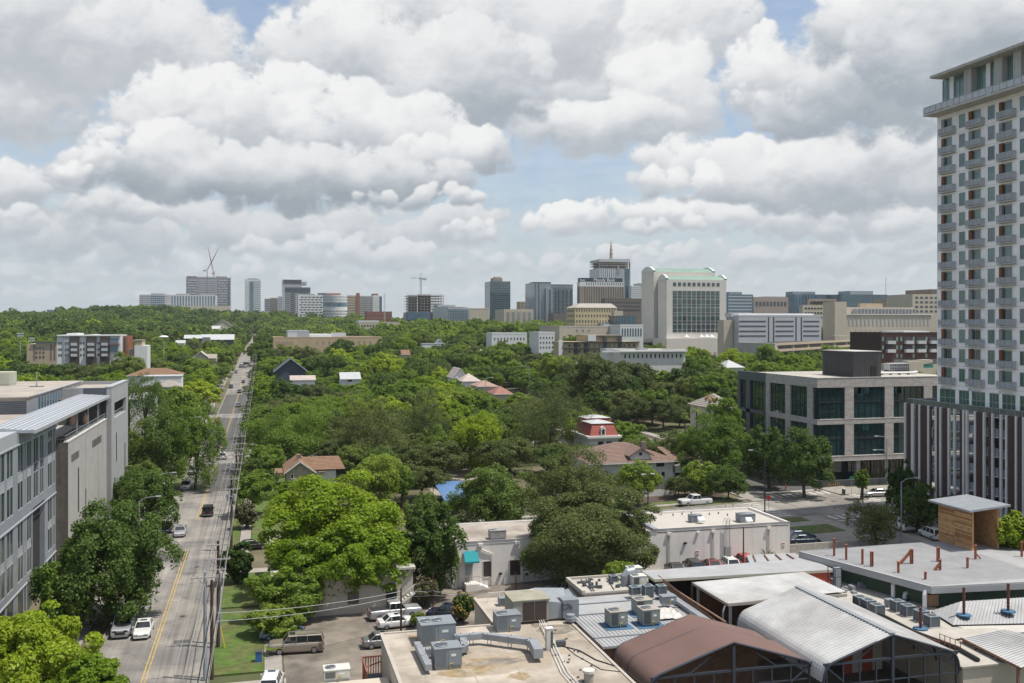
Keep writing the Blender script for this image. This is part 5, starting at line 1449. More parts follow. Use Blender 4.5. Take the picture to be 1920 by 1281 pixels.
LAND+=[('the left campus building',120,760),('the brick office block',1500,690),('the great olive live oak',1112,940)]
# ------------------------------------------------------------------ houses among the trees
R_BRN=mat('brown_shingle',(.20,.12,.075),.9,.18,.8,bump=.3,bscale=6)
R_TILE=mat('brown_clay_tile',(.19,.125,.10),.85,.16,.9)
R_GREY=mat('grey_shingle',(.30,.265,.235),.9,.12,.6)
R_PINK=mat('salmon_roof',(.33,.215,.175),.9,.12,.5)
R_PALE=mat('pale_pink_roof',(.42,.36,.32),.9,.1,.4)
R_RED=mat('red_metal_roof',(.32,.075,.06),.6,.15,.8)
R_NAVY=mat('navy_roof',(.055,.07,.095),.7,.12,.5)
R_LG=mat('light_metal_roof',(.42,.43,.435),.55,.08,.5)
H_WHITE=mat('white_siding',(.66,.65,.62),.8,.06,.6,courses=(.2,30,.03))
H_STONE=mat('field_stone',(.36,.31,.25),.95,.25,2.4,courses=(.3,.5,.2))
H_BEIGE=mat('beige_siding',(.47,.42,.345),.85,.08,.5)
WIN_D=glass('house_window_glass',(.03,.035,.04),.1,.3,.5)
def courses(mb,a,b,c,d,n,m,step=.05):
 """roof plane from eave a-b up to ridge d-c as n lapped courses"""
 a,b,c,d=(Vector(p)for p in(a,b,c,d))
 nr=(b-a).cross(d-a).normalized()
 if nr.z<0:nr=-nr
 for i in range(n):
  t0,t1=i/n,(i+1)/n
  p,q,r,s=a.lerp(d,t0),b.lerp(c,t0),b.lerp(c,t1),a.lerp(d,t1)
  u=nr*step
  mb.face([p+u,q+u,r,s],m);mb.face([p-u*.3,q-u*.3,q+u,p+u],m)
def house(name,label,pxa,pxb,d,eave,ridge,dep,kind,wallm,roofm,wins=(),n=8,ov=.6,land=None,sight=True,cat='house',chim=None):
 X0,Y0=W(pxa,d);X1=Xon(pxb,Y0);Y1=Y0+dep
 zg=min(T(X0,Y0),T(X1,Y0))-.6;ze=Zat(eave,d)
 yr=Y0+dep/2 if kind!='gy' else Y0
 zr=Zat(ridge,depth((X0+X1)/2,yr))
 t=thing(name,label,cat,((X0+X1)/2,Y0,zg))
 w=MB()
 if kind=='gy':
  xm=(X0+X1)/2
  for yy,o in((Y0,1),(Y1,-1)):
   f=[(X0,yy,zg),(X1,yy,zg),(X1,yy,ze),(xm,yy,zr-.1),(X0,yy,ze)]
   w.face(f if o>0 else f[::-1])
  w.face([(X0,Y1,zg),(X0,Y0,zg),(X0,Y0,ze),(X0,Y1,ze)]);w.face([(X1,Y0,zg),(X1,Y1,zg),(X1,Y1,ze),(X1,Y0,ze)])
 elif kind=='gx':
  for xx,o in((X0,-1),(X1,1)):
   f=[(xx,Y0,zg),(xx,Y1,zg),(xx,Y1,ze),(xx,(Y0+Y1)/2,zr-.1),(xx,Y0,ze)]
   w.face(f if o>0 else f[::-1])
  w.face([(X0,Y0,zg),(X1,Y0,zg),(X1,Y0,ze),(X0,Y0,ze)]);w.face([(X1,Y1,zg),(X0,Y1,zg),(X0,Y1,ze),(X1,Y1,ze)])
 else:
  w.box(X0,X1,Y0,Y1,zg,ze-.02)
 part('wall',w,wallm,t)
 r=MB();e=ov;k=(zr-ze)/(dep/2)
 if kind=='gy':
  xm=(X0+X1)/2;k=(zr-ze)/(xm-X0)
  courses(r,(X0-e,Y1+e,ze-k*e),(X0-e,Y0-e,ze-k*e),(xm,Y0-e,zr),(xm,Y1+e,zr),n,roofm);courses(r,(X1+e,Y0-e,ze-k*e),(X1+e,Y1+e,ze-k*e),(xm,Y1+e,zr),(xm,Y0-e,zr),n,roofm)
 elif kind=='gx':
  ym=(Y0+Y1)/2
  courses(r,(X0-e,Y0-e,ze-k*e),(X1+e,Y0-e,ze-k*e),(X1+e,ym,zr),(X0-e,ym,zr),n,roofm);courses(r,(X1+e,Y1+e,ze-k*e),(X0-e,Y1+e,ze-k*e),(X0-e,ym,zr),(X1+e,ym,zr),n,roofm)
 elif kind=='hip':
  ym=(Y0+Y1)/2;rr=min(dep/2*.95,(X1-X0)/2-.1);za=ze-k*e
  P=[(X0-e,Y0-e,za),(X1+e,Y0-e,za),(X1+e,Y1+e,za),(X0-e,Y1+e,za)];Q=[(X0+rr,ym,zr),(X1-rr,ym,zr)]
  courses(r,P[0],P[1],Q[1],Q[0],n,roofm);courses(r,P[2],P[3],Q[0],Q[1],n,roofm);courses(r,P[1],P[2],Q[1],Q[1],n,roofm);courses(r,P[3],P[0],Q[0],Q[0],n,roofm)
 elif kind=='flat':
  r.box(X0-.2,X1+.2,Y0-.2,Y1+.2,ze,ze+.3,roofm)
 part('roof',r,None,t)
 tr=MB()
 if kind=='gy':
  xm=(X0+X1)/2
  for s_ in(-1,1):
   xe=xm+s_*(X1-xm+e);tr.bar((xe,Y0-e-.03,ze-k*e-.08),(xm,Y0-e-.03,zr-.08),.06,.24)
 if kind in('gx','hip'):tr.box(X0-e,X1+e,Y0-e-.05,Y0-e+.02,ze-k*e-.22,ze-k*e-.02)
 if tr.f:part('trim',tr,H_WHITE if roofm is not R_NAVY else R_LG,t)
 for(a,b,c,dd)in wins:
  m=MB();m.box(Xon(a,Y0),Xon(b,Y0),Y0-.07,Y0+.05,Zat(dd,d),Zat(c,d));o=part('window',m,WIN_D,t)
  m=MB();xa,xb=Xon(a,Y0),Xon(b,Y0);za,zb=Zat(dd,d),Zat(c,d)
  for q in((xa-.08,xa,za,zb),(xb,xb+.08,za,zb)):m.box(q[0],q[1],Y0-.1,Y0+.03,q[2],q[3])
  m.box(xa-.08,xb+.08,Y0-.1,Y0+.03,zb,zb+.1);m.box(xa-.08,xb+.08,Y0-.13,Y0+.03,za-.1,za)
  part('frame',m,H_WHITE,o)
 if chim:
  m=MB();x=Xon(chim[0],Y0+dep*.4);m.box(x-.45,x+.45,Y0+dep*.4,Y0+dep*.4+.9,ze,Zat(chim[1],d));part('chimney',m,P_BRICK,t)
 FOOT.append((min(X0,X1),max(X0,X1),Y0,Y1))
 if sight:seen(pxa-3,pxb+3,ridge-3,min(eave+(eave-ridge)*.7+4,eave+16)if sight is True else sight,d+dep*.4,land)
 return t,X0,X1,Y0,Y1,ze,zr
h=house('stone_cottage','small stone gabled cottage with brown shingle roof under the broad bright tree',537,588,194,884,865,12,'gy',H_STONE,R_BRN,[(546,550,890,898),(571,576,889,897)],10,.5,'the stone cottage',sight=900)
t,X0,X1,Y0,Y1,ze,zr=h
m=MB();courses(m,(X1-1,Y0+1.2,ze-.1),(X1+6.5,Y0+1.2,ze-.1),(X1+5.5,Y0+6.5,zr),(X0+2.8,Y0+6.5,zr),10,R_BRN);courses(m,(X1+6.5,Y0+12,ze-.1),(X1+6.5,Y0+1.2,ze-.1),(X1+5.5,Y0+6.5,zr),(X1+5.5,Y0+6.5,zr),8,R_BRN);part('cross_roof',m,None,t)
m=MB();m.box(X1+.02,X1+4.6,Y0+1.6,Y0+10,T(X1,Y0)-.5,ze-.4);part('white_wing',m,H_WHITE,t)
for a,b_ in((602,607),(610,615)):
 m=MB();m.box(Xon(a,Y0+1.6),Xon(b_,Y0+1.6),Y0+1.54,Y0+1.62,T(X1,Y0)+1,T(X1,Y0)+2.2);part('window',m,WIN_D,t)
m=MB();m.box(X1+1,X1+2.2,Y0+.2,Y0+1.6,ze-.55,ze-.4);part('door_hood',m,R_BRN,t)
m=MB();m.box(X0-2.8,X0-.02,Y0+2.4,Y0+9,ze-.9,ze-.6);part('porch_roof',m,R_BRN,t)
m=MB();m.box(X0-2.7,X0-2.5,Y0+2.5,Y0+2.7,T(X0,Y0),ze-.9);part('porch_post',m,H_WHITE,t)
m=MB();x=X0+2.2;m.box(x,x+.9,Y0+4.6,Y0+5.5,zr-1,zr+.7);part('chimney',m,P_DBRN,t)
seen(588,640,850,898,208);FOOT.append((X1,X1+7,Y0,Y0+12))
h=house('tiled_house','large white house with brown tiled hip roof and porch left of the junction',1112,1262,186,865,829,15,'hip',H_WHITE,R_TILE,[(1230,1245,869,880),(1121,1131,869,876),(1240,1246,890,899)],16,1.1,'the brown tiled house',sight=882)
t,X0,X1,Y0,Y1,ze,zr=h
xm=Xon(1197,Y0+1);w=2.3
m=MB();zb=ze+.5
m.prism([(xm-w+.3,Y0-.1),(xm+w-.3,Y0-.1),(xm+w-.3,Y0+4),(xm-w+.3,Y0+4)],zb-.5,zb+.5);m.face([(xm-w+.3,Y0-.1,zb+.5),(xm+w-.3,Y0-.1,zb+.5),(xm,Y0-.1,zb+1.6)]);part('dormer',m,H_WHITE,t)
m=MB()
for s_ in(-1,1):m.add([(xm+s_*(w+.3),Y0-.6,zb+.25),(xm,Y0-.6,zb+1.85),(xm,Y0+5.6,zb+1.85),(xm+s_*(w+.3),Y0+3.8,zb+.25)],[(0,1,2,3)])
for s_ in(-1,1):m.bar((xm+s_*(w+.3),Y0-.62,zb+.2),(xm,Y0-.62,zb+1.8),.1,.25)
part('dormer_roof',m,R_TILE,t)
m=MB();m.box(xm-.3,xm+.3,Y0-.16,Y0-.101,zb+.3,zb+.9);part('dormer_window',m,WIN_D,t)
m=MB();x=Xon(1208,Y0+4);m.box(x-.5,x+.5,Y0+4,Y0+5,ze+1,zr+.3);part('chimney',m,P_DBRN,t)
for x in(X1+.2,X1+3.6):m=MB();m.box(x-.25,x+.25,Y0+.2,Y0+.7,T(x,Y0)-.3,ze-.3);part('porch_column',m,H_WHITE,t)
m=MB();m.box(X1,X1+4,Y0+.3,Y0+7,ze-.55,ze-.3);m.box(X1,X1+4,Y0+.2,Y0+7,T(X1,Y0)+2.9,T(X1,Y0)+3.2);m.box(X1,X1+3.9,Y0+.2,Y0+.32,T(X1,Y0)+3.2,T(X1,Y0)+4.2)
part('porch_deck',m,H_WHITE,t)
m=MB();courses(m,(X1-.5,Y0-.3,ze-.2),(X1+4.6,Y0-.3,ze-.2),(X1+3.5,Y0+7,ze+1.4),(X1-.5,Y0+7,ze+1.4),8,R_TILE);part('porch_roof',m,None,t)
fx0,fx1,fy=Xon(1190,168.5),Xon(1268,168.5),168.5
f=thing('white_fence','white board fence along the lawn in front of the brown tiled house','fence',((fx0+fx1)/2,fy,T(fx0,fy)))
for i in range(6):
 z0=T(fx0,fy)+.1+i*.22;m=MB();m.box(fx0,fx1,fy,fy+.05,z0,z0+.205);part('board',m,H_WHITE,f)
for i in range(6):
 x=fx0+(fx1-fx0)*i/5;m=MB();m.box(x-.07,x+.07,fy+.055,fy+.18,T(x,fy)-.2,T(fx0,fy)+1.5);part('post',m,H_WHITE,f)
 # red mansard house
d=224;X0,Y0=W(1106,d);X1=Xon(1159,Y0);Y1=Y0+12;zc=Zat(818,d);zt=Zat(796,d)
t=thing('mansard_house','white house with red mansard roof and arched dormer behind the brown tiled house','house',((X0+X1)/2,Y0,T(X0,Y0)))
m=MB();m.box(X0,X1,Y0,Y1,T(X0,Y0)-.5,zc-.5);part('wall',m,H_WHITE,t)
m=MB();m.box(X0-.7,X1+.7,Y0-.7,Y1+.7,zc-.5,zc);m.box(X0-.4,X1+.4,Y0-.4,Y1+.4,zc-.9,zc-.5);part('cornice',m,H_WHITE,t)
def mans(x0,x1,y0,y1,za,zb,ins):
 r=MB();P=[(x0,y0),(x1,y0),(x1,y1),(x0,y1)];Q=[(x0+ins,y0+ins),(x1-ins,y0+ins),(x1-ins,y1-ins),(x0+ins,y1-ins)]
 for i in range(4):
  j=(i+1)%4;courses(r,(*P[i],za),(*P[j],za),(*Q[j],zb),(*Q[i],zb),7,R_RED)
 part('mansard_roof',r,None,t)
 r=MB();xm,ym=(x0+x1)/2,(y0+y1)/2
 r.add([(q[0]+(-.25 if q[0]<xm else.25),q[1]+(-.25 if q[1]<ym else.25),zb+.06)for q in Q]+[(xm,ym,zb+.7)],[(0,1,4),(1,2,4),(2,3,4),(3,0,4)])
 part('flat_roof',r,R_LG,t)
mans(X0,X1,Y0,Y1-3,zc+.02,zt,.9)
mans(X0+1,X1+1.4,Y0+7,Y1+2,zc+.02,zt+.6,.7)
xm=Xon(1131,Y0)
m=MB();m.box(xm-.55,xm+.55,Y0-.15,Y0+.9,zc+.1,zc+1.6);m.tube([(xm,Y0-.16,zc+1.6),(xm,Y0+.9,zc+1.6)],.62,12);part('dormer',m,H_WHITE,t)
m=MB();m.box(xm-.3,xm+.3,Y0-.22,Y0-.165,zc+.25,zc+1.5);part('dormer_window',m,WIN_D,t)
for a in(1126,1142):
 m=MB();x=Xon(a,Y0);m.box(x-.7,x+.7,Y0-.06,Y0+.05,zc-3.0,zc-1.3);part('window',m,WIN_D,t)
 m=MB();m.box(x-.9,x-.7,Y0-.12,Y0+.05,zc-3.1,zc-1.1);m.box(x+.7,x+.9,Y0-.12,Y0+.05,zc-3.1,zc-1.1);m.box(x-.9,x+.9,Y0-.14,Y0+.05,zc-1.3,zc-1.0);part('window_surround',m,H_WHITE,t)
FOOT.append((X0,X1,Y0,Y1));seen(1098,1166,780,828,222,'the red mansard house')
# blue carport and its lean-to
X0,Y0=W(836,172);z=T(X0,Y0)
t=thing('blue_carport','open carport with tilted blue metal roof in the middle of the trees','carport',(X0,Y0,z))
pts=[W(838,166),W(874,171),W(872,186),W(812,186)]
zz=[z+2.5,z+2.5,z+3.3,z+3.3]
m=MB();m.prism(pts,[q for q in zz],[q+.12 for q in zz]);part('roof',m,mat('blue_metal_roof',(.085,.17,.33),.45,.12,.6,streak=.0),t)
m=MB()
for i in range(1,12):
 a=Vector((*pts[0],zz[0]+.13)).lerp(Vector((*pts[1],zz[1]+.13)),i/12);b_=Vector((*pts[3],zz[3]+.13)).lerp(Vector((*pts[2],zz[2]+.13)),i/12);m.bar(a,b_,.06,.06)
part('standing_seam',m,MATS['blue_metal_roof'],t,stuff=True)
for p,q in zip(pts,zz):m=MB();m.tube([(p[0],p[1],z-.2),(p[0],p[1],q)],.07,6);part('post',m,ALU,t)
LAND.append(('the blue carport',845,892));SIGHT.append((790,878,876,985,184));FOOT.append((33,52,160,192))
fence=thing('timber_fence','weathered brown board fence behind the blue carport','fence',(*W(850,196),0))
for i in range(26):
 x,y=W(832+i*2.1,196-i*.1);m=MB();m.box(x,x+.21,y,y+.03,T(x,y)-.1,T(x,y)+1.9+.05*(i%3));part('board',m,P_DBRN,fence)
house('long_roof_house','long house with brown hip roof and grey lower roof left of the street',240,338,352,703,690,12,'hip',H_WHITE,R_BRN,[],8,.7,'the long brown roofed house',sight=709)
house('lower_grey_house','brown grey hip roofed house in front of the long roofed house left of the street',296,334,318,724,712,10,'hip',H_BEIGE,R_GREY,[],8,.6,sight=728)
house('pale_flat_roof_house','pale flat roofed annex between two hip roofs left of the street',268,340,335,707,706,8,'flat',H_WHITE,R_LG,[],sight=714)
house('white_metal_shed','white metal roofed shed behind trees at the corner of the left building',244,290,262,748,736,8,'gx',H_WHITE,R_LG,[],5,.3,sight=756)
house('beige_gable_house','small beige gabled house left of the street on the rise',364,388,520,668,659,12,'gy',H_BEIGE,R_PALE,[],6,.7,'the beige gabled house',sight=676)
house('beige_wing_house','low beige wing house beside the small gabled house on the rise',386,405,524,671,664,9,'gx',H_BEIGE,R_GREY,[],5,.5,sight=676)
for i,(a,b_,dd,e,r,k,wm,rm,lb)in enumerate(((346,378,760,634,628,'gx',P_DARK,R_LG,'modern dark and white house on the hillside left of the street, left of its twin'),(378,396,765,632,627,'gx',H_WHITE,R_LG,'white modern house between two dark ones on the hillside left of the street'),(396,438,755,636,627,'gx',P_DARK,R_LG,'modern house with broad pale roof on the hillside nearest the street'),(330,346,730,643,638,'gx',H_WHITE,R_LG,'small white roof on the hillside below the modern houses'),(400,436,1040,611,600,'gy',P_BEIGE,R_PALE,'pale big roofed house high on the hill beside the street'),(398,412,990,616,611,'gx',H_WHITE,R_LG,'white low house below the pale big roofed house on the hill'),(231,243,980,612,609,'gx',P_BRICK,R_PINK,'tiny brown roofed house alone in the far left hillside forest'))):
 house('hillside_house',lb,a,b_,dd,e,r,11,k,wm,rm,[],4,.6,sight=e+4)
for a in(350,357,364,430,423):
 pass
house('navy_gable_house','dark navy house with broad gable roof right of the street',517,573,420,694,672,16,'gy',R_NAVY,R_NAVY,[],6,1.0,'the dark navy gabled house',sight=698)
house('white_roof_cottage','white roofed cottage with small gable in front of the navy house',546,590,372,712,704,10,'gx',H_WHITE,R_PALE,[],5,.5,sight=718)
house('white_dormer_house','white house with pale metal roof and dormer right of the navy house',640,675,400,710,698,12,'gx',H_WHITE,R_LG,[(652,660,712,716)],6,.5,'the white dormer house',sight=718)
house('pale_gable_villa','pale pink roofed villa with pointed gable in the central trees',850,873,392,706,690,12,'gy',P_WHITE,R_PALE,[],6,.5,'the pale pink gabled villa',sight=712)
house('pale_hip_villa','pale pink hip roofed wing right of the pointed gable',868,900,384,714,700,12,'hip',P_WHITE,R_PALE,[],6,.5,sight=718)
house('salmon_villa','salmon hip roofed house right of the pale pink villa',896,932,362,724,713,12,'hip',H_BEIGE,R_PINK,[],6,.5,sight=728)
house('red_tile_villa','red tiled hip roof among the central trees right of the salmon roof',928,960,352,738,724,11,'hip',H_BEIGE,mat('red_clay_tile',(.28,.135,.105),.85,.15,.8),[],6,.5,'the red tiled villa',sight=744)
house('grey_shingle_house','grey brown shingle roof beside the left corner of the brick office',1340,1384,238,764,738,14,'hip',H_BEIGE,R_GREY,[],8,.6,sight=768)
house('white_pavilion_roof','white pyramid roof pavilion in front of the concrete garage',1362,1393,400,688,675,11,'hip',H_WHITE,R_LG,[],4,.6,sight=692)
house('blue_gable_house','white house with blue grey gable roof far in the trees below the unfinished tower',818,832,690,644,636,10,'gy',H_WHITE,mat('blue_grey_roof',(.20,.25,.31),.7,.1,.5),[],4,.5,sight=648)
house('white_flat_house','white flat roofed house beside the blue grey gable far in the trees',792,834,670,645,643,8,'flat',H_WHITE,R_LG,[],sight=649)
house('brown_gable_house','little brown gabled house in the trees below the unfinished tower',754,768,590,664,656,9,'gx',H_BEIGE,R_BRN,[],4,.5,sight=668)
house('grey_low_house','low grey roofed house in the trees left of the white apartments',904,934,520,660,655,9,'gx',H_BEIGE,R_GREY,[],4,.5,sight=663)
# ------------------------------------------------------------------ foreground: white block building, restaurant roofs, canopies
def RG(px,py,z):
 d=(CH-z)*F/(py-HY);x,y=W(px,d);return x,y
BLOCKW=mat('painted_white_block',(.70,.665,.62),.85,.06,.5,streak=.12,courses=(.2,.4,.025))
ROOFD=mat('stained_pale_roof',(.36,.32,.28),.95,.22,.5,c2=(.22,.19,.16))
TANR=mat('tan_coated_roof',(.385,.34,.285),.95,.24,.5,c2=(.285,.245,.20))
GALV=mat('galvanised_sheet',(.29,.31,.33),.5,.12,1.2,metal=.3)
UNIT=mat('blue_grey_unit_casing',(.215,.24,.26),.6,.1,1,metal=.15,streak=.12)
UNITD=mat('dark_unit_grille',(.07,.078,.085),.7,.15,2)
UNITB=mat('tan_topped_casing',(.30,.285,.24),.8,.14,1)
UNITW=mat('pale_unit_casing',(.50,.50,.46),.7,.1,1)
BLUEP=mat('blue_sealant',(.055,.13,.22),.7,.3,3)
GREYR=mat('grey_metal_roof',(.345,.345,.35),.55,.14,.45,streak=.0,metal=.1)
WHITR=mat('white_corrugated_sheet',(.43,.43,.425),.5,.15,.5,c2=(.36,.355,.345))
CANV=mat('brown_canvas',(.140,.086,.072),.85,.08,.5)
STEEL=mat('black_painted_steel',(.035,.042,.058),.5,.1,1)
GREENW=mat('dark_green_wall',(.06,.095,.06),.8,.12,.5)
TIMB=mat('cedar_slat',(.47,.26,.11),.75,.28,1.5)
TIMS=[TIMB,mat('pale_cedar_slat',(.56,.34,.16),.75,.2,1.5),mat('dark_cedar_slat',(.33,.16,.06),.75,.25,1.5)]
TIMBD=mat('old_brown_timber',(.20,.115,.075),.9,.25,1.5)
RUSTP=mat('rust_red_post',(.30,.105,.06),.85,.18,2)
REDW=mat('red_painted_wall',(.36,.065,.035),.7,.12,.8)
WPIPE=mat('white_pvc',(.68,.68,.66),.5,.05,1)
CABLE=mat('black_cable',(.02,.02,.02),.7,.1,2)
LG='equipment on the restaurant roofs'
def rooftop_unit(label,px,py,z,w,l,h,top=None,cas=None,fans=1,group=LG,louv=True,base=None):
 """packaged air conditioner: casing, fans with guards, louvred panel, base rail; px,py = front left bottom corner"""
 x,y=RG(px,py,z);cas=cas or UNIT
 t=thing('rooftop_air_conditioner',label,'air conditioner',(x+w/2,y,z),group)
 m=MB();m.box(x,x+w,y,y+l,z+.22,z+h,cas,top=top or cas);part('casing',m,None,t)
 m=MB();m.box(x+.05,x+w-.05,y+.05,y+l-.05,z,z+.22);part('base_rail',m,base or GALV,t)
 m=MB();m.box(x-.04,x+w+.04,y-.04,y+l+.04,z+h,z+h+.05);part('lid',m,top or cas,t)
 for i in range(fans):
  c=MB();r=min(w/fans,l)*.30;cx=x+w*(.28 if fans==1 else.14+.2*i);cx=x+.12+r+i*(2*r+.1)
  c.disc((cx,y+l*.5,z+h+.05),r,None,14,h=.06);o=part('fan',c,UNITD,t)
  c=MB();c.tube([(cx+r*cos(k*pi/8),y+l*.5+r*sin(k*pi/8),z+h+.11)for k in range(17)],.03,4,cap=False);part('fan_guard',c,GALV,o)
 if louv:
  m=MB();n=9
  for i in range(n):m.box(x+.1+i*w*.4/n,x+.1+(i+.6)*w*.4/n,y-.03,y-.002,z+.34,z+h-.12)
  part('louvre',m,UNITD if cas is not UNIT else mat('mid_grey_fin',(.17,.195,.215),.6,.1,2),t)
  m=MB();m.box(x+w*.5,x+w*.94,y-.025,y-.002,z+.34,z+h-.15);part('access_panel',m,mat('panel_grey',(.20,.23,.255),.6,.08,1)if cas is UNIT else cas,t)
  m=MB();m.box(x+w*.6,x+w*.78,y-.04,y-.026,z+h*.62,z+h*.74);part('label_plate',m,WPIPE,t)
  m=MB();m.tube([(x+w*.55,y-.06,z+.1),(x+w*.55,y-.06,z+.5),(x+w*.68,y-.06,z+.52)],.035,5);part('gas_pipe',m,mat('yellow_pipe',(.5,.36,.08),.5,.1,1),t)
 return t
def condenser(label,px,py,z,s=.95,h=.95,group='condensers on the restaurant roofs'):
 x,y=RG(px,py,z)
 t=thing('condenser_unit',label,'air conditioner',(x,y,z),group)
 m=MB();m.box(x-s/2,x+s/2,y,y+s,z+.1,z+h);part('casing',m,mat('charcoal_condenser',(.085,.10,.115),.6,.1,2),t)
 m=MB()
 for i in range(4):
  for(xa,ya)in((x-s/2-.02,y-.02),(x+s/2-.06,y-.02),(x-s/2-.02,y+s-.06),(x+s/2-.06,y+s-.06)):pass
 for(xa,ya)in((x-s/2-.02,y-.02),(x+s/2-.06,y-.02),(x-s/2-.02,y+s-.06),(x+s/2-.06,y+s-.06)):m.box(xa,xa+.08,ya,ya+.08,z,z+h)
 m.box(x-s/2-.03,x+s/2+.03,y-.03,y+s+.03,z+h,z+h+.07);part('frame',m,mat('slate_frame',(.20,.235,.26),.5,.1,2),t)
 m=MB();m.disc((x,y+s/2,z+h+.07),s*.38,None,12,h=.03);part('fan',m,UNITD,t)
 m=MB();m.box(x-s/2-.1,x+s/2+.1,y-.1,y+s+.1,z,z+.08);part('pad',m,CONCW,t)
 return t
 # ---- white block building across the lot
def build_white():
 Y0,Y1=121.0,132.6
 x0,x1=Xon(848,Y0),Xon(1481,Y0);xd=Xon(1232,Y0)
 zt=6.15
 t=thing('white_block_building','long low white painted block building behind the restaurant roofs',BT,((x0+x1)/2,Y0,T(x0,Y0)))
 m=MB();m.box(x0,xd,Y0,Y1,-.6,zt-.35);m.box(xd+.002,x1,Y0-.004,Y1,-.6,zt-.35);part('wall',m,BLOCKW,t)
 m=MB()
 def para(a,b,z):m.box(a,b,Y0-.05,Y0+.3,z-.34,z);m.box(a,b,Y1-.3,Y1,z-.34,z);m.box(a,a+.3,Y0+.3,Y1-.3,z-.34,z);m.box(b-.3,b,Y0+.3,Y1-.3,z-.34,z)
 para(x0,xd-.01,zt-.1);para(xd+.01,x1,zt+.12)
 part('parapet',m,BLOCKW,t)
 m=MB()
 for a,b,z in((x0,xd-.01,zt-.1),(xd+.01,x1,zt+.12)):m.box(a-.04,b+.04,Y0-.1,Y0+.05,z,z+.07);m.box(a-.04,b+.04,Y1-.05,Y1+.06,z,z+.07)
 part('coping',m,GALV,t)
 m=MB();m.box(x0+.3,xd-.31,Y0+.3,Y1-.3,zt-.35,zt-.25);part('west_roof',m,ROOFD,t)
 m=MB();m.box(xd+.31,x1-.3,Y0+.3,Y1-.3,zt-.35,zt-.2);part('east_roof',m,mat('bright_roof_membrane',(.42,.39,.35),.9,.08,.3),t)
 m=MB();m.box(xd-.35,xd+.35,Y0+.2,Y1-.2,zt+.05,zt+.16);part('roof_seam',m,GALV,t)
 def dz(px,py):d=depth(Xon(px,Y0),Y0);return Zat(py,d)
 for(a,b,c,d_)in((906,920.5,1053,1082),(956,975.5,1051,1079)):
  m=MB();m.box(Xon(a,Y0),Xon(b,Y0),Y0-.03,Y0+.05,dz(a,d_),dz(a,c));w=part('window',m,mat('dark_screened_window',(.045,.036,.03),.6,.15,3),t)
  m=MB();xa,xb,za,zb=Xon(a,Y0),Xon(b,Y0),dz(a,d_),dz(a,c)
  m.box(xa-.06,xb+.06,Y0-.08,Y0+.02,za-.08,za);m.box(xa-.06,xb+.06,Y0-.06,Y0+.02,zb,zb+.06);m.box(xa-.06,xa,Y0-.06,Y0+.02,za,zb);m.box(xb,xb+.06,Y0-.06,Y0+.02,za,zb);part('frame',m,BLOCKW,w)
 a,b=Xon(872,Y0),Xon(886,Y0);zl=dz(876,1090)
 m=MB();m.box(a,b,Y0-.05,Y0+.05,zl,zl+2.15);o=part('door',m,mat('grey_door',(.33,.31,.29),.6,.06,1),t)
 m=MB();m.box(a+.25,b-.25,Y0-.07,Y0-.051,zl+.9,zl+1.95);part('door_glass',m,glass('pale_blue_glass',(.16,.22,.27)),o)
 m=MB();xa,xb=Xon(870,Y0-.5),Xon(897,Y0-.5);z1,z2=dz(883,1033),dz(883,1049.5)
 m.add([(xa,Y0-.06,z1),(xb,Y0-.06,z1),(xb,Y0-1.1,z2),(xa,Y0-1.1,z2),(xa,Y0-.06,z1-.05),(xb,Y0-.06,z1-.05),(xb,Y0-1.1,z2-.22),(xa,Y0-1.1,z2-.22)],[(0,3,2,1),(3,7,6,2),(0,4,7,3),(1,2,6,5),(4,5,6,7)])
 part('awning',m,mat('teal_canvas',(.015,.24,.27),.8,.1,1),t)
 st=thing('entrance_steps','white concrete landing and steps with metal railing under the teal awning','steps',((a+b)/2,Y0-1,T(a,Y0)))
 m=MB();xl0,xl1=Xon(874,Y0-1.8),Xon(897,Y0-1.8);m.box(xl0,xl1,Y0-1.8,Y0-.06,-.3,zl);part('landing',m,BLOCKW,st)
 n=7;m=MB()
 for i in range(n):
  h=zl*(1-(i+1)/(n+1));m=MB();m.box(xl1+.003+i*.3,xl1+(i+1)*.3,Y0-1.5,Y0-.06,-.3,h);part('step',m,BLOCKW,st)
 m=MB();yr=Y0-1.75
 for i in range(7):q=xl0+.05+(xl1-xl0-.1)*i/6;m.box(q-.02,q+.02,yr,yr+.04,zl,zl+1.0)
 m.box(xl0,xl1,yr,yr+.05,zl+1.0,zl+1.05);m.box(xl0,xl0+.05,yr,Y0-.1,zl+1.0,zl+1.05)
 m.bar((xl1,Y0-1.45,zl+1.0),(xl1+n*.3,Y0-1.45,1.0),.05,.05)
 for i in range(4):m.bar((xl1+.2+i*.6,Y0-1.45,zl*(1-i*.28)*.7),(xl1+.2+i*.6,Y0-1.45,zl*(1-i*.3)+.8),.04,.04)
 part('railing',m,GALV,st)
 for i,(px,kink)in enumerate(((860.5,-12),(922.5,-22),(979.5,-10),(1254,0),(1336.5,0),(1441,0))):
  x=Xon(px,Y0);xk=Xon(px+kink,Y0);m=MB();zc=zt-.6
  m.tube([(xk,Y0-.14,zc),(xk,Y0-.14,zc-.45),(x,Y0-.14,zc-(.5 if kink==0 else 1.1)),(x,Y0-.14,T(x,Y0)+.1)],.075,6);dsp=part('downspout',m,BLOCKW if i<3 else mat('dusty_pink_pipe',(.48,.42,.38),.7,.1,1),t)
  m=MB();m.prism([(xk-.3,Y0-.3),(xk+.3,Y0-.3),(xk+.3,Y0-.06),(xk-.3,Y0-.06)],[zc-.1]*4,[zc+.25]*4);part('scupper',m,BLOCKW,dsp)
  # roof ladder
 x=Xon(1362.5,Y0);m=MB();yl=Y0-.35
 for s in(-.28,.28):m.box(x+s-.03,x+s+.03,yl-.03,yl+.03,.9,zt+1.1)
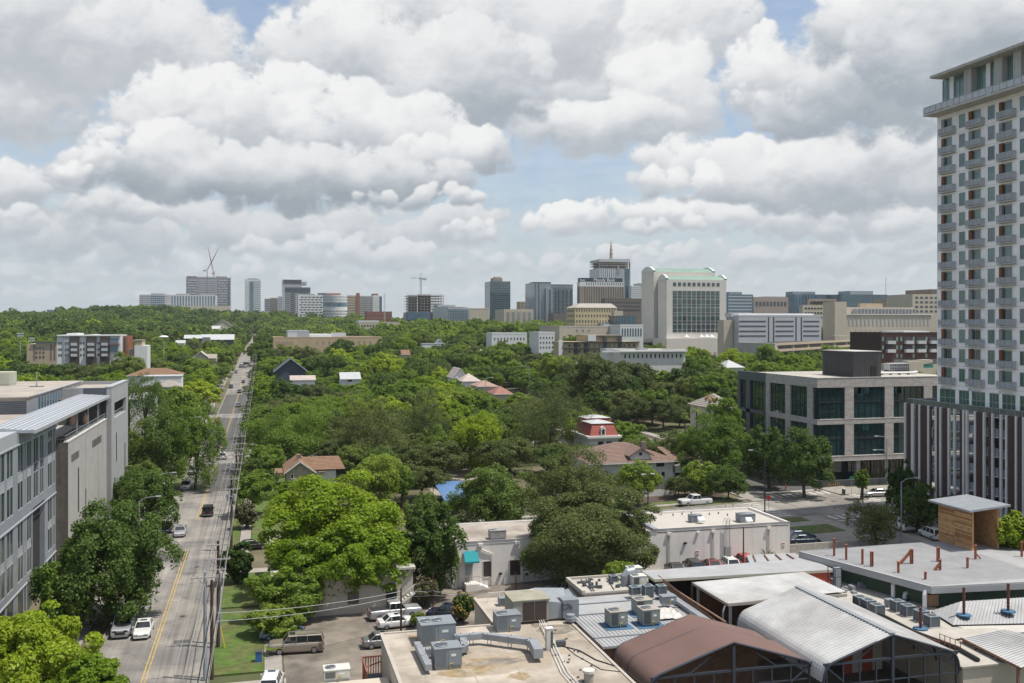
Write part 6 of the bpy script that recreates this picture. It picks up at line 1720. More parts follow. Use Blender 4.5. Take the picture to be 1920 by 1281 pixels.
 for i in range(22):m.box(x-.28,x+.28,yl-.02,yl+.02,1.0+i*.28,1.05+i*.28)
 for s in(-.28,.28):m.tube([(x+s,yl,zt+1.1),(x+s,yl+.5,zt+1.15),(x+s,yl+.9,zt+.3)],.03,4)
 ld=single('roof_ladder',m,GALV,'grey steel ladder fixed to the white block wall','ladder',origin=(x,yl,.9))
 m=MB();m.box(x-.42,x+.42,yl-.08,yl-.03,.9,3.4);m.box(x-.42,x-.38,yl-.03,Y0-.05,.9,3.4);part('ladder_guard',m,mat('expanded_mesh',(.27,.285,.29),.6,.1,2),ld)
 for i,(px,py,lb)in enumerate(((1307,1037,'small red and white notice on the white block wall left of the ladder'),(1468,1022,'small red and white notice at the right end of the white block wall'))):
  x=Xon(px,Y0);z=dz(px,py);s=thing('notice_sign',lb,'sign',(x,Y0,z))
  m=MB();m.box(x-.26,x+.26,Y0-.06,Y0-.02,z-.33,z+.33);part('plate',m,WPIPE,s)
  m=MB();m.box(x-.24,x+.24,Y0-.075,Y0-.061,z+.12,z+.3);m.box(x-.2,x+.2,Y0-.075,Y0-.061,z-.12,z-.06);m.box(x-.2,x+.2,Y0-.075,Y0-.061,z-.26,z-.2);part('print',m,mat('faded_red_print',(.42,.14,.13),.7,.1,2),s)
 for i,(px,py)in enumerate(((1284,1018),(1308,998),(938,1075),(987,1076))):
  x=Xon(px,Y0);z=dz(px,py);m=MB();m.box(x-.2,x+.2,Y0-.3,Y0-.02,z-.12,z+.1);part('wall_light',m,mat('black_lamp_housing',(.02,.02,.02),.5)if i!=1 else WPIPE,t)
 FOOT.append((x0,x1,Y0,Y1));SIGHT.append((845,1000,985,1110,122));SIGHT.append((1225,1485,955,1060,122))
 rooftop_unit('old grey air conditioner on the dirty west roof of the white block building',920,1013,zt-.25,2.1,1.4,1.15,cas=mat('rusty_grey_casing',(.27,.26,.255),.8,.2,1.5),louv=False)
 rooftop_unit('grey air conditioner with white hood on the white roof near its middle',1297,981,zt-.2,1.6,1.3,1.0,louv=False)
 rooftop_unit('larger grey air conditioner on the white roof near its right end',1389,981,zt-.2,2.3,1.6,1.15,louv=False)
 for px,py in((1307,981.5),(1397,983)):
  x,y=RG(px,py,zt-.2);m=MB();m.prism([(x,y-.6),(x+.9,y-.6),(x+.9,y-.06),(x,y-.06)],zt,[zt+.35,zt+.35,zt+.75,zt+.75]);single('intake_hood',m,WPIPE,'white intake hood on the front of the %s roof unit of the white building'%('middle' if px<1350 else 'right'),'hood')
 for i in range(7):
  x,y=RG(1262+i*17,967-(i%3)*1.6,zt-.2);m=MB();m.tube([(x,y,zt-.2),(x,y,zt+.1)],.09,6);part('roof_vent',m,UNITD,t)
 x=Xon(1444,119);ag=thing('spiky_agave','spiky green agave against the white block wall below the downpipe','plant',(x,119.6,T(x,119.6)))
 m=MB()
 for k in range(16):
  a=k*2.4;r=1.1;q=.6+(k%4)*.3
  m.face([(x+.08*sin(a),119.6-.08*cos(a),T(x,119)),(x+r*.6*cos(a),119.6+r*.6*sin(a),T(x,119)+q),(x+r*cos(a),119.6+r*sin(a),T(x,119)+q*1.25),(x-.08*sin(a),119.6+.08*cos(a),T(x,119)+.25)])
 m.mats=[LEAF_AG];part('leaves',m,None,ag)
 # low breeze block wall at the corner
 m=MB();m.box(x1+.2,x1+14,Y0+.2,Y0+.5,1.2,3.0);single('breeze_block_wall',m,mat('breeze_block',(.36,.335,.295),.9,.2,4,courses=(.3,.3,.14)),'pale patterned block wall running right from the white building corner','wall')
LEAF_AG=mat('agave_green',(.13,.19,.10),.6,.15,3)
build_white()
# ---- building under the great pecan
xa,xb=1.2,17.4
t=thing('pecan_house','low white roofed building hidden under the huge bright pecan tree',BT,((xa+xb)/2,114,0))
m=MB();m.box(xa,xb,114,135,-.5,4.9);part('wall',m,H_BEIGE,t)
m=MB();m.box(xa-.3,xb+.3,113.7,135.3,4.9,5.15);part('roof',m,mat('white_roof_coating',(.42,.40,.365),.9,.1,.3),t)
for i in range(3):
 m=MB();x=xa+4+i*4.5;m.box(x,x+1.3,113.94,114.05,1.2,2.6);part('window',m,WIN_D,t)
st=thing('outdoor_stair','white railed timber stair against the building under the pecan tree','stair',(17,112.6,0))
for i in range(10):m=MB();m.box(14+i*.32,14.32+i*.32+.02,112.2,113.4,.1+i*.24,.18+i*.24);part('tread',m,H_BEIGE,st)
m=MB();m.bar((14,112.2,1.1),(17.4,112.2,3.5),.07,.07);m.bar((14,112.2,.15),(17.4,112.2,2.5),.07,.2)
for i in range(9):m.bar((14+i*.4,112.2,.2+i*.28),(14+i*.4,112.2,1.1+i*.28),.04,.04)
part('railing',m,H_WHITE,st)
FOOT.append((xa,xb,112,135))
# ---- tan roofed building with air conditioners
ZR=5.1
x0,y1=RG(715,1189,ZR);x1,_=RG(1056,1154,ZR);yb_=y1
xr0,yr1=RG(890,1128,ZR)
t=thing('tan_roof_building','tan flat roofed building with ducts and air conditioners at the bottom of the view',BT,((x0+x1)/2,80,0))
m=MB();m.box(x0,x1,60,y1,-.3,ZR-.25);m.box(xr0,x1+.6,y1+.002,yr1,-.3,ZR-.05);part('wall',m,H_BEIGE,t)
m=MB();m.box(x0-.1,x1+.1,60,y1+.1,ZR-.25,ZR);m.box(xr0-.1,x1+.7,y1+.1,yr1+.1,ZR-.05,ZR+.25);part('roof',m,TANR,t)
m=MB();m.box(x0-.14,x0+.16,60,y1+.14,ZR,ZR+.1);m.box(x0+.16,xr0-.14,y1-.16,y1+.14,ZR,ZR+.1);m.box(xr0-.14,xr0+.16,y1-.2,yr1+.12,ZR+.25,ZR+.38);m.box(x1+.42,x1+.74,y1-.2,yr1+.12,ZR+.25,ZR+.38);m.box(x1-.12,x1+.14,60,y1-.2,ZR,ZR+.1)
part('roof_edge',m,mat('pale_roof_edge',(.39,.355,.31),.8,.1,1),t)
m=MB();rg=random.Random(2)
for i in range(46):
 q=rg.random();x=x0+12.5+q*4+rg.uniform(-.3,.3);y=60+28*rg.random();s=rg.uniform(.06,.14)
 m.box(x-s,x+s,y-.05,y+.05,ZR,ZR+.12)
part('pipe_block',m,UNITD,t,stuff=True)
m=MB()
for k in range(3):m.tube([(x0+13.2+k*.35,60,ZR+.15),(x0+13.2+k*.3,76,ZR+.15),(x1-2.5+k*.2,y1+3,ZR+.35)],.04,4)
part('roof_pipes',m,WPIPE,t,stuff=True)
# ponding stain with its own outline
def stain(name,cx,cy,rx,ry,z,mt,seed,par):
 r=random.Random(seed);n=26;c=MB()
 ph=[r.uniform(0,6.28)for _ in range(4)]
 c.face([(cx+rx*(1+.22*sin(2*a+ph[0])+.14*sin(5*a+ph[1])+.07*sin(9*a+ph[2]))*cos(a),cy+ry*(1+.2*sin(3*a+ph[3])+.1*sin(7*a+ph[1]))*sin(a),z)for a in[2*pi*k/n for k in range(n)]])
 part(name,c,mt,par)
ST1=mat('ochre_pond_stain',(.245,.185,.10),.95,.3,1.2,c2=(.31,.26,.195));ST2=mat('grey_pond_stain',(.15,.13,.105),.95,.3,1.5,c2=(.245,.21,.17));ST3=mat('pale_pond_stain',(.32,.27,.21),.95,.12,1)
x,y=RG(930,1243,ZR);stain('water_stain',x,y,5.0,2.6,ZR+.006,ST3,1,t);stain('water_stain',x-1.2,y+.1,3.6,1.6,ZR+.011,ST1,2,t);stain('water_stain',x+.2,y+.2,2.2,.75,ZR+.016,ST2,3,t)
x,y=RG(868,1262,ZR);stain('water_stain',x,y,2.6,.8,ZR+.0125,ST1,5,t)
rg=random.Random(31)
for i in range(22):
 stain('roof_stain',rg.uniform(x0+1,x1-1),rg.uniform(66,y1-1),rg.uniform(.3,1.5),rg.uniform(.2,.9),ZR+.0015+i*.00018,(ST2,ST3,ST3,ST1)[i%4],i+10,t)
for i in range(5):
 m=MB();q=x0+2.2+i*3.9;m.box(q,q+.09,62,y1-.3,ZR,ZR+.0145);part('membrane_seam',m,ST3,t)
x,y=RG(1045,1180,ZR);stain('soot_stain',x,y,2.4,1.4,ZR+.0118,ST2,6,t)
rooftop_unit('largest blue grey air conditioner with two fans on the left of the tan roof',790,1214,ZR,3.15,2.6,1.9,fans=2)
rooftop_unit('blue grey air conditioner with one fan nearest the bottom edge of the tan roof',815.5,1258,ZR,2.3,1.9,1.75)
rooftop_unit('blue grey air conditioner with one fan in the middle of the tan roof',932.5,1187,ZR,2.3,1.8,1.55)
# exhaust housing with dark screens
x,y=RG(962,1168,ZR+.25);zb=ZR+.25
e=thing('exhaust_housing','tan exhaust housing with two dark mesh doors behind the middle air conditioner','exhaust housing',(x,y,zb))
m=MB();m.box(x,x+3.6,y,y+3.2,zb,zb+2.0,UNITB);part('casing',m,None,e)
for i in range(2):m=MB();m.box(x+1.0+i*1.22,x+2.12+i*1.22,y-.05,y-.002,zb+.1,zb+1.85);part('mesh_door',m,mat('brown_mesh',(.055,.04,.034),.8,.2,4),e)
m=MB();m.box(x-.1,x+3.7,y-.1,y+3.3,zb+2.0,zb+2.1);part('lid',m,mat('mossy_lid',(.28,.265,.20),.9,.2,1),e)
m=MB();m.prism([(x+3.7,y+.3),(x+5.0,y+.3),(x+5.0,y+2.2),(x+3.7,y+2.2)],zb,[zb+1.7,zb+1.5,zb+1.5,zb+1.7]);part('duct_box',m,GALV,e)
m=MB();m.box(x+5.06,x+6.7,y+.1,y+1.4,zb,zb+1.75);gr=part('grey_cabinet',m,UNIT,e)
m=MB()
m.tube([(x+5.5+.5*sin(k*.8),y+.085,zb+1.15+.28*cos(k*1.3))for k in range(9)],.035,4);part('spray_mark',m,CABLE,gr)
m=MB();m.prism([(x+3.2,y+3.6),(x+6.2,y+3.0),(x+6.6,y+4.6),(x+3.6,y+5.4)],zb+.9,[zb+1.2,zb+1.2,zb+1.7,zb+1.7]);part('upper_duct',m,GALV,e)
m=MB();m.disc((x+5.6,y-.7,zb),.55,None,14,h=.35);m.disc((x+5.6,y-.7,zb+.35),.42,None,14,h=.25);part('roof_fan',m,GALV,e)
# ducts on legs
du=thing('galvanised_duct','galvanised duct bending across the tan roof on little legs','duct',(*RG(880,1205,ZR),ZR))
def duct(par,path,w,h,legs=True):
 for(a,b)in zip(path[:-1],path[1:]):
  m=MB();m.bar((a[0],a[1],a[2]),(b[0],b[1],b[2]),w,h);part('duct_section',m,GALV,par)
 if legs:
  m=MB()
  for(a,b)in zip(path[:-1],path[1:]):
   for k in(.15,.6):
    p=Vector(a).lerp(Vector(b),k)
    for s in(-w/2-.04,w/2+.04):m.box(p.x+s*.6-.03,p.x+s*.6+.03,p.y+s*.6-.03,p.y+s*.6+.03,ZR,p.z+h/2+.1)
  part('duct_leg',m,UNIT,par,stuff=True)
P=lambda px,py,h=.8:(*RG(px,py,ZR+h),ZR+h)
duct(du,[P(852,1196),P(905,1192),P(990,1203),P(1002,1213)],.58,.52)
duct(du,[P(1000,1207),P(1010,1226)],.8,.8,False)
du2=thing('galvanised_duct','galvanised duct looping round the left air conditioners on the tan roof','duct',(*RG(790,1240,ZR),ZR))
duct(du2,[P(782,1208,.6),P(804,1252,.6)],.55,.5);duct(du2,[P(798,1222,.6),P(872,1216,.6),P(868,1200,.6)],.6,.55)
x,y=RG(1031,1220,ZR);fl=thing('roof_flue','narrow white upright flue box right of the duct on the tan roof','flue',(x,y,ZR))
m=MB();m.box(x-.3,x+.3,y,y+.45,ZR,ZR+1.9);part('casing',m,UNITW,fl);m=MB();m.box(x-.33,x+.33,y-.03,y+.5,ZR+1.9,ZR+1.98);part('cap',m,WPIPE,fl);m=MB();m.box(x+.1,x+.28,y-.03,y-.002,ZR+.2,ZR+1.7);part('grille',m,UNITD,fl)
x,y=RG(1104,1279,ZR);fl=thing('round_roof_vent','round pale metal vent cowl near the bottom right of the tan roof','vent',(x,y,ZR))
m=MB();m.disc((x,y,ZR),.4,None,14,h=.75);part('stack',m,UNITB,fl);m=MB();m.disc((x,y,ZR+.8),.52,None,14,h=.2);part('cowl',m,UNITW,fl)
x,y=RG(1052,1212,ZR);fl=thing('junction_box','small black box with trailing cables on the tan roof','junction box',(x,y,ZR));m=MB();m.box(x-.4,x+.4,y-.2,y+.3,ZR+.1,ZR+.5);part('box',m,UNITD,fl)
m=MB();m.tube([(x,y,ZR+.05),(x+1.2,y-1.6,ZR+.05),(x+1.8,y-4.2,ZR+.05),(x+3.2,y-6.6,ZR+.05),(x+3.6,y-11,ZR+.05)],.06,5);m.tube([(x+.3,y,ZR+.05),(x+.5,y-2.6,ZR+.04),(x+1.5,y-6.5,ZR+.04),(x+3.0,y-7.5,ZR+.04)],.035,4);part('cable',m,CABLE,fl,stuff=True)
rooftop_unit('small dark fronted unit at the rear left of the tan roof',937,1138,ZR+.25,1.0,.9,.8,fans=0,louv=True)
rooftop_unit('flat grey unit at the rear edge of the tan roof',967,1126,ZR+.25,1.2,.9,.7,fans=0,louv=False)
x,y=RG(1000,1128,ZR+.25);d_=thing('satellite_dish','white satellite dish at the rear of the tan roof','satellite dish',(x,y,ZR+.25))
m=MB();pts=[]
c=Vector((x,y,ZR+1.0));nd=Vector((.25,-.8,.55)).normalized();uu=nd.cross(Vector((0,0,1))).normalized();vv=nd.cross(uu)
vs=[c-nd*.12]+[c+(uu*cos(k*pi/8)+vv*sin(k*pi/8))*.62 for k in range(16)]
m.add(vs,[(0,1+k,1+(k+1)%16)for k in range(16)]);part('dish',m,WPIPE,d_)
m=MB();m.tube([(x,y+.2,ZR+.25),c-nd*.12],.04,5);m.tube([c-vv*.6,c+nd*.5],.02,4);part('arm',m,GALV,d_)
m=MB();a=RG(915,1112,ZR+1.2);b=RG(1018,1104,ZR+1.2);m.bar((*a,ZR+1.2),(*b,ZR+1.2),.06,.06)
for k in range(6):q=Vector((*a,ZR+1.2)).lerp(Vector((*b,ZR+1.2)),k/5);m.bar(q,(q.x,q.y,ZR+.2),.05,.05)
single('roof_rail',m,WPIPE,'thin white guard rail along the back of the tan roof','railing')
# timber bin enclosure and bottom edge unit
x,y=RG(680,1232,2.6);en=thing('bin_enclosure','rusty slatted bin enclosure against the tan roof building','enclosure',(x,y,0))
for i in range(12):
 m=MB();m.box(x+i*.24,x+i*.24+.1,y,y+.05,.1,2.5);part('slat',m,RUST,en)
for i in range(9):
 m=MB();m.box(x-.06,x,y-4+i*.45,y-4+i*.45+.12,.1,2.5);part('slat',m,RUST,en)
m=MB();m.box(x-.08,x+2.9,y-.02,y+.08,2.5,2.62);m.box(x-.1,x+.02,y-4,y,2.5,2.62);m.bar((x,y-2.5,2.5),(x+2.8,y-1,2.7),.12,.08);part('frame',m,RUST,en)
m=MB();m.box(x+.3,x+2.4,y-3.2,y-1.2,0,1.4);single('dumpster',m,UNITD,'dark steel bin inside the slatted enclosure','bin')
m=MB();a=RG(655,1281,3.2);m.box(a[0]-6,x0-.2,a[1]-8,a[1]+.6,0,3.2);single('low_shed',m,H_BEIGE,'low flat shed at the bottom edge left of the tan roof','shed',origin=(a[0],a[1],0))
rooftop_unit('pale air conditioner on the low shed at the bottom edge',608,1281,3.2,2.2,1.5,1.0,cas=UNITW)
# ---- grey seamed roof and white roof strip with the unit cluster
ZG=5.0
gx0,gy0=RG(1041,1161,ZG);gx1,gy1=46.0,RG(1060,1122,ZG)[1]
t=thing('grey_roof_building','low building with grey seamed metal roof between the tan roof and the brown canopy',BT,(36,84,0))
gx0=x1+.72
m=MB();m.box(gx0+.2,42,82,gy1-.3,0,ZG-.25);part('wall',m,TIMBD,t)
m=MB();m.box(gx0,42.2,81.6,gy1,ZG-.2,ZG);part('roof',m,GREYR,t)
m=MB()
for i in range(30):q=gx0+.2+i*.4;m.box(q,q+.05,81.6,gy1-6.2,ZG,ZG+.05)
part('standing_seam',m,GREYR,t,stuff=True)
for yy in(gy1-6.1,gy1-2.6,84):
 m=MB();m.box(gx0,42.2,yy-.12,yy+.12,ZG+.055,ZG+.1);part('roof_lap',m,GALV,t)
for(px,py,w,l,h,lb,fan)in((1145,1180,1.75,1.7,1.55,'tan topped grey unit with blue base, left of the pair on the grey roof',1),(1194,1156,1.7,1.5,1.5,'tan topped grey unit, rear of the pair on the grey roof',1),(1206,1177,1.75,1.6,1.6,'tan topped grey unit, front of the pair on the grey roof',1)):
 rooftop_unit(lb,px,py,ZG,w,l,h,top=UNITB,cas=mat('green_grey_casing',(.20,.225,.215),.6,.12,1),fans=fan,base=BLUEP)
 x,y=RG(px,py,ZG);m=MB();m.box(x-.5,x+w+.5,y-.45,y+l+.3,ZG+.002,ZG+.06);single('sealant_pad',m,BLUEP,'blue sealed pad under the '+lb.split(',')[0]+', '+lb.split(', ')[1].split(' on')[0],'roof pad')
ZW=5.4
a=RG(1112,1084,ZW);b=RG(1200,1117,ZW);c_=RG(1225,1112,ZW);d_=RG(1285,1165,ZW)
t=thing('white_strip_building','narrow building with white flat roof crowded by condensers',BT,(37,98,0))
m=MB();m.box(33.2,41.3,gy1+.05,a[1],0,ZW-.2);part('wall',m,P_DBRN,t)
m=MB();m.box(33,41.5,gy1+.05,a[1]+.2,ZW-.2,ZW);part('roof',m,mat('dirty_white_roof',(.37,.345,.305),.9,.16,.6),t)
m=MB();m.box(33,33.35,gy1+.05,a[1]+.2,ZW,ZW+.25);m.box(33.35,41.5,a[1]-.1,a[1]+.2,ZW,ZW+.25);part('parapet',m,mat('pale_roof_edge',(1,1,1)),t)
m=MB();q=[RG(1086,1121,4.2),RG(1112,1098,4.8),RG(1142,1117,4.8)]
m.add([(29.5,gy1+.1,4.2),(33,gy1+.1,4.6),(33,a[1]-1.5,4.9),(30.5,a[1]-1.5,4.4),(29.5,gy1+.1,4.05),(33,gy1+.1,4.45),(33,a[1]-1.5,4.75),(30.5,a[1]-1.5,4.25)],[(0,1,2,3),(0,4,5,1),(3,7,4,0)]);part('lean_to_roof',m,GALV,t)
rooftop_unit('pale square unit at the back of the crowded white roof',1180,1086,ZW,1.6,1.2,1.15,cas=UNITW)
rooftop_unit('pale unit with grille, second from the back of the crowded white roof',1187,1103,ZW,1.6,1.2,1.2,cas=UNITW)
condenser('dark condenser at the left back corner of the crowded white roof',1152,1093,ZW,.8,.7)
condenser('tall dark condenser at the right of the crowded white roof',1218,1123,ZW,.95,1.25)
condenser('dark condenser against the timber screen, right of the tall one',1243,1118,ZW,.9,1.0)
condenser('dark condenser left of the tall one on the crowded white roof',1193,1117,ZW,.95,.8)
rooftop_unit('flat louvred unit at the front right of the crowded white roof',1243,1136,ZW,1.5,1.0,.85,fans=0)
m=MB();rg=random.Random(14)
for i in range(26):
 xx,yy=rg.uniform(33.6,40.6),rg.uniform(gy1+.6,a[1]-.6);m.box(xx,xx+rg.uniform(.15,.7),yy,yy+rg.uniform(.15,.5),ZW,ZW+rg.uniform(.1,.45),rz=rg.uniform(-.4,.4))
for i in range(7):q=rg.uniform(33.8,40.6);m.tube([(q,gy1+.3,ZW+.08),(q+rg.uniform(-1,1),a[1]-.4,ZW+.08)],.05,4)
o=single('roof_clutter',m,UNITD,'pipes and small fittings among the condensers on the crowded white roof','fittings');o['kind']='stuff'
x,y=RG(1172,1097,ZW);dm=thing('duct_elbow','galvanised duct elbow at the back of the crowded white roof','duct',(x,y,ZW));m=MB();m.tube([(x,y,ZW),(x,y,ZW+1.0),(x+.3,y,ZW+1.35),(x+1.1,y,ZW+1.45)],.48,10);part('elbow',m,GALV,dm)
x,y=RG(1203,1112,ZW);dm=thing('fan_cowl','round spun metal fan cowl beside the tall condenser','vent',(x,y,ZW));m=MB();m.tube([(x,y,ZW),(x,y,ZW+.4),(x,y,ZW+.8),(x,y,ZW+.95)],[.35,.55,.4,.1],12);part('cowl',m,GALV,dm)
x,y=RG(1248,1155,ZG);tp=MB();rgn=random.Random(5)
n=9;gv=[[(x-1.7+3.2*i/n,y-1.5+4.2*j/n,ZG+.08+rgn.uniform(0,.16))for i in range(n+1)]for j in range(n+1)]
for j in range(n):
 for i in range(n):tp.face([gv[j][i],gv[j][i+1],gv[j+1][i+1],gv[j+1][i]])
single('roof_tarpaulin',tp,mat('white_tarpaulin',(.48,.465,.445),.7,.1,1),'crumpled white tarpaulin on the grey roof beside the brown canopy','tarpaulin')
# ---- timber screen fence down the side of the grey roof
sc=thing('timber_screen','old brown slatted timber screen beside the dark passage','screen',(42.5,90,0))
n=56
for i in range(n):
 y=98.3-i*.28;x=42.3;m=MB();h=6.4-.018*i;m.box(x-.03,x+.03,y,y+(.16 if i%3 else.2),ZG-1.0,h);part('slat',m,TIMBD,sc)
m=MB();m.box(42.24,42.4,82.6,98.6,ZG+.9,ZG+1.02);m.box(42.24,42.4,82.6,98.6,ZG-.3,ZG-.18);part('rail',m,TIMBD,sc)
m=MB();m.bar((41.7,97.5,ZG+.4),(41.7,83,ZG+.3),.7,.35);part('box_gutter',m,GALV,sc)
# ---- dark long roof, white canopy roof
t=thing('long_dark_shelter','long shelter with pale edged flat roof and red end wall behind the white canopy','shelter',(52,99,0))
xa,ya=RG(1217,1080,6.3);xb,yb=RG(1541,1065,6.3)
m=MB();m.prism([(xa,ya-1.5),(xb+1,yb-1.0),(xb+1,yb+4.5),(xa,ya+2.2)],[6.0]*4,[6.3]*4,mat('tan_fascia',(.45,.42,.33),.8,.1,.5),top=GREYR);part('roof',m,None,t)
m=MB();m.box(xb-3.2,xb+.6,yb-.8,yb-.6,1,5.95);part('red_wall',m,REDW,t)
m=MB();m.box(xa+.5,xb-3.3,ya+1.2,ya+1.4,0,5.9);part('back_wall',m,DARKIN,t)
for i in range(5):m=MB();q=xa+.6+i*(xb-xa-5)/4;m.box(q,q+.2,ya-1.3,ya-1.1,0,6.0);part('post',m,TIMBD,t)
m=MB();m.prism([RG(1412,1062,6.0),RG(1530,1052,6.0),RG(1490,1036,5.4),RG(1400,1040,5.4)],5.1,5.35,GREYR);part('rear_roof',m,None,t)
m=MB()
for k in range(4):
 a=RG(1420+k*26,1059-k*2,5.5);b=RG(1412+k*21,1040-k*.5,5.5);m.bar((*a,5.45),(*b,5.45),.14,.16)
part('roof_batten',m,TIMBD,t,stuff=True)
def corrugated(mb,x0,x1,y0,y1,z0,z1,pitch,h,along='x'):
 """sheet sloping from x0 (z0) to x1 (z1), ribs running down the slope"""
 n=int((y1-y0)/pitch)
 ys_=[]
 for i in range(n):
  y=y0+i*pitch;ys_+=[(y,0),(y+pitch*.55,0),(y+pitch*.65,h),(y+pitch*.9,h)]
 ys_.append((y1,0))
 for(ya,ha),(yb,hb)in zip(ys_[:-1],ys_[1:]):
  mb.face([(x0,ya,z0+ha),(x1,ya,z1+ha),(x1,yb,z1+hb),(x0,yb,z0+hb)]if(x1>x0)else[(x0,ya,z0+ha),(x0,yb,z0+hb),(x1,yb,z1+hb),(x1,ya,z1+ha)])
t=thing('white_canopy','low canopy with white ribbed metal roof behind the two gabled canopies','canopy',(52,92,0))
m=MB();corrugated(m,45.4,58.8,88.0,96.2,6.0,6.25,.44,.06);part('roof_sheet',m,WHITR,t)
m=MB();m.box(45.3,58.9,87.9,88.02,5.72,6.02);m.box(45.25,45.4,88.02,96.2,5.72,6.0);m.box(45.4,58.8,88.02,96.2,5.75,5.9);part('fascia',m,mat('pale_roof_edge',(1,1,1)),t)
for x,y in((45.8,88.4),(50,88.4),(58,88.4),(45.8,95.8)):m=MB();m.box(x-.12,x+.12,y-.12,y+.12,0,5.72);part('post',m,P_LGREY if x<47 else TIMBD,t)
m=MB();m.box(46,58,96,96.1,0,5.7);part('back_wall',m,TIMBD,t)
m=MB();m.tube([(45.1,88.2,5.7),(44.9,88.2,5.2),(45.0,88.6,3.0)],.09,6);part('gutter_pipe',m,P_LGREY,t)
def gable_canopy(name,label,xr,zr,half,ze,y0,y1,skin,rib=None,drop=1.3,step=None,seam=True):
 t=thing(name,label,'canopy',(xr,y0,0))
 def sect(y,dz=0.0,ex=0.0):
  pts=[]
  R=1.2
  hs=half+ex
  k=(zr-ze)/half
  for s in(-1,1):
   row=[]
   for q in(0,.3,.6,.85):row.append((xr+s*hs*q,zr-k*half*q+dz))
   A_,B_,C_=(.85*hs,zr-k*half*.85),(hs*1.0,zr-k*half*.985),(hs*1.01,ze-drop)
   for q in range(1,7):
    u=q/6;row.append((xr+s*(A_[0]*(1-u)**2+2*B_[0]*u*(1-u)+C_[0]*u*u),A_[1]*(1-u)**2+2*B_[1]*u*(1-u)+C_[1]*u*u+dz))
   pts.append(row)
  return pts[0][::-1]+pts[1][1:]
 secs=[(y0,y1,0.0,0.0)]if step is None else[(y0,step,0.0,0.0),(step-.25,y1,.14,.16)]
 secs=secs if step is None else[(step-.25,y1,-.02,0.0),(y0,step,.14,.14)]
 for(ya,yb,dz,ex)in secs:
  pr=sect(ya,dz,ex);n=len(pr);m=MB()
  if rib:
   yy=[]
   k=int((yb-ya)/rib)
   for i in range(k):
    q=ya+i*rib;yy+=[(q,0),(q+rib*.5,0),(q+rib*.58,.07),(q+rib*.92,.07)]
   yy.append((yb,0))
  else:
   yy=[(ya+(yb-ya)*i/4,0)for i in range(5)]
  vs=[(x,y,z+h-(.05*sin(pi*(y-ya)/(yb-ya))if not rib else 0))for(y,h)in yy for(x,z)in pr]
  fs=[(j*n+i,j*n+i+1,(j+1)*n+i+1,(j+1)*n+i)for j in range(len(yy)-1)for i in range(n-1)]
  m.add(vs,fs);part('roof_skin',m,skin,t,smooth=not rib)
  # hoops and edge tubes
  for y in(ya+.05,yb-.05):
   h=MB();h.tube([(x,y,z-.09)for x,z in pr],.1,6);part('edge_tube',h,STEEL,t)
 pr=sect(y0)
 for i in range(1,5):
  y=y0+(y1-y0)*i/5;h=MB();h.tube([(x,y,z-.22)for x,z in pr],.08,5);part('hoop',h,STEEL,t)
  # front frame
 y=y0+.1;zb=ze+.05
 m=MB();m.box(xr-half,xr+half,y-.08,y+.08,zb-.1,zb+.1);part('tie_beam',m,STEEL,t)
 m=MB();m.box(xr-.13,xr+.13,y-.13,y+.13,0,zr-.25);part('king_post',m,STEEL,t)
 for s in(-1,1):
  m=MB();m.bar((xr+s*half*.55,y,zb),(xr+s*half*.28,y,zr-(zr-ze)*.28-.3),.1,.1);part('brace',m,STEEL,t)
  m=MB();m.bar((xr+s*half*.98,y,zb-.1),(xr+s*half*.72,y,zb-1.5),.12,.12);part('knee_brace',m,STEEL,t)
 n=8
 for i in range(n+1):
  x=xr-half*.96+2*half*.96*i/n
  m=MB();m.box(x-.06,x+.06,y-.06,y+.06,0,zb-.1);part('post',m,STEEL,t)
 for z in(3.9,2.6):
  m=MB();m.box(xr-half,xr+half,y-.05,y+.05,z-.05,z+.05);part('rail',m,STEEL,t)
 m=MB();m.box(xr-half,xr+half,y0+.5,y1,.02,.12);part('floor',m,mat('dark_patio_floor',(.09,.075,.065),.9,.2,1),t)
 m=MB();m.box(xr-half*.9,xr+half*.9,y1-.3,y1-.2,.12,ze-.3);part('back_wall',m,TIMBD,t)
 return t
gable_canopy('canvas_canopy','gabled canopy of brown canvas on a black steel frame at the bottom of the view',38.0,7.5,7.4,5.15,72.7,81.2,CANV,None,1.2,77.6)
rc_=gable_canopy('ribbed_canopy','gabled canopy of pale ribbed metal on a black steel frame, right of the brown canopy',51.8,7.8,6.6,5.65,70.7,85.9,WHITR,.44,1.5)
m=MB()
m=MB();m.box(51.55,52.05,70.7,85.9,7.82,7.88);part('ridge_cap',m,GALV,rc_)
for i,(x,y)in enumerate(((34.5,74.5),(37,76),(41,74.2),(48.5,73),(50,76),(54.5,72.6),(56,75.5))):
 tb=thing('patio_table',('red' if i%2==0 else 'brown')+' patio table under the %s canopy, %s from the left'%('brown canvas' if x<45 else 'pale ribbed',ORDN[i if x<45 else i-3]),'table',(x,y,.12),'tables under the canopies')
 m=MB();m.box(x-.9,x+.9,y-.45,y+.45,.84,.9);part('tabletop',m,REDW if i%2==0 else TIMBD,tb)
 for s in(-.7,.7):m=MB();m.box(x+s-.06,x+s+.06,y-.3,y+.3,.12,.84);part('leg',m,STEEL,tb)
 for s in(-.75,.75):m=MB();m.box(x-.9,x+.9,y+s-.14,y+s+.14,.5,.56);part('bench',m,REDW if i%2==0 else TIMBD,tb)
bx=thing('red_bar_wall','red and cream bar front under the pale ribbed canopy','bar',(54,84,0))
for i in range(4):m=MB();m.box(53+i*1.1,54.05+i*1.1,79.9,80,.1,4.4);part('panel',m,REDW if i in(0,2)else H_BEIGE,bx)
m=MB();m.box(52.8,57.6,79.4,80.1,4.4,4.6);part('roof',m,STEEL,bx)
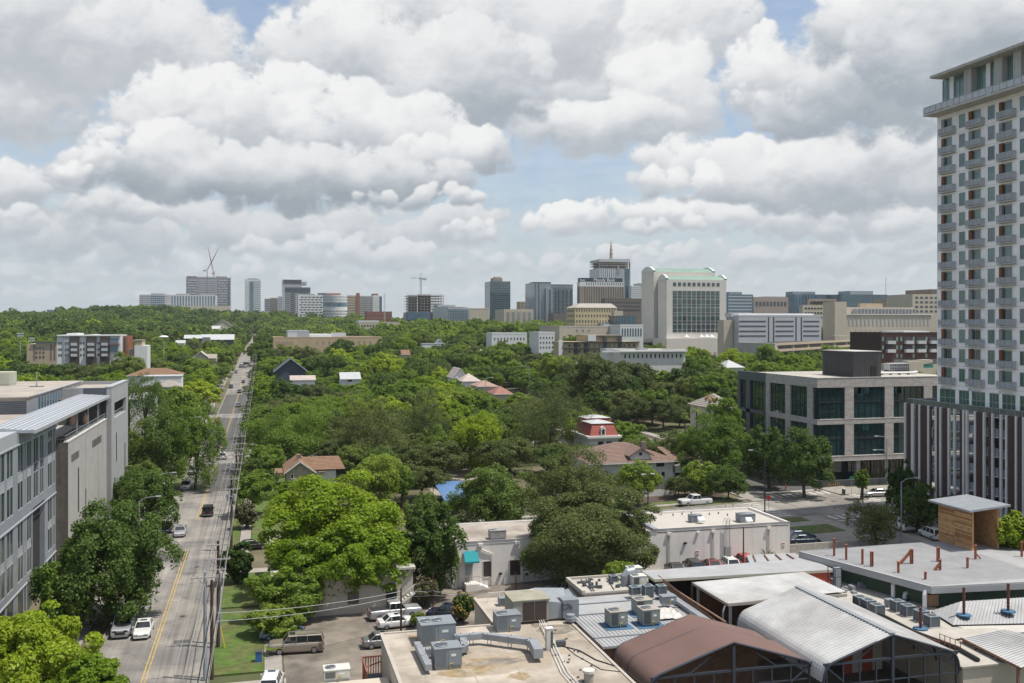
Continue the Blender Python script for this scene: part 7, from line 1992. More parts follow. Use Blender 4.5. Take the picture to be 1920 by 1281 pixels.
# ---- big grey roof on dark green walls with rusty posts and the timber tower
ZB=7.0
pa,pb,pc,pd=RG(1498,1034,ZB),RG(1746,1100,ZB),RG(1990,1088,ZB),RG(1990,1010,ZB)
pe=RG(1747,1016,ZB)
t=thing('green_wall_building','dark green walled building with big flat grey metal roof and rusty posts',BT,(*pb,0))
poly=[pa,pb,pc,pd,pe]
m=MB();m.prism(poly,ZB-.12,ZB,GREYR);part('roof',m,None,t)
m=MB()
def edge(p,q,za,zb,th,mm=None):
 a,b=Vector((*p,0)),Vector((*q,0));u=(b-a).normalized();nn=Vector((u.y,-u.x,0))
 m.prism([(a+nn*.05).to_tuple()[:2],(b+nn*.05).to_tuple()[:2],(b-nn*th).to_tuple()[:2],(a-nn*th).to_tuple()[:2]],za,zb,mm)
edge(pa,pb,ZB-.75,ZB-.13,.25);edge(pb,pc,ZB-.75,ZB-.13,.25);part('fascia',m,mat('silver_fascia',(.38,.385,.39),.5,.06,.5,metal=.2),t)
m=MB()
for i in range(60):
 y=pb[1]+.3+i*.29
 if y>pe[1]:break
 f_=(y-pb[1])/(pa[1]-pb[1]);xs_=pb[0]+(pa[0]-pb[0])*f_
 m.box(xs_+.3,min(pc[0],pe[0]+8),y,y+.05,ZB,ZB+.035)
part('roof_rib',m,GREYR,t,stuff=True)
m=MB();ins=lambda p,dx,dy:(p[0]+dx,p[1]+dy)
m.prism([ins(pa,1.4,-1),ins(pb,1.0,1.3),ins(pc,-1,1.3),ins(pd,-1,-1),ins(pe,0,-1)],.5,ZB-.13);part('wall',m,GREENW,t)
m=MB();a=ins(pb,.92,1.6);
for k in range(3):q=3.2+k*2.2;m.box(a[0]+q,a[0]+q+.06,a[1]-.38,a[1]-.3,.6,ZB-.8)
part('wall_batten',m,GREENW,t,stuff=True)
posts=[(440,320,435,'at the far left corner of the big grey roof'),(520,360,460,'second from the left on the big grey roof'),(628,392,492,'dark, third from the left on the big grey roof'),(690,408,505,'thick, fourth from the left on the big grey roof'),(867,475,548,'short, left foot of the long brace on the big grey roof'),(955,392,487,'tall, holding the long brace on the big grey roof'),(1132,380,473,'tall, left of the timber tower on the big grey roof'),(1145,460,530,'short with little brace, in the middle of the big grey roof'),(1047,543,592,'shortest, nearest the front corner of the big grey roof'),(1327,447,517,'short, alone below the timber tower'),(1380,365,458,'just right of the timber tower front corner'),(1688,343,440,'at the right edge of the view behind the timber tower')]
for i,(px,y0_,y1_,lb)in enumerate(posts):
 X,Yp=1440+px/3.548,920+y1_/3.548
 x,y=RG(X,Yp,ZB);h=(y1_-y0_)/3.548/F*depth(x,y);r=.14 if 'thick' in lb or 'tall' in lb else.095
 po=thing('rusty_post','rusty steel post '+lb,'post',(x,y,ZB),'rusty posts on the big grey roof')
 m=MB();m.box(x-r,x-r+.05,y-r,y+r,ZB,ZB+h);m.box(x+r-.05,x+r,y-r,y+r,ZB,ZB+h);m.box(x-r+.05,x+r-.05,y-.03,y+.03,ZB,ZB+h);part('shaft',m,RUSTP,po)
 m=MB();m.box(x-r-.05,x+r+.05,y-r-.05,y+r+.05,ZB+h,ZB+h+.05);part('cap_plate',m,RUSTP,po)
 if i in(5,7):
  q=RG(1440+(880 if i==5 else 1108)/3.548,920+(487 if i==5 else 530)/3.548,ZB);m=MB();m.bar((x,y,ZB+h*(.95 if i==5 else.6)),(*q,ZB+.05),.26,.26);part('brace',m,RUSTP,po)
 if i==10:m=MB();m.bar((x+.1,y,ZB+.6),(x+.7,y,ZB+.05),.14,.14);part('brace',m,RUSTP,po)
 # timber tower
xw,yw=RG(1823,1033,ZB);yn=yw+5.9;xe=Xon(1873,yw);zt=11.8
t=thing('timber_tower','cedar slatted stair tower with slanting metal roof on the big grey roof','roof shelter',(xw,yw,ZB))
n=20
for i in range(n):
 for j in range(2):
  z=ZB+.05+i*(zt-ZB-.1)/n;m=MB();m.box(xw-.07,xw-.005,yw+j*2.95,yw+2.93+j*2.95,z,z+(zt-ZB)/n-.07);part('slat',m,random.Random(i*7+j).choice(TIMS),t)
m=MB();m.box(xw,xw+.15,yw+.05,yn,ZB,zt);part('west_wall',m,TIMBD,t)
m=MB();m.box(xw,xe,yn-.15,yn,ZB,zt);part('back_wall',m,TIMBD,t)
for i in range(9):
 x=xw+.3+i*(xe-xw-.4)/9;m=MB();m.box(x,x+.24,yn-.28,yn-.155,ZB,zt);part('upright_slat',m,TIMB,t)
m=MB();m.box(xe-.12,xe,yw+.4,yn,ZB,zt-.05);part('east_wall',m,TIMB,t)
m=MB();m.box(xw+.16,xw+1.6,yw+2.2,yw+4.6,ZB,ZB+2.6);part('stair_housing',m,TIMBD,t)
for x in(xw+.02,xe-.2):m=MB();m.box(x,x+.2,yw,yw+.2,ZB,zt);part('corner_post',m,TIMB,t)
m=MB();m.prism([(xw-1.1,yw-.9),(xe+.9,yw-.9),(xe+.9,yn+.6),(xw-1.1,yn+.6)],[zt-.02,zt+.42,zt+.42,zt-.02],[zt+.22,zt+.66,zt+.66,zt+.22]);part('roof',m,GALV,t)
# white vent pipes below the fascia
for i,(px,y0_,y1_,hk)in enumerate(((832,612,712,.5),(908,682,722,.5),(1042,668,785,.5))):
 x,y=RG(1440+px/3.548,920+y1_/3.548,4.6);h=(y1_-y0_)/3.548/F*depth(x,y)
 pv=thing('vent_pipe','white bent vent pipe against the green wall, %s'%('left of three','short one in the middle','right one with blue base')[i],'pipe',(x,y,4.6),'white vent pipes by the green wall')
 m=MB();m.tube([(x,y,4.6),(x,y,4.6+h-.35),(x+.12,y+.05,4.6+h-.1),(x+.5,y+.1,4.6+h)],.22,10);part('pipe',m,WPIPE,pv);m=MB();m.disc((x,y,4.58),.4,None,12,h=.1);part('flashing',m,BLUEP,pv)
x,y=RG(1440+1105/3.548,920+770/3.548,4.6);m=MB();m.box(x-.55,x+.55,y,y+.8,4.6,5.75);cb=single('cardboard_box',m,mat('cardboard',(.36,.22,.13),.9,.15,2),'brown cardboard box beside the right white vent pipe','box',origin=(x,y,4.6))
m=MB();m.face([(x-.55,y,5.75),(x-.6,y-.35,5.9),(x+.6,y-.35,5.9),(x+.55,y,5.75)]);part('flap',m,MATS['cardboard'],cb)
# roofs between
ZC=4.5
t=thing('service_roof_building','low building with white service roof and rows of condensers right of the ribbed canopy',BT,(60,84,0))
m=MB();m.prism([(58.6,70.5),(66,70.5),(66.3,92),(59,97)],0,ZC-.15);part('wall',m,H_BEIGE,t)
m=MB();m.prism([(58.4,70.3),(70,70.3),(68.5,84),(64.6,97),(58.4,97.5)],ZC-.15,ZC);part('roof',m,mat('dirty_white_roof',(1,1,1)),t)
m=MB();m.tube([(59.2,96,ZC+.2),(59.4,90,ZC+.2),(60.5,84,ZC+.2),(60.2,79,ZC+.2),(61,74,ZC+.2),(60.6,71,ZC+.2)],.2,6);part('duct_hose',m,CABLE,t)
for i,(px,py,lb)in enumerate(((635,783,'farthest of the three by the ribbed canopy'),(690,806,'middle of the three by the ribbed canopy'),(748,838,'nearest of the three by the ribbed canopy'),(885,812,'farthest of the four by the hipped roof'),(955,843,'second of the four by the hipped roof'),(1045,880,'third of the four by the hipped roof'),(1113,915,'nearest of the four by the hipped roof'))):
 condenser('charcoal condenser, '+lb,1440+px/3.548,920+py/3.548,ZC,1.08,1.05)
rooftop_unit('small grey unit between the two rows of condensers',1440+800/3.548,920+780/3.548,ZC,.75,.7,.75,fans=0,louv=False)
# clutter of grey unit frames by the red wall
x,y=RG(1562,1118,ZC);sc_=thing('pipe_scaffold','black pipe frame with a tall grey cabinet behind the ribbed canopy ridge','frame',(x,y,ZC))
m=MB()
for a,b in((0,0),(1.0,0),(0,1),(1.0,1)):m.box(x+a,x+a+.07,y+b,y+b+.07,ZC,ZC+3.0)
for z in(.9,2.0,2.95):m.box(x,x+1.05,y,y+.06,ZC+z,ZC+z+.06);m.box(x,x+.06,y+.06,y+1,ZC+z,ZC+z+.06)
part('frame',m,STEEL,sc_);m=MB();m.box(x+.55,x+1.25,y+.3,y+.9,ZC+.2,ZC+2.9);part('cabinet',m,GALV,sc_)
m=MB();rg=random.Random(8)
for i in range(22):
 xx,yy=x+1.6+rg.uniform(0,3.4),y+rg.uniform(0,8.5);w_,l_=rg.uniform(.2,.6),rg.uniform(.3,1.1);m.box(xx,xx+w_,yy,yy+l_,ZC,ZC+rg.uniform(.15,.7),rz=rg.uniform(-.3,.3))
o=single('roof_clutter',m,GALV,'clutter of grey fittings on the service roof','fittings');o['kind']='stuff'
# hipped grey ribbed roof and lower canopy at the right edge
t=thing('hipped_ribbed_roof','grey ribbed hipped roof with two tall rusty posts at the right edge','roof',(72,80,0))
A_,B_,C_,D_,E_=RG(1801,1128,5.9),RG(1960,1118,5.9),RG(1960,1168,4.7),RG(1787,1172,4.7),RG(1746,1146,4.7)
def ribs(mb,p,q,r,s,n,h=.05,w=.06):
 p,q,r,s=map(Vector,(p,q,r,s));mb.face([p,q,r,s])
 for i in range(1,n):
  a,b=p.lerp(q,i/n),s.lerp(r,i/n);mb.bar(a+Vector((0,0,h*.6)),b+Vector((0,0,h*.6)),w,h)
m=MB();ribs(m,(*D_,4.7),(*C_,4.7),(*B_,5.9),(*A_,5.9),26);m.face([(*E_,4.7),(*D_,4.7),(*A_,5.9)])
for i in range(1,6):a=Vector((*E_,4.72)).lerp(Vector((*D_,4.72)),i/6);m.bar(a,Vector((*E_,4.72)).lerp(Vector((*A_,5.92)),i/6),.06,.05)
part('roof_sheet',m,GREYR,t)
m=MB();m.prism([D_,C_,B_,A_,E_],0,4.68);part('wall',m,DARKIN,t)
m=MB();q=[RG(1790,1172,4.6),RG(1960,1166,4.6),RG(1960,1200,4.4),RG(1830,1187,4.4)];m.prism([q[3],q[2],q[1],q[0]],4.2,[4.4,4.4,4.6,4.6]);part('lower_roof',m,mat('beige_metal_roof',(.46,.44,.40),.6,.1,.5),t)
for i,(px,y0_,y1_,zb,lb)in enumerate(((1303,645,832,5.2,'tall dark rusty post with blue foot, left one on the hipped roof'),(1598,618,806,5.4,'tall dark rusty post with blue foot, right one on the hipped roof'),(1015,780,922,4.5,'dark rusty post with blue foot in front of the condensers'))):
 x,y=RG(1440+px/3.548,920+y1_/3.548,zb);h=(y1_-y0_)/3.548/F*depth(x,y)
 po=thing('rusty_pole',lb,'post',(x,y,zb),'dark rusty posts with blue feet')
 m=MB();m.tube([(x,y,zb),(x,y,zb+h)],.13,8);part('shaft',m,mat('dark_rust',(.12,.045,.035),.8,.2,3),po)
 m=MB()
 for k in range(7):m.disc((x,y,zb+.5+k*h/8),.17,None,8,h=.06)
 part('collar',m,MATS['dark_rust'],po,stuff=True)
 m=MB();m.disc((x,y,zb+.01),.7,None,10,h=.12);part('foot',m,BLUEP,po)
t=thing('right_ribbed_canopy','pale ribbed lean-to canopy with orange wall in the bottom right corner','canopy',(66,70,0))
q=[RG(1802,1195,5.0),RG(1880,1180,5.6),RG(2010,1208,5.6),RG(1915,1252,5.0)]
m=MB();ribs(m,(*q[0],5.0),(*q[3],5.0),(*q[2],5.6),(*q[1],5.6),20);part('roof_sheet',m,WHITR,t)
m=MB();a,b=Vector((*q[0],4.9)),Vector((*q[3],4.9));m.bar(a,b,.12,.2);part('gutter',m,TIMBD,t)
m=MB();m.prism([(q[0][0]+.2,q[0][1]-.1),(q[0][0]+3.4,q[0][1]+.3),(q[0][0]+3.4,q[0][1]+.5),(q[0][0]+.2,q[0][1]+.1)],2.9,[4.85,4.95,4.95,4.85]);part('orange_wall',m,mat('orange_wall',(.40,.19,.05),.8,.1,1),t)
for k in(.25,.6,.95):p=a.lerp(b,k);m=MB();m.box(p.x-.1,p.x+.1,p.y-.1,p.y+.1,0,4.85);part('post',m,TIMBD,t)
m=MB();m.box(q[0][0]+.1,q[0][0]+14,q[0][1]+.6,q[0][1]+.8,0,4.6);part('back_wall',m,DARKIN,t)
# roof deck with railing in front of the condensers
dk=thing('deck_railing','brown metal railing round the small white deck at the lower right','railing',(*RG(1800,1222,4.5),4.5))
p0,p1,p2=RG(1729,1218,4.6),RG(1795,1222,4.6),RG(1757,1196,4.6)
m=MB()
for a,b,n in((RG(1762,1207,4.6),RG(1801,1222,4.6),4),(RG(1729,1210,4.6),RG(1760,1222,4.6),2)):
 for z in(5.0,5.5):m.bar((*a,z),(*b,z),.05,.05)
 for k in range(n+1):c=Vector((*a,4.5)).lerp(Vector((*b,4.5)),k/n);m.bar(c,c+Vector((0,0,1.05)),.05,.05)
part('railing',m,RUST,dk)
m=MB();m.box(57.5,84,60,70.2,-.05,.03);setting('patio_paving',m,MATS['dark_patio_floor'])
FOOT.append((30,100,60,106));FOOT.append((2,60,60,112))
SIGHT+=[(1160,1330,885,950,178),(1280,1480,905,975,150),(1410,1700,880,1000,165),(640,860,1090,1281,112)]
# ------------------------------------------------------------------ vehicles
def paint(name,c,metal=0.0):
 m=mat('paint_'+name,c,.32,.04,1,metal=metal,spec=.5)
 b=m.node_tree.nodes['Principled BSDF'];b.inputs['Coat Weight'].default_value=.6;b.inputs['Coat Roughness'].default_value=.08
 return m
PAINT={'white':paint('white',(.60,.60,.59)),'silver':paint('silver',(.46,.47,.48),.5),'grey':paint('grey',(.20,.21,.22),.4),'black':paint('black',(.012,.012,.014)),'navy':paint('navy',(.018,.03,.06),.2),'red':paint('red',(.38,.02,.02)),'maroon':paint('maroon',(.17,.02,.02),.2),'champagne':paint('champagne',(.34,.29,.235),.5),'blue':paint('blue_grey',(.13,.19,.25),.4)}
AUTOGL=glass('car_window_glass',(.014,.018,.021),.04,.2,2)
TYRE=mat('tyre_rubber',(.02,.02,.02),.9,.1,3)
RIM=mat('alloy_rim',(.33,.34,.35),.35,.1,3,metal=.7)
LAMPW=mat('headlamp_lens',(.62,.64,.66),.15,.05,3,spec=1.0)
LAMPR=mat('tail_lamp_lens',(.30,.012,.012),.2,.1,3,spec=.8)
TRIMB=mat('black_plastic_trim',(.028,.028,.03),.7,.1,3)
# length, width, height, belt, [A base, A top, C top, C base] from the rear as share of length, hood height, deck height
CARS={'sedan':(4.8,1.84,1.46,.93,(.665,.52,.27,.13),.90,.95),'suv':(4.7,1.88,1.70,1.05,(.73,.60,.09,.015),1.03,1.05),'wagon':(5.6,2.04,1.90,1.18,(.755,.645,.05,.01),1.15,1.18),'hatch':(4.1,1.76,1.52,.95,(.74,.58,.13,.02),.93,.95),'pickup':(6.1,2.03,1.92,1.20,(.70,.60,.385,.365),1.18,1.20),'jeep':(4.3,1.88,1.86,1.08,(.66,.60,.04,.015),1.06,1.08)}
def car(label,kind,colr,x,y,heading,z=None,cat=None,group=None,rack=False,cap=False):
 """heading in degrees clockwise from up the street"""
 L_,W_,H_,belt,pil,hood,deck=CARS[kind]
 z=T(x,y)+.022 if z is None else z
 t=thing({'pickup':'pickup_truck'}.get(kind,'parked_car'),label,cat or('pickup truck' if kind=='pickup' else 'car'),(x,y,z),group,-radians(heading))
 P=PAINT[colr];hw=W_/2;b=MB()
 yy=lambda s:(s-.5)*L_
 A0,A1,C1,C0=pil
 st=[(0,.42,deck-.22,.86),(.02,.30,deck-.03,.95),(.10,.24,deck,1.0),(C0+.01,.22,belt,1.0),(.4,.22,belt,1.0),(A0,.22,belt-.02,1.0),(A0+.02,.22,hood+.01,1.0),(.90,.24,hood-.07,.97),(.965,.28,hood-.17,.90),(1.0,.42,hood-.36,.78)]
 if kind in('jeep','pickup','wagon'):st[-3:]=[(.93,.3,hood-.03,.99),(.985,.34,hood-.10,.95),(1.0,.42,hood-.2,.9)]
 vs=[]
 for(s,zb,zt,w)in st:
  w*=hw
  for(fx,z_)in((-.9,zb),(-1,zb+.16),(-1.0,zt-.26),(-.955,zt-.07),(-.86,zt),(.86,zt),(.955,zt-.07),(1.0,zt-.26),(1,zb+.16),(.9,zb)):vs.append((fx*w,yy(s),z_))
 n=10;fs=[]
 for i in range(len(st)-1):
  for k in range(n):fs.append((i*n+k,(i+1)*n+k,(i+1)*n+(k+1)%n,i*n+(k+1)%n))
 fs+=[tuple(range(n)),tuple(range((len(st)-1)*n+n-1,(len(st)-1)*n-1,-1))]
 b.add(vs,fs);o=part('body',b,P,t,local=True)
 bb,tb=.90*hw,.745*hw
 if kind in('jeep','wagon','pickup'):tb=.82*hw
 zb,zt=belt-.05,H_-.07
 g=MB();q=[(A0,bb,zb),(A1,tb,zt),(C1,tb,zt),(C0,bb,zb)]
 g.add([(-w,yy(s),z_)for s,w,z_ in q]+[(w,yy(s),z_)for s,w,z_ in q],[(0,1,2,3),(7,6,5,4),(0,4,5,1),(1,5,6,2),(2,6,7,3)]);part('windows',g,AUTOGL,t,local=True)
 r=MB();r.add([(-tb*.98,yy(A1)+.05,zt-.01),(tb*.98,yy(A1)+.05,zt-.01),(tb*.98,yy(C1)-.06,zt-.01),(-tb*.98,yy(C1)-.06,zt-.01),(-tb*.86,yy(A1)-.08,H_),(tb*.86,yy(A1)-.08,H_),(tb*.86,yy(C1)+.1,H_),(-tb*.86,yy(C1)+.1,H_)],[(0,1,5,4),(1,2,6,5),(2,3,7,6),(3,0,4,7),(4,5,6,7)]);part('roof',r,P,t,local=True)
 pl=MB();mids=[(.30 if kind!='pickup' else.53),.50]if kind!='pickup' else[.49]
 for s in(-1,1):
  pl.bar((s*bb,yy(A0),zb),(s*tb,yy(A1),zt),.07,.06);pl.bar((s*bb,yy(C0),zb),(s*tb,yy(C1),zt),.12 if kind!='sedan' else.16,.07)
  for md in mids:
   if C1<md<A1:pl.bar((s*(bb+.005),yy(md),zb),(s*(tb+.012),yy(md),zt),.05,.09)
 part('pillars',pl,P,t,local=True)
 tr=.37 if kind in('pickup','wagon','jeep')else.33
 for s in(-1,1):
  for f in(.175,.80):
   w=MB();w.disc((s*(hw-.12)-.12,yy(f),tr),tr,None,16,'x',.24);wo=part('wheel',w,TYRE,t,local=True)
   w=MB();w.disc((s*(hw+.005)-.01,yy(f),tr),tr*.64,None,12,'x',.02)
   part('rim',w,RIM,wo,local=True)
  h=MB();h.box(s*hw*.56-.2,s*hw*.56+.2,yy(.962),yy(1.0)-.0,hood-.38,hood-.2);part('headlight',h,LAMPW,t,local=True)
  h=MB();h.box(s*hw*.70-.16,s*hw*.70+.16,yy(0)-.02,yy(.03),deck-.30,deck-.08);part('taillight',h,LAMPR,t,local=True)
  m=MB();m.box(s*(hw+.09)-.09,s*(hw+.09)+.09,yy(A0)-.25,yy(A0)-.1,belt-.02,belt+.14);part('mirror',m,P if kind!='jeep' else TRIMB,t,local=True)
 g=MB();g.box(-hw*.52,hw*.52,yy(1)-.05,yy(1)+.02,.52,hood-.36);part('grille',g,TRIMB,t,local=True)
 g=MB();g.box(-hw*.8,hw*.8,yy(1)-.03,yy(1)+.05,.28,.48);part('bumper',g,P if kind not in('jeep','pickup')else RIM,t,local=True)
 g=MB();g.box(-hw*.86,hw*.86,yy(0)-.06,yy(.02),.34,.56);part('bumper',g,P if kind not in('jeep','pickup')else RIM,t,local=True)
 g=MB();g.box(-.26,.26,yy(0)-.075,yy(0)-.061,.62,.76);part('number_plate',g,WPIPE,t,local=True)
 if kind=='pickup' and not cap:
  g=MB();g.box(-hw*.80,hw*.80,yy(.03),yy(.355),belt-.02,belt+.012);part('bed',g,TRIMB,t,local=True)
 if cap:
  g=MB();g.box(-hw*.88,hw*.88,yy(.015),yy(.36),belt,1.86);part('camper_shell',g,P,t,local=True)
  g=MB()
  for s in(-1,1):g.box(s*hw*.885-.01,s*hw*.885+.01,yy(.06),yy(.32),belt+.14,1.72)
  g.box(-hw*.7,hw*.7,yy(.015)-.015,yy(.016),belt+.12,1.74);part('shell_window',g,AUTOGL,t,local=True)
 if kind=='jeep':
  g=MB();g.disc((0,yy(0)-.28,.98),.38,None,14,'y',.24);part('spare_wheel',g,TYRE,t,local=True)
 if rack:
  g=MB()
  for s in(-1,1):g.box(s*tb*.8-.025,s*tb*.8+.025,yy(C1+.04),yy(A1-.05),H_+.02,H_+.07)
  part('roof_rail',g,RIM,t,local=True)
 if kind in('sedan','suv','wagon','hatch'):
  g=MB();g.box(-tb*.5,tb*.5,yy(A1-.12),yy(A1-.02),H_+.001,H_+.012);part('sunroof',g,AUTOGL,t,local=True)
 return t
def at(px,py,h=0.0):x,y,z=G(px,py,h);return x,y
S_='cars on the street'
car('silver pickup truck parked at the left kerb beside a white sedan','pickup','silver',-14.9,at(217,1185)[1],180,group=S_)
car('white sedan coming down the street beside the silver pickup','sedan','white',*at(269,1189),180,group=S_)
car('silver sedan coming down the street left of the yellow line, beyond the large street tree','sedan','silver',*at(338,1003),180,group=S_)
car('dark blue sedan parked under the tree at the left kerb','sedan','navy',-15.4,at(308,997)[1],180,group=S_)
car('black boxy jeep driving away up the street','jeep','black',*at(390,966),0,group=S_)
car('silver wagon parked at the left kerb past the tree shadow','suv','silver',-15.4,at(347,917)[1],180,group=S_)
car('grey car parked at the left kerb behind the silver wagon','suv','grey',-15.4,at(362,888)[1],180,group=S_)
car('white car driving away beyond the tree shadow on the street','suv','white',*at(418,860),0,group=S_)
car('small red car parked at the left kerb halfway up the street','hatch','red',-15.4,at(408,793)[1],180,group=S_)
car('light grey car coming down the street past the first crossing','suv','silver',*at(446,763),180,group=S_)
car('black car driving away beyond the light grey car','suv','black',*at(449,737),180,group=S_)
car('dark parked car at the left kerb near the second crossing','pickup','navy',-15.4,at(427,728)[1],180,group=S_)
car('black sedan at the second crossing of the street','sedan','black',*at(456,718),180,group=S_)
car('dark car far up the street at the left kerb','suv','grey',-15.4,at(440,700)[1],180,group=S_)
for k,(px,py,c)in enumerate(((452,684,'white'),(458,683,'silver'),(463,684,'black'),(455,690,'grey'))):
 car(c+' car far up the street at the top crossing','suv',c,*at(px,py),180 if k<2 else 90,group=S_)
car('champagne estate car parked across the front of the parking lot','wagon','champagne',*at(556,1222),-86,rack=True,group='cars in the parking lot')
car('blue grey car half hidden by the small tree behind the champagne estate car','sedan','blue',*at(530,1197),-88,group='cars in the parking lot')
car('white crossover at the back right of the parking lot','suv','white',*at(716,1134),86,group='cars in the parking lot')
car('silver pickup truck between two white cars in the parking lot','pickup','silver',*at(740,1158),84,group='cars in the parking lot')
car('white sedan with sunroof nearest the tan roof in the parking lot','sedan','white',*at(747,1175),84,group='cars in the parking lot')
car('dark sedan with red tail lamps half hidden by the tan roof edge','sedan','grey',*at(722,1211),88,group='cars in the parking lot')
car('white car cut by the bottom edge of the view','suv','white',*at(509,1294),8,group='cars in the parking lot')
car('black car in the driveway between the crepe myrtle and the huge pecan','sedan','black',-1.5,at(470,1030)[1],80,group='cars by the street')
car('grey sedan parked behind the tan roof below the great live oak','sedan','silver',*at(1057,1113),-84,group='cars in the alley')
car('dark car hidden between the brush and the orange flowering shrub','suv','navy',*at(838,1160),-60,group='cars in the alley')
for i,(px,c,k,lb)in enumerate(((1266,'black','sedan','black car farthest left in the row against the white wall'),(1300,'black','suv','black car second from the left against the white wall'),(1334,'maroon','sedan','dark red car in the row against the white wall'),(1367,'white','hatch','white hatchback between red cars against the white wall'),(1396,'red','suv','bright red car at the right end of the row against the white wall'))):
 x=Xon(px,118);car(lb,k,c,x,118.1,6,group='cars along the white wall')
car('white crew cab pickup truck parked by the lawn on the side street','pickup','white',*at(1303,947),-92,group='cars on the side street')
car('dark grey car parked at the corner by the tall bright tree','suv','navy',88.0,at(1376,908)[1],176,group='cars on the side street')
car('silver sedan waiting at the far corner below the brick office','sedan','silver',*at(1642,931),-84,group='cars on the side street')
car('white pickup with camper shell on the street before the garage','pickup','white',*at(1688,992),8,cap=True,group='cars on the side street')
car('white car showing behind the timber tower at the kerb','suv','white',*at(1746,1009),8,group='cars on the side street')
for i,(px,py,lb)in enumerate(((1499,1012,'navy car right of the white building corner, farther of the two'),(1507,1020,'navy car right of the white building corner, nearer of the two'))):
 car(lb,'sedan','navy',*at(px,py),95,group='cars at the white building corner')
car('black jeep on the drive behind the brown tiled house','jeep','black',*at(1262,893),150,group='cars behind the tiled house')
car('white car between the trees right of the brown tiled house','suv','white',*at(1300,878),90,group='cars behind the tiled house')
car('red car under the edge of the blue carport','suv','red',*at(822,908),10,group='cars at the carport')
car('red car in front of the other red car at the blue carport','hatch','maroon',*at(830,914),14,group='cars at the carport')
# ------------------------------------------------------------------ utility poles, wires, lamps, signs
POLEB=mat('creosote_pole',(.075,.042,.03),.9,.2,2,streak=.2);POLEG=mat('grey_steel_pole',(.30,.335,.365),.5,.08,1,metal=.3);ARMM=mat('weathered_crossarm',(.36,.35,.33),.8,.1,2)
WIREL=mat('pale_cable',(.25,.25,.245),.6,.05,1)
def upole(label,x,y,h,m,arms=(),r=.2,trans=0,group='utility poles along the street'):
 z=T(x,y)
 t=thing('utility_pole',label,'utility pole',(x,y,z),group)
 s=MB();s.tube([(x,y,z-.2),(x,y,z+h)],[r,r*.7],8);part('pole',s,m,t)
 for(za,w)in arms:
  s=MB();s.box(x-w,x+w*.9,y-.24,y-.13,z+za-.07,z+za+.07);s.bar((x-w*.6,y-.18,z+za),(x,y-.1,z+za-.8),.05,.05);a=part('crossarm',s,ARMM,t)
  s=MB()
  for k in(-.95,-.5,.45,.85):s.tube([(x+w*k,y-.18,z+za+.07),(x+w*k,y-.18,z+za+.24)],.05,5)
  part('insulators',s,P_LGREY,a,stuff=True)
 for k in range(trans):
  s=MB();s.tube([(x+.45*(1 if k%2 else-1),y-.1,z+h-3.6-.1*k),(x+.45*(1 if k%2 else-1),y-.1,z+h-2.6-.1*k)],.26,10);part('transformer',s,mat('transformer_grey',(.33,.35,.36),.5,.1,1),t)
 return t
PX_=-4.5
ylist=[96.5,105.5,150,178,207,240,290,340,395,455,525,600,690]
place=['nearest the bottom edge','beside the grey steel pole','by the crepe myrtle with grey transformers','by the silver wagon','at the driveway lawn','before the first crossing','after the first crossing','halfway up the street','before the second crossing','past the second crossing','approaching the hill','at the foot of the hill','on the hill']
for i,(y,pl)in enumerate(zip(ylist,place)):
 upole('brown timber utility pole '+pl,PX_+(.0 if i else-.2),y,11.3 if i else 9.5,POLEB,((10.9,1.25),(9.4,1.35),(8.3,.9))if i else(),trans=2 if i in(2,5,8)else 0)
upole('pale grey steel utility pole at the bottom edge with a single crossarm',-5.3,96.2,10.4,POLEG,((9.9,1.3),),.2)
upole('short pale grey steel pole behind the brown timber poles',-4.4,106.8,7.6,POLEG,(),.22)
for i,(px,py,pt,lb)in enumerate(((752,1187,1103,'brown timber pole among the white cars of the parking lot'),(812,1192,1073,'thin dark pole left of the orange flowering shrub'),(967,1106,1074,'short rusty stub pole below the white wall windows'))):
 x,y=at(px,py);h=Zat(pt,depth(x,y))-T(x,y);upole(lb,x,y,h,POLEB if i<2 else RUSTP,(),.13 if i!=1 else.08,group='poles round the parking lot')
x=Xon(1394,113.4);upole('tall red brown pole in front of the red car at the white wall',x,113.4,Zat(988,depth(x,113.4))-T(x,113.4),mat('red_brown_pole',(.16,.06,.04),.8,.15,2),(),.12,group='poles round the parking lot')
def cable(name,label,pts,r,m,sag=.03,group=None,n=7):
 w=MB();path=[]
 for a,b in zip(pts[:-1],pts[1:]):
  L2=(Vector(b)-Vector(a)).length
  for k in range(n):q=k/n;p=Vector(a).lerp(Vector(b),q);path.append((p.x,p.y,p.z-4*sag*L2*q*(1-q)))
 path.append(pts[-1]);w.tube(path,r,4)
 return single(name,w,m,label,'cable',group,origin=tuple(pts[0]))
yl=[60]+ylist[1:]
for i,(dx,zz,lb)in enumerate(((-1.2,11.1,'left top'),(-.55,11.1,'inner left top'),(.55,11.1,'inner right top'),(1.05,11.1,'right top'),(-.9,9.6,'lower left'),(.9,9.6,'lower right'))):
 cable('power_line',lb+' power line strung along the brown utility poles',[(PX_+dx,y,T(PX_,y)+zz)for y in yl],.019,WIREL,.012,'power lines along the street')
for i,(dx,zz)in enumerate(((-.25,7.4),(.25,6.7))):
 cable('telephone_cable',('upper' if i==0 else 'lower')+' dark cable bundle strung below the power lines',[(PX_+dx,y,T(PX_,y)+zz)for y in yl],.05,CABLE,.014,'cable bundles along the street')
pk=at(752,1187)
for i,(za,zb)in enumerate(((6.3,4.6),(5.5,4.1))):
 cable('service_wire',('upper' if i==0 else 'lower')+' pale wire crossing the parking lot from the street pole to the lot pole',[(PX_,96.5,za),(pk[0],pk[1],zb),(*at(812,1192),zb+.3),(xr0,yr1+1,5.6)],.035,WIREL,.02,'wires over the parking lot')
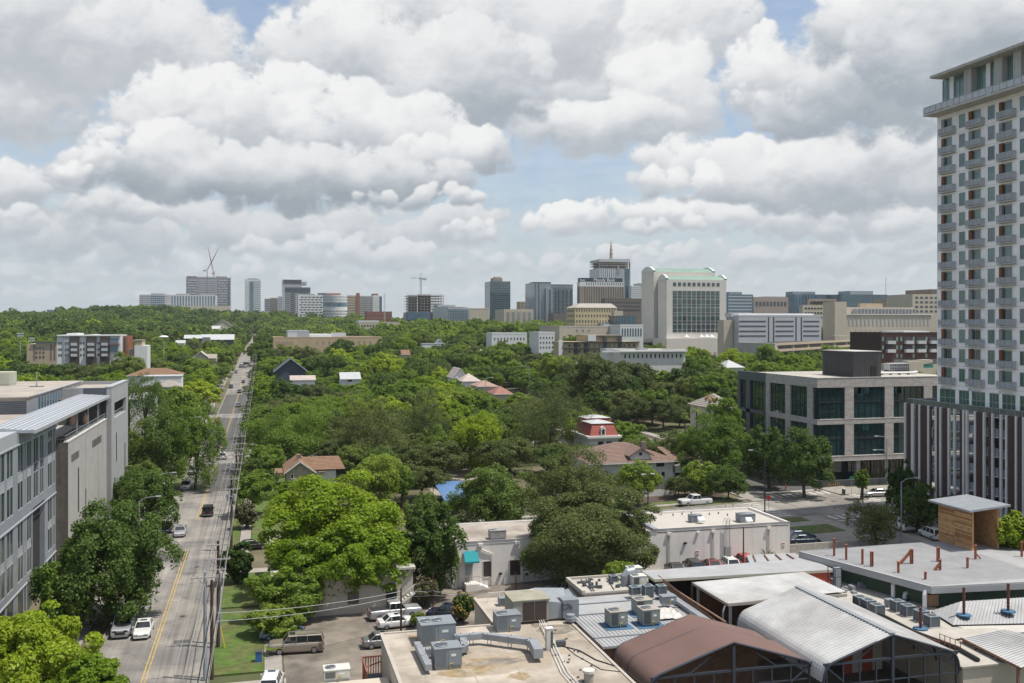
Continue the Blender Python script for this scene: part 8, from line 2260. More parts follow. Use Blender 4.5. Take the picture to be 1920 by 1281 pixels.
m=MB();m.tube([(PX_+.7,104.9,.1),(PX_+.25,104.9,2.4)],.06,6);single('guy_guard',m,mat('yellow_guard',(.62,.44,.02),.6,.1,1),'yellow plastic guard on the guy wire by the street poles','guy guard')
def lamp(label,x,y,h,ang,arm,m=POLEG,rise=.6,name='street_lamp',heads=1,group='street lamps'):
 z=T(x,y);t=thing(name,label,'street lamp',(x,y,z),group);dx,dy=sin(radians(ang)),cos(radians(ang))
 s=MB();s.tube([(x,y,z),(x,y,z+h)],[.12,.08],7);part('pole',s,m,t)
 for k in range(heads):
  f=1 if k==0 else-1
  s=MB();s.tube([(x,y,z+h-.1),(x+f*dx*arm*.35,y+f*dy*arm*.35,z+h+rise*.75),(x+f*dx*arm,y+f*dy*arm,z+h+rise)],.05,6);part('arm',s,m if arm>.7 else m,t)
  s=MB();p=Vector((x+f*dx*arm,y+f*dy*arm,z+h+rise));q=p+Vector((f*dx*.75,f*dy*.75,-.02));s.bar(p,q,.28,.14);part('lamp_head',s,P_LGREY,t)
 return t
lamp('grey street lamp arching over the street from beside the left building',-17.6,151,8.0,90,2.3)
lamp('grey street lamp buried in the large dark street tree',-17.6,121,7.8,90,2.2)
lamp('grey street lamp at the left kerb by the grey parked car',-17.6,176,7.8,90,2.4)
for i,(y,lb)in enumerate(((262,'at the first crossing'),(330,'between the crossings'),(383,'at the second crossing, near side'),(402,'past the second crossing'),(440,'far up the street'))):
 lamp('slim grey street lamp on the left side '+lb,-18.2,y,9.5,90,2.0)
x,y=at(1215,957);lamp('black street lamp with two pale heads beside the white pickup lawn',x,y,6.3,90,.5,STEEL,.1,heads=2)
x,y=at(1434,962);lamp('tall black street lamp with white arm at the near corner of the junction',x,y,9.0,-70,2.0,STEEL,1.7)
x,y=106.8,163.5;lamp('grey street lamp in front of the brick office planter',Xon(1663,y),y,9.0,-90,2.0)
lamp('lower grey lamp with short arm beside the brick office street lamp',Xon(1660,y+.8),y+.8,6.6,-90,2.0,rise=.2)
x,y=at(1690,1019);lamp('grey street lamp with long arm above the white camper pickup',x,y,9.0,92,2.3,rise=.5)
for i,(px,d,h,lb)in enumerate(((910,356,12,'arching over the trees left of the red tiled villa'),(992,400,12.5,'among the trees behind the red tiled villa'),(921,330,11,'nearest the salmon roofed house'))):
 x,y=W(px,d);lamp('grey street lamp '+lb,x,y,h,-80 if i else 80,2.4)
for i,(px,d,tp,lb)in enumerate(((38,500,625,'tall floodlight mast at the far left of the trees'),(59,520,634,'shorter floodlight mast beside the tan apartments'))):
 x,y=W(px,d);z=T(x,y);h=Zat(tp,d)-z;f=thing('floodlight_mast',lb,'floodlight',(x,y,z))
 m=MB();m.tube([(x,y,z),(x,y,z+h)],[.35,.2],6);part('mast',m,POLEG,f)
 m=MB()
 for r_ in range(2):
  m.box(x-1.6,x+1.6,y-.1,y,z+h-.3-r_*1.2,z+h-.15-r_*1.2)
  for k in range(4):m.box(x-1.5+k*.85,x-.9+k*.85,y-.5,y-.1,z+h-.5-r_*1.2,z+h+.2-r_*1.2)
 part('lamp_bank',m,P_LGREY,f)
x,y=W(307,560);m=MB();bmx=bmesh.new();bmesh.ops.create_uvsphere(bmx,u_segments=16,v_segments=8,radius=1);m.add([(x+v.co.x*2.7,y+v.co.y*2.7,Zat(632,560)+v.co.z*.9)for v in bmx.verts],[[v.index for v in f.verts]for f in bmx.faces]);bmx.free();m.tube([(x,y,T(x,y)),(x,y,Zat(633,560))],.12,6);single('white_disc',m,P_WHITE,'white shallow disc rising from the hillside trees','tank',origin=(x,y,T(x,y)))  # unidentified shallow white disc on a thin stem
def sign(name,label,px,py,hgt,w,h,m,cat='sign',shape=4,ang=0.0,pole=POLEG):
 x,y=at(px,py);z=T(x,y);t=thing(name,label,cat,(x,y,z),None,ang)
 s=MB();s.tube([(0,.03,0),(0,.03,hgt)],.035,5);part('pole',s,pole,t,local=True)
 s=MB()
 if shape==4:s.box(-w/2,w/2,-.02,0,hgt-h,hgt)
 else:s.prism([(0,0)]*0 or[(w/2*cos(pi/8+k*pi/4),w/2*sin(pi/8+k*pi/4))for k in range(8)],0,.03);s.v=[(a,-.03+c,hgt-h/2+b)for a,b,c in s.v]
 part('plate',s,m,t,local=True)
sign('stop_sign','red octagonal sign at the crosswalk near the tall black street lamp',1441,957,2.6,.8,.8,mat('sign_red',(.40,.03,.03),.5,.1,1),shape=8)
sign('street_name_sign','small green street name sign in front of the brick office planter',1597,928,3.4,.9,.5,mat('sign_green',(.02,.20,.11),.5,.1,1))
sign('notice_board','small white sign right of the green street sign',1612,924,2.6,.6,.9,WPIPE)
sign('lawn_sign','white sign on the lawn behind the white pickup',1320,930,2.2,.55,1.0,WPIPE)
sign('banner_sign','red vertical banner on the pavement by the street trees',1468,897,2.6,.6,1.5,MATS['sign_red'])
sign('banner_sign','orange marker post at the kerb of the side street',1473,920,1.2,.25,1.0,mat('orange_marker',(.5,.12,.03),.6,.1,1))
x,y=at(1582,928);m=MB();m.tube([(x,y,T(x,y)),(x,y,T(x,y)+1.1)],.32,10);tb=single('litter_bin',m,UNITD,'dark round litter bin on the corner pavement','bin');m=MB();m.tube([(x,y,T(x,y)+1.1),(x,y,T(x,y)+1.25)],[.36,.25],10);part('lid',m,P_LGREY,tb)
x,y=at(485,1243);m=MB();m.box(x-.32,x+.32,y-.3,y+.3,.1,1.15);tb=single('recycling_bin',m,mat('bin_blue',(.03,.11,.30),.6,.1,1),'blue wheeled bin beside the champagne estate car','bin');m=MB();m.box(x-.35,x+.35,y-.34,y+.34,1.15,1.22);part('lid',m,UNITD,tb)
for i,px in enumerate((1360,1410,1374)):
 x,y=at(px,958-i);m=MB();m.tube([(x,y,T(x,y)),(x,y,T(x,y)+1.0)],.05,6);single('bollard',m,STEEL,'thin dark bollard on the kerb of the side street, %s'%('left of three','right of three','middle of three')[i],'bollard','bollards by the side street')
 # ------------------------------------------------------------------ trees
def leaf_mat(name,c,c2,tr=.35):
 m=bpy.data.materials.new(name);m.use_nodes=True;MATS[name]=m
 nt=m.node_tree;nt.nodes.clear();N,L=nt.nodes.new,nt.links.new
 g=N('ShaderNodeNewGeometry');oi=N('ShaderNodeObjectInfo')
 mx=N('ShaderNodeMix');mx.data_type='RGBA'
 L(g.outputs['Random Per Island'],mx.inputs[0]);mx.inputs[6].default_value=(*c,1);mx.inputs[7].default_value=(*c2,1)
 r=N('ShaderNodeMapRange');L(oi.outputs['Random'],r.inputs[0]);r.inputs[3].default_value=.78;r.inputs[4].default_value=1.25
 hs=N('ShaderNodeHueSaturation');L(mx.outputs[2],hs.inputs['Color']);L(r.outputs[0],hs.inputs['Value'])
 r2=N('ShaderNodeMapRange');L(oi.outputs['Random'],r2.inputs[0]);r2.inputs[3].default_value=.515;r2.inputs[4].default_value=.488
 L(r2.outputs[0],hs.inputs['Hue'])
 d=N('ShaderNodeBsdfDiffuse');L(hs.outputs[0],d.inputs[0])
 t=N('ShaderNodeBsdfTranslucent')
 h2=N('ShaderNodeHueSaturation');L(hs.outputs[0],h2.inputs['Color']);h2.inputs['Value'].default_value=1.25;h2.inputs['Hue'].default_value=.49
 L(h2.outputs[0],t.inputs[0])
 s=N('ShaderNodeMixShader');s.inputs[0].default_value=tr;L(d.outputs[0],s.inputs[1]);L(t.outputs[0],s.inputs[2])
 gl=N('ShaderNodeBsdfGlossy');gl.inputs['Roughness'].default_value=.45;gl.inputs[0].default_value=(.8,.85,.8,1)
 s2=N('ShaderNodeMixShader');s2.inputs[0].default_value=.012;L(s.outputs[0],s2.inputs[1]);L(gl.outputs[0],s2.inputs[2])
 o=N('ShaderNodeOutputMaterial');L(s2.outputs[0],o.inputs[0])
 return m
LEAF={'oak':leaf_mat('live_oak_leaves',(.076,.104,.030),(.138,.168,.054),.40),'dark':leaf_mat('dark_broad_leaves',(.056,.102,.020),(.120,.180,.040),.42),'mid':leaf_mat('mid_green_leaves',(.106,.178,.022),(.200,.280,.046),.48),'elm':leaf_mat('elm_leaves',(.090,.142,.027),(.168,.228,.050),.45),'bright':leaf_mat('bright_pecan_leaves',(.165,.255,.014),(.290,.380,.036),.50),'brown':leaf_mat('brownish_myrtle_leaves',(.085,.08,.045),(.14,.135,.065),.3),}
BARK=mat('tree_bark',(.085,.068,.052),.95,.3,3,bump=.6,bscale=10)
# rx (relative), flatness, lobes, clumps per lobe, leaf, gap
KIND={'oak':dict(flat=.62,lobes=13,clump=17,leaf=.125,rc=.42,skirt=-.45),'dark':dict(flat=.82,lobes=11,clump=16,leaf=.165,rc=.42,skirt=-.6),'mid':dict(flat=.85,lobes=11,clump=15,leaf=.16,rc=.42,skirt=-.55),'elm':dict(flat=.78,lobes=12,clump=16,leaf=.14,rc=.42,skirt=-.5),'bright':dict(flat=.80,lobes=12,clump=15,leaf=.17,rc=.42,skirt=-.5),'brown':dict(flat=.85,lobes=9,clump=12,leaf=.16,rc=.42,skirt=-.5),}
def leaf_cloud(rng,kind,rx,rz,n,leaf,lobes=None,gap=1.0):
 """leaf faces in clumps on boughs; centre of crown at the origin"""
 k=KIND[kind]
 nl=lobes or k['lobes']
 C,R=[],[]
 for i in range(nl):
  u=(i+.5)/nl
  zc=k['skirt']+(1-k['skirt'])*(1-u)**.8
  a=i*2.399+rng.uniform(-.5,.5)
  rr=sqrt(max(0,1-min(1,abs(zc))**2))if zc>0 else 1-.25*abs(zc)
  q=rng.uniform(.42,.74)
  C.append((cos(a)*rr*q,sin(a)*rr*q,zc*q));R.append(rng.uniform(.29,.56))
 cc,cr,lob=[],[],[]
 for(x,y,z),r in zip(C,R):
  for j in range(k['clump']):
   v=rng.normal(size=3);v/=np.linalg.norm(v)
   v[2]=v[2]*.8+.25
   q=r*rng.uniform(.65,1.0)
   cc.append((x+v[0]*q,y+v[1]*q,z+v[2]*q));cr.append(r*k['rc']*rng.uniform(.7,1.35));lob.append((x,y,z))
 cc,cr,lob=np.array(cc),np.array(cr),np.array(lob)
 keep=cc[:,2]>k['skirt']*1.05
 cc,cr,lob=cc[keep],cr[keep],lob[keep]
 w=cr**2;idx=rng.choice(len(cc),n,p=w/w.sum())
 d=rng.normal(size=(n,3));d/=np.linalg.norm(d,axis=1)[:,None]
 out=cc[idx]-lob[idx]*.8;out/=np.linalg.norm(out,axis=1)[:,None]+1e-6
 d=d+out*.75+np.array([0,0,.35]);d/=np.linalg.norm(d,axis=1)[:,None]
 rad=rng.uniform(.25,1.0,n)**.6*gap
 p=cc[idx]+d*(cr[idx]*rad)[:,None]
 m=rng.rand(n)<(.10 if kind!='bright' else.05)
 v=rng.normal(size=(n,3));v/=np.linalg.norm(v,axis=1)[:,None]
 v*=(rng.rand(n)**.4*.80)[:,None];v[:,2]=np.maximum(v[:,2],k['skirt']*.9)
 p[m]=v[m]
 p=p*np.array([rx,rx,rz])
 nrm=d+rng.normal(size=(n,3))*.55+np.array([0,0,.35]);nrm/=np.linalg.norm(nrm,axis=1)[:,None]
 t=np.cross(nrm,rng.normal(size=(n,3)));t/=np.linalg.norm(t,axis=1)[:,None]+1e-9
 b=np.cross(nrm,t)
 ln=leaf*rng.uniform(.7,1.45,n);wd=ln*rng.uniform(.5,.8,n)
 sag=nrm*(ln*.18)[:,None]
 V=np.stack([p-t*ln[:,None]-sag,p-b*wd[:,None],p+t*ln[:,None]-sag,p+b*wd[:,None]],1).reshape(-1,3)
 return V,(cc*np.array([rx,rx,rz]))[rng.permutation(len(cc))[:9]]
def quad_mesh(name,V,m):
 me=bpy.data.meshes.new(name);n=len(V)//4
 me.vertices.add(len(V));me.vertices.foreach_set('co',V.astype(np.float32).ravel())
 me.loops.add(len(V));me.loops.foreach_set('vertex_index',np.arange(len(V),dtype=np.int32))
 me.polygons.add(n);me.polygons.foreach_set('loop_start',np.arange(0,len(V),4,dtype=np.int32))
 me.polygons.foreach_set('loop_total',np.full(n,4,dtype=np.int32))
 me.materials.append(m);me.update(calc_edges=True)
 return me
def trunk_mesh(rng,h,rx,rz,tips,r0,fork=.55):
 """trunk from the ground to the crown with limbs reaching the boughs; crown centre at height h"""
 t=MB()
 f=max(.6,h-rz*fork)
 sway=rng.uniform(-.25,.25,2)
 t.tube([(0,0,-.3),(0,0,.25),(sway[0]*.5,sway[1]*.5,f*.55),(sway[0],sway[1],f)],[r0*1.5,r0*1.1,r0*.85,r0*.7],7)
 for q in tips:
  e=(q[0]*.9,q[1]*.9,h+q[2]*.9);s=(sway[0],sway[1],f*.93)
  m1=(s[0]*.62+e[0]*.38+rng.uniform(-.2,.2),s[1]*.62+e[1]*.38+rng.uniform(-.2,.2),s[2]*.45+e[2]*.55)
  t.tube([s,m1,e],[r0*.5,r0*.3,r0*.09],5,cap=False)
 return t
TREES=[]
def big_tree(label,kind,cx,top,bottom,width,d,n=14000,name='broadleaf_tree',leaf=None,gap=1.0,seed=None,group=None,lobes=None,trunk=.32,ax=None):
 """a tree measured in the photo: crown centre column, crown top and bottom rows, crown width, distance"""
 rng=np.random.RandomState(seed if seed is not None else int(cx*7+top)%9999)
 x,y=W(cx,d);z=T(x,y)
 rx=width/2/F*d*.97;zt,zb=Zat(top,d),max(z+.8,Zat(bottom,d))
 rz=(zt-zb)/(1-KIND[kind]['skirt']*.9);h=zt-rz*1.02-z
 lf=(leaf or KIND[kind]['leaf'])
 V,tips=leaf_cloud(rng,kind,rx,rz,n,lf,lobes,gap)
 lo,hi=np.percentile(V,.3,axis=0),np.percentile(V,99.7,axis=0)
 V[:,:2]*=2*rx/(hi[:2]-lo[:2]);V[:,2]=(V[:,2]-hi[2])*(zt-zb)/(hi[2]-lo[2])+zt-z
 h=zt-z-(zt-zb)*.52
 t=thing(name,label,'tree',(x,y,z),group)
 c=bpy.data.objects.new('crown',quad_mesh('crown',V,LEAF[kind]));COL.objects.link(c);c.parent=t
 tr=trunk_mesh(rng,h,rx,rz,tips,trunk)
 tr.mats=[BARK]
 o=bpy.data.objects.new('trunk',tr.mesh('trunk'));COL.objects.link(o);o.parent=t
 TREES.append((x,y,rx))
 return t
NEAR=[('bright green tree filling the bottom left corner beside the street','bright',58,1140,1330,255,88,26000),('bright green tree low in the bottom left corner, right of the taller one','bright',150,1232,1360,160,84,12000),('large dark green tree reaching over the street in front of the left building','dark',210,940,1168,256,110,34000),('small light green tree tucked between the left building and the large dark street tree','mid',112,1060,1190,95,103,8000),('dark green round tree at the kerb below the far corner of the left building','dark',281,885,1015,112,158,14000),('leaning bright street tree whose crown overhangs the road beside parked silver cars','mid',366,764,905,128,198,18000),('dark dense tree hugging the north end of the left stone building','dark',285,765,925,122,196,14000),('tall dark tree behind the north corner of the left building roof','dark',272,700,800,88,250,8000),('huge bright yellow green pecan tree spreading over the white roofed building','bright',628,893,1112,288,121,50000),('low bright bough-heavy tree at the foot of the huge pecan, nearest the parking lot','bright',702,1000,1099,150,117,14000),('low bright boughs of the huge pecan spreading over the lot wall','bright',602,1000,1108,180,114,15000),('grey green oak leaning over the sidewalk at the edge of the parking lot','mid',548,1068,1178,142,110,13000),('small bright tree above the beige car at the parking lot edge','mid',522,1140,1222,112,104,8000),('bright tree just right of the brown roofed stone house','mid',712,850,935,118,168,9000),('slim dark vine-hung tree between the huge pecan and the white wall','dark',808,945,1095,112,120,11000),('dense round dark oak right of the blue carport','dark',918,877,997,166,152,24000),('great olive live oak overhanging the white wall in the centre','oak',1112,912,1096,262,126,90000),('olive live oak standing behind the great live oak of the white wall','oak',1062,842,985,188,152,26000),('olive live oak behind the dense round oak, left of the red mansard house','oak',1028,722,862,190,232,18000),('yellow green tree glowing among dark oaks near the picture centre','bright',893,774,895,108,214,13000),('broad bright tree over the brown roofed stone house','mid',545,752,880,178,224,24000),('wide olive live oak right of the tree over the stone house','oak',700,742,880,150,222,16000),('olive live oak to the left of the dark fresh green clump','oak',792,730,845,118,240,12000),('fresh green clump left of the yellow green tree','mid',822,800,890,84,216,8000),('tall bright green tree at the corner between the brown roofed house and the junction','mid',1342,778,900,146,190,20000),('rounded green tree behind the tall corner tree, beside the brick office','mid',1362,746,815,76,206,7000),('small bright tree on the corner lawn behind the white pickup','mid',1318,866,926,84,179,7000),('mid green tree in front of the brown tiled roof house','mid',1196,864,928,84,172,7000),('first dark street tree in front of the brick office, nearest the junction','dark',1508,803,912,108,176,12000),('second dark street tree in front of the brick office, behind the nearest','dark',1442,800,900,92,186,10000),('dark street tree farthest up the pavement beside the brick office','dark',1404,806,880,70,202,7000),('loose olive young tree beside the side street in front of the white wagon','oak',1640,934,1022,100,139,6000),('dark tree against the left end of the garage podium','dark',1690,866,972,62,156,7000),('dark green tree in front of the garage fins behind the street lamp','dark',1722,906,985,78,147,8000),('low dark tree in front of the garage right of the street lamp','dark',1776,930,985,62,143,5000),('young green tree in the planter of the brick office','mid',1616,880,915,28,173,2500),('bright leafy tree behind the timber tower at the right edge','bright',1900,962,1040,84,117,8000),('brownish crepe myrtle on the lawn right of the utility poles','brown',462,945,1008,46,160,5000),('upright dark crepe myrtle beside the street poles and driveway','dark',443,1020,1132,62,126,8000),('dark hedge-like tree on the lawn behind the crepe myrtle','dark',470,905,960,60,190,5000),('bright tree across the lot from the white wall, left of the red and blue carport','mid',752,872,925,56,170,4500),('dark tree on the near side of the blue carport drive','elm',790,925,1010,66,150,6000),]
for a in NEAR:
 big_tree(*a[:7],n=int(a[7]*1.35))
SHRUBS=[('shrub with orange flowers behind the tan roof beside the lot','dark',868,1112,1178,42,109,5000,'flowering_shrub'),('brown twiggy brush under the slim vine-hung tree','brown',796,1082,1150,60,116,2600,'brush'),('leafy shrub at the foot of the small tree in front of the champagne car','mid',516,1212,1262,36,99,2500,'shrub'),('yellow green strip of weeds beside the lot pole','elm',785,1150,1196,32,107,2200,'shrub'),('low green bushes below the great live oak at the alley','mid',1160,1052,1082,70,112,3000,'shrub'),('dark shrub at the corner of the stone cottage lawn','dark',505,880,915,36,186,1800,'shrub'),]
for a in SHRUBS:
 t=big_tree(*a[:7],n=a[7],name=a[8],trunk=.06)
 t['category']='shrub'
 if a[8]=='flowering_shrub':
  rg_=np.random.RandomState(4);cr=[c for c in t.children if c.name.startswith('crown')][0]
  co=np.array([v.co[:]for v in cr.data.vertices])[::4];ctr=co.mean(0);d_=np.linalg.norm(co-ctr,axis=1);sel=co[(d_>np.percentile(d_,55))];sel=sel[rg_.permutation(len(sel))[:120]]
  out=(sel-ctr)/np.linalg.norm(sel-ctr,axis=1)[:,None];p=sel+out*.12;s_=.075
  V=np.stack([p+np.array([-s_,0,0]),p+np.array([0,-.03,-s_]),p+np.array([s_,0,0]),p+np.array([0,.03,s_])],1).reshape(-1,3)
  o=bpy.data.objects.new('flowers',quad_mesh('flowers',V,mat('orange_petals',(.42,.16,.04),.8,.1,2)));COL.objects.link(o);o.parent=t;o['kind']='stuff'
  # palms near the brick office
def palm(label,px,d,top,r,n,m,skirt=False):
 x,y=W(px,d);z=T(x,y);h=Zat(top,d)-z;t=thing('palm_tree',label,'palm',(x,y,z))
 s=MB();s.tube([(0,0,0),(.1,0,h*.5),(0,.1,h)],[.22,.18,.16],7);s.mats=[BARK];part('trunk',s,None,t,local=True)
 f=MB();rr=random.Random(int(px))
 for k in range(n):
  a=k*2.4;e=rr.uniform(-1.2,.2)if skirt else rr.uniform(-.6,1.0)
  for j in range(5):
   b=a+(j-2)*.12;p0=Vector((0,0,h));p1=Vector((cos(b)*r*.6*cos(e),sin(b)*r*.6*cos(e),h+r*.6*sin(e)));p2=Vector((cos(b)*r*cos(e),sin(b)*r*cos(e),h+r*sin(e)-r*.25));w_=Vector((-sin(b),cos(b),0))*.07
   f.face([p0-w_*.3,p1-w_,p1+w_,p0+w_*.3]);f.face([p1-w_,p2,p1+w_])
 f.mats=[m];part('fronds',f,None,t,local=True)
DEADF=mat('dead_frond',(.24,.15,.08),.9,.2,2)
palm('dead brown palm left of the brick office',1331,236,742,1.9,26,DEADF,True)
palm('green fan palm left of the dead brown palm',1306,240,768,1.8,18,LEAF['elm'])
palm('second green fan palm behind the tall corner tree',1284,238,778,1.6,18,LEAF['mid'])
# ---- shared crowns for the canopy of the neighbourhood
PROTO={}
for kd in('oak','dark','mid','elm','bright'):
 for v in range(3):
  rng=np.random.RandomState(100+v+len(kd)*7)
  rx=6.0;rz=rx*KIND[kd]['flat']
  V,tips=leaf_cloud(rng,kd,rx,rz,14000,KIND[kd]['leaf']*1.35)
  h=rz*(-KIND[kd]['skirt'])+3.0
  V[:,2]+=h
  tr=trunk_mesh(rng,h,rx,rz,tips,.30);tr.mats=[BARK]
  PROTO[kd,v]=(quad_mesh('crown',V,LEAF[kd]),tr.mesh('trunk'),h+rz)
DESC={'oak':'dark olive live oak','dark':'deep green tree','mid':'fresh green tree','elm':'soft green elm','bright':'bright yellow green tree'}
ORD=['','second ','third ','fourth ','fifth ','sixth ','seventh ','eighth ','ninth ','tenth ','eleventh ','twelfth ']
def blocked(x,y,rx,ztop):
 """keep streets, houses and the sight lines to what the photo shows of them free"""
 for cx,cy,cr in TREES:
  if hypot(x-cx,y-cy)<(rx+cr)*.62:return True
 k=.55 if y<600 else.25
 if RX0-1.5-rx*k<x<RX1+1.2+rx*k and y<1400:return True
 for y0,y1 in cross:
  if y0-1-rx*.3<y<y1+1+rx*.3 and-160<x<85:return True
 if NX0-rx*.7<x<NX1+rx*.7 and y<420:return True
 if ES0-rx*.6<y<ES1+rx*.6 and x>26:return True
 for(bx0,bx1,by0,by1)in FOOT:
  if bx0-rx*.55<x<bx1+rx*.55 and by0-rx*.55<y<by1+rx*.55:return True
 d=depth(x,y);c=col(x,y);w=rx*F/d
 top=HY+(CH-ztop)*F/d;bot=HY+(CH-T(x,y)-2)*F/d
 for(p0,p1,q0,q1,dd)in SIGHT:
  if d<dd and c+w*.9>p0 and c-w*.9<p1 and top<q1-(q1-q0)*.08 and bot>q0:return True
 return False
rng=random.Random(21)
placed=[]
def screen(px0,px1,row,d,kinds_):
 """a row of trees whose tops stand at the given photo row"""
 px=px0
 while px<px1:
  x,y=W(px,d+rng.uniform(-6,6));kd=rng.choice(kinds_);v=rng.randrange(3)
  h=Zat(row+rng.uniform(-2,6),depth(x,y))-T(x,y);s=min(1.9,max(.6,h/PROTO[kd,v][2]*.97))
  TREES.append((x,y,5*s));placed.append((x,y,s,kd,v))
  px+=8.6*min(s,1.4)*F/d*rng.uniform(.75,1.05)
MIX=('mid','dark','elm','oak','mid')
for a in((1118,1296,683,336,MIX),(1000,1048,655,470,MIX),(912,1000,640,520,MIX),(1050,1120,667,398,MIX),(506,722,646,585,MIX),(40,290,672,445,MIX),(512,590,699,396,MIX),(540,600,717,352,MIX),(636,682,717,380,MIX),(236,345,714,338,MIX),(282,345,729,300,MIX),(845,900,716,366,MIX),(892,968,745,336,MIX),(1386,1450,678,440,('dark','mid','oak')),(1455,1650,676,300,('mid','bright','elm')),(355,412,676,505,MIX),(325,440,642,690,MIX),(670,760,617,1000,('dark','elm')),(1190,1390,679,480,MIX)):
 screen(*a)
def try_tree(x,y,s,kd,v):
 me,tr,h=PROTO[kd,v]
 for q in(1,.82,.66,.5):
  if not blocked(x,y,6*s*q,T(x,y)+h*s*q):break
 else:return False
 s*=q
 TREES.append((x,y,6*s));placed.append((x,y,s,kd,v));return True
def pick(x,y):
 a=2.2*(vnoise(np.array(x/46.0),np.array(y/46.0),5)-.5)+rng.uniform(-.55,.55)+.24
 if a<-.55:return 'oak'
 if a<-.2:return rng.choice(('oak','oak','dark','elm'))
 if a<.2:return rng.choice(('elm','dark','mid','oak','mid'))
 if a<.6:return rng.choice(('mid','mid','elm','bright'))
 return rng.choice(('bright','mid','mid'))
d=172.0
while d<820:
 step=7.6+d*.006
 px=-60.0+rng.uniform(0,40)
 while px<1960:
  x,y=W(px,d+rng.uniform(-.45,.45)*step)
  s=.66+.82*rng.random()**1.3
  if x>104 and y<260:s=0
  if s:try_tree(x,y,s,pick(x,y),rng.randrange(3))
  px+=step*F/d*rng.uniform(.7,1.2)
 d+=step*.72
placed.sort(key=lambda p:depth(p[0],p[1]))
IND=262
count={}
for(x,y,s,kd,v)in placed[:IND]:
 me,tr,h=PROTO[kd,v]
 c=col(x,y);dd=depth(x,y);r_=HY+(CH-T(x,y)-h*s*.6)*F/dd
 best=min(LAND,key=lambda l:hypot(c-l[1],(r_-l[2])*1.6))
 dx,dy=c-best[1],r_-best[2]
 if abs(dx)>abs(dy)*1.1:rel='to the left of' if dx<0 else 'to the right of'
 else:rel='beyond' if dy<0 else 'on the near side of'
 key=(DESC[kd],rel,best[0]);k=count.get(key,0);count[key]=k+1
 nth='nearest ' if k==0 else(ORD[k]if k<len(ORD)else '%dth '%(k+1))+'nearest '
 t=thing('broadleaf_tree' if kd!='oak' else 'live_oak',nth+DESC[kd]+' '+rel+' '+best[0],'tree',(x,y,T(x,y)),'trees of the neighbourhood canopy')
 for nm,m_ in(('crown',me),('trunk',tr)):
  o=bpy.data.objects.new(nm,m_);COL.objects.link(o);o.parent=t
 t.rotation_euler=(0,0,rng.uniform(0,6.28));t.scale=(s*rng.uniform(.9,1.12),s*rng.uniform(.9,1.12),s*rng.uniform(.88,1.15))
 # ---- the rest of the wooded town and the hills: instanced on points
def woodland(name,pts,protos):
 """pts: x, y, scale, proto index"""
 pc=bpy.data.collections.new(name+'_kinds')
 for i,me in enumerate(protos):
  o=bpy.data.objects.new('%02d_crown'%i,me);pc.objects.link(o)
 me=bpy.data.meshes.new(name)
 me.from_pydata([(p[0],p[1],T(p[0],p[1])-.3)for p in pts],[],[])
 for nm,ty,vals in(('s','FLOAT',[p[2]for p in pts]),('k','INT',[p[3]for p in pts]),('r','FLOAT',[random.uniform(0,6.28)for p in pts]),('hz','FLOAT',[random.uniform(.8,1.25)for p in pts])):
  at=me.attributes.new(nm,ty,'POINT');at.data.foreach_set('value',vals)
 ob=bpy.data.objects.new(name,me);COL.objects.link(ob);ob['kind']='stuff'
 ng=bpy.data.node_groups.new(name,'GeometryNodeTree')
 ng.interface.new_socket('Geometry',in_out='INPUT',socket_type='NodeSocketGeometry')
 ng.interface.new_socket('Geometry',in_out='OUTPUT',socket_type='NodeSocketGeometry')
 N,L=ng.nodes.new,ng.links.new
 gi,go=N('NodeGroupInput'),N('NodeGroupOutput')
 ip=N('GeometryNodeInstanceOnPoints');ci=N('GeometryNodeCollectionInfo')
 ci.inputs['Collection'].default_value=pc;ci.inputs['Separate Children'].default_value=True;ci.inputs['Reset Children'].default_value=True
 def na(nm,ty):
  n=N('GeometryNodeInputNamedAttribute');n.data_type=ty;n.inputs['Name'].default_value=nm;return n.outputs['Attribute']
 cz=N('ShaderNodeCombineXYZ');L(na('r','FLOAT'),cz.inputs[2])
 sc=N('ShaderNodeCombineXYZ');s_=na('s','FLOAT');mu=N('ShaderNodeMath');mu.operation='MULTIPLY'
 L(s_,mu.inputs[0]);L(na('hz','FLOAT'),mu.inputs[1])
 L(s_,sc.inputs[0]);L(s_,sc.inputs[1]);L(mu.outputs[0],sc.inputs[2])
 L(gi.outputs[0],ip.inputs['Points']);L(ci.outputs[0],ip.inputs['Instance']);ip.inputs['Pick Instance'].default_value=True
 L(na('k','INT'),ip.inputs['Instance Index']);L(cz.outputs[0],ip.inputs['Rotation']);L(sc.outputs[0],ip.inputs['Scale'])
 L(ip.outputs[0],go.inputs[0])
 md=ob.modifiers.new('woodland','NODES');md.node_group=ng
 return ob
kinds=['oak','dark','mid','elm','bright']
protos=[PROTO[k,v][0]for k in kinds for v in range(3)]
woodland('wooded_town',[(x,y,s,kinds.index(kd)*3+v)for(x,y,s,kd,v)in placed[IND:]],protos)
lowp=[]
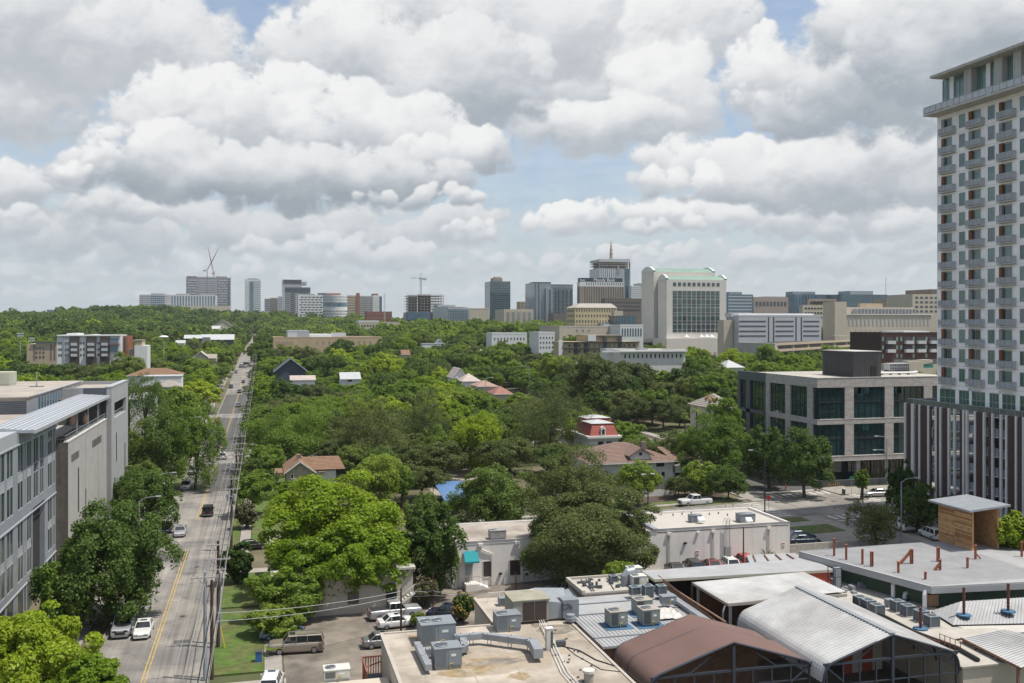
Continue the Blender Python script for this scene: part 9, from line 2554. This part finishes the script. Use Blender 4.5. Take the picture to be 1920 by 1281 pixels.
for kd in kinds:
 for v in range(2):
  r_=np.random.RandomState(300+v+len(kd));rx=6.0;rz=rx*KIND[kd]['flat']*1.05
  V,_=leaf_cloud(r_,kd,rx,rz,1500,.62);V[:,2]+=rz*.5+2.2
  lowp.append(quad_mesh('far_crown',V,LEAF[kd]))
pts=[]
d=780.0
while d<2700:
 step=9.5+(d-780)*.0042
 px=-120.0
 while px<2000:
  x,y=W(px,d+rng.uniform(-.5,.5)*step)
  s=.5+1.15*rng.random()**1.8;px+=step*F/d*rng.uniform(.65,1.2)
  if RX0-2.5<x<RX1+2.5 and y<1330:continue
  if d>1500 and px>700:continue
  kd=pick(x,y)
  if x<0 and rng.random()<.62:kd='dark'
  if kd=='bright' and rng.random()<.75:kd='elm'
  bad=False
  for(bx0,bx1,by0,by1)in FOOT:
   if bx0-4<x<bx1+4 and by0-4<y<by1+4:bad=True;break
  c=col(x,y);dd=depth(x,y);top=HY+(CH-T(x,y)-9*s)*F/dd;bot=HY+(CH-T(x,y)-1)*F/dd;w=5*s*F/dd
  for(p0,p1,q0,q1,sdp)in SIGHT:
   if dd<sdp and c+w>p0 and c-w<p1 and top<q1-(q1-q0)*.08 and bot>q0:bad=True;break
  if bad:continue
  pts.append((x,y,s,kinds.index(kd)*2+rng.randrange(2)))
 d+=step*.75
woodland('hillside_forest',pts,lowp)
print('trees',len(placed),'far',len(pts))
# ------------------------------------------------------------------ air
hm=MB();hm.box(-2700,3500,-260,5500,-8,230)
hz=bpy.data.objects.new("haze",hm.mesh("haze"));COL.objects.link(hz);hz["kind"]="stuff"
hmat=bpy.data.materials.new("haze_air");hmat.use_nodes=True
nt=hmat.node_tree;nt.nodes.clear()
vp=nt.nodes.new("ShaderNodeVolumePrincipled");vp.inputs["Density"].default_value=0.00005
vp.inputs["Color"].default_value=(.86,.91,.97,1);vp.inputs["Anisotropy"].default_value=.2
ou=nt.nodes.new("ShaderNodeOutputMaterial");nt.links.new(vp.outputs[0],ou.inputs["Volume"])
hz.data.materials.append(hmat)
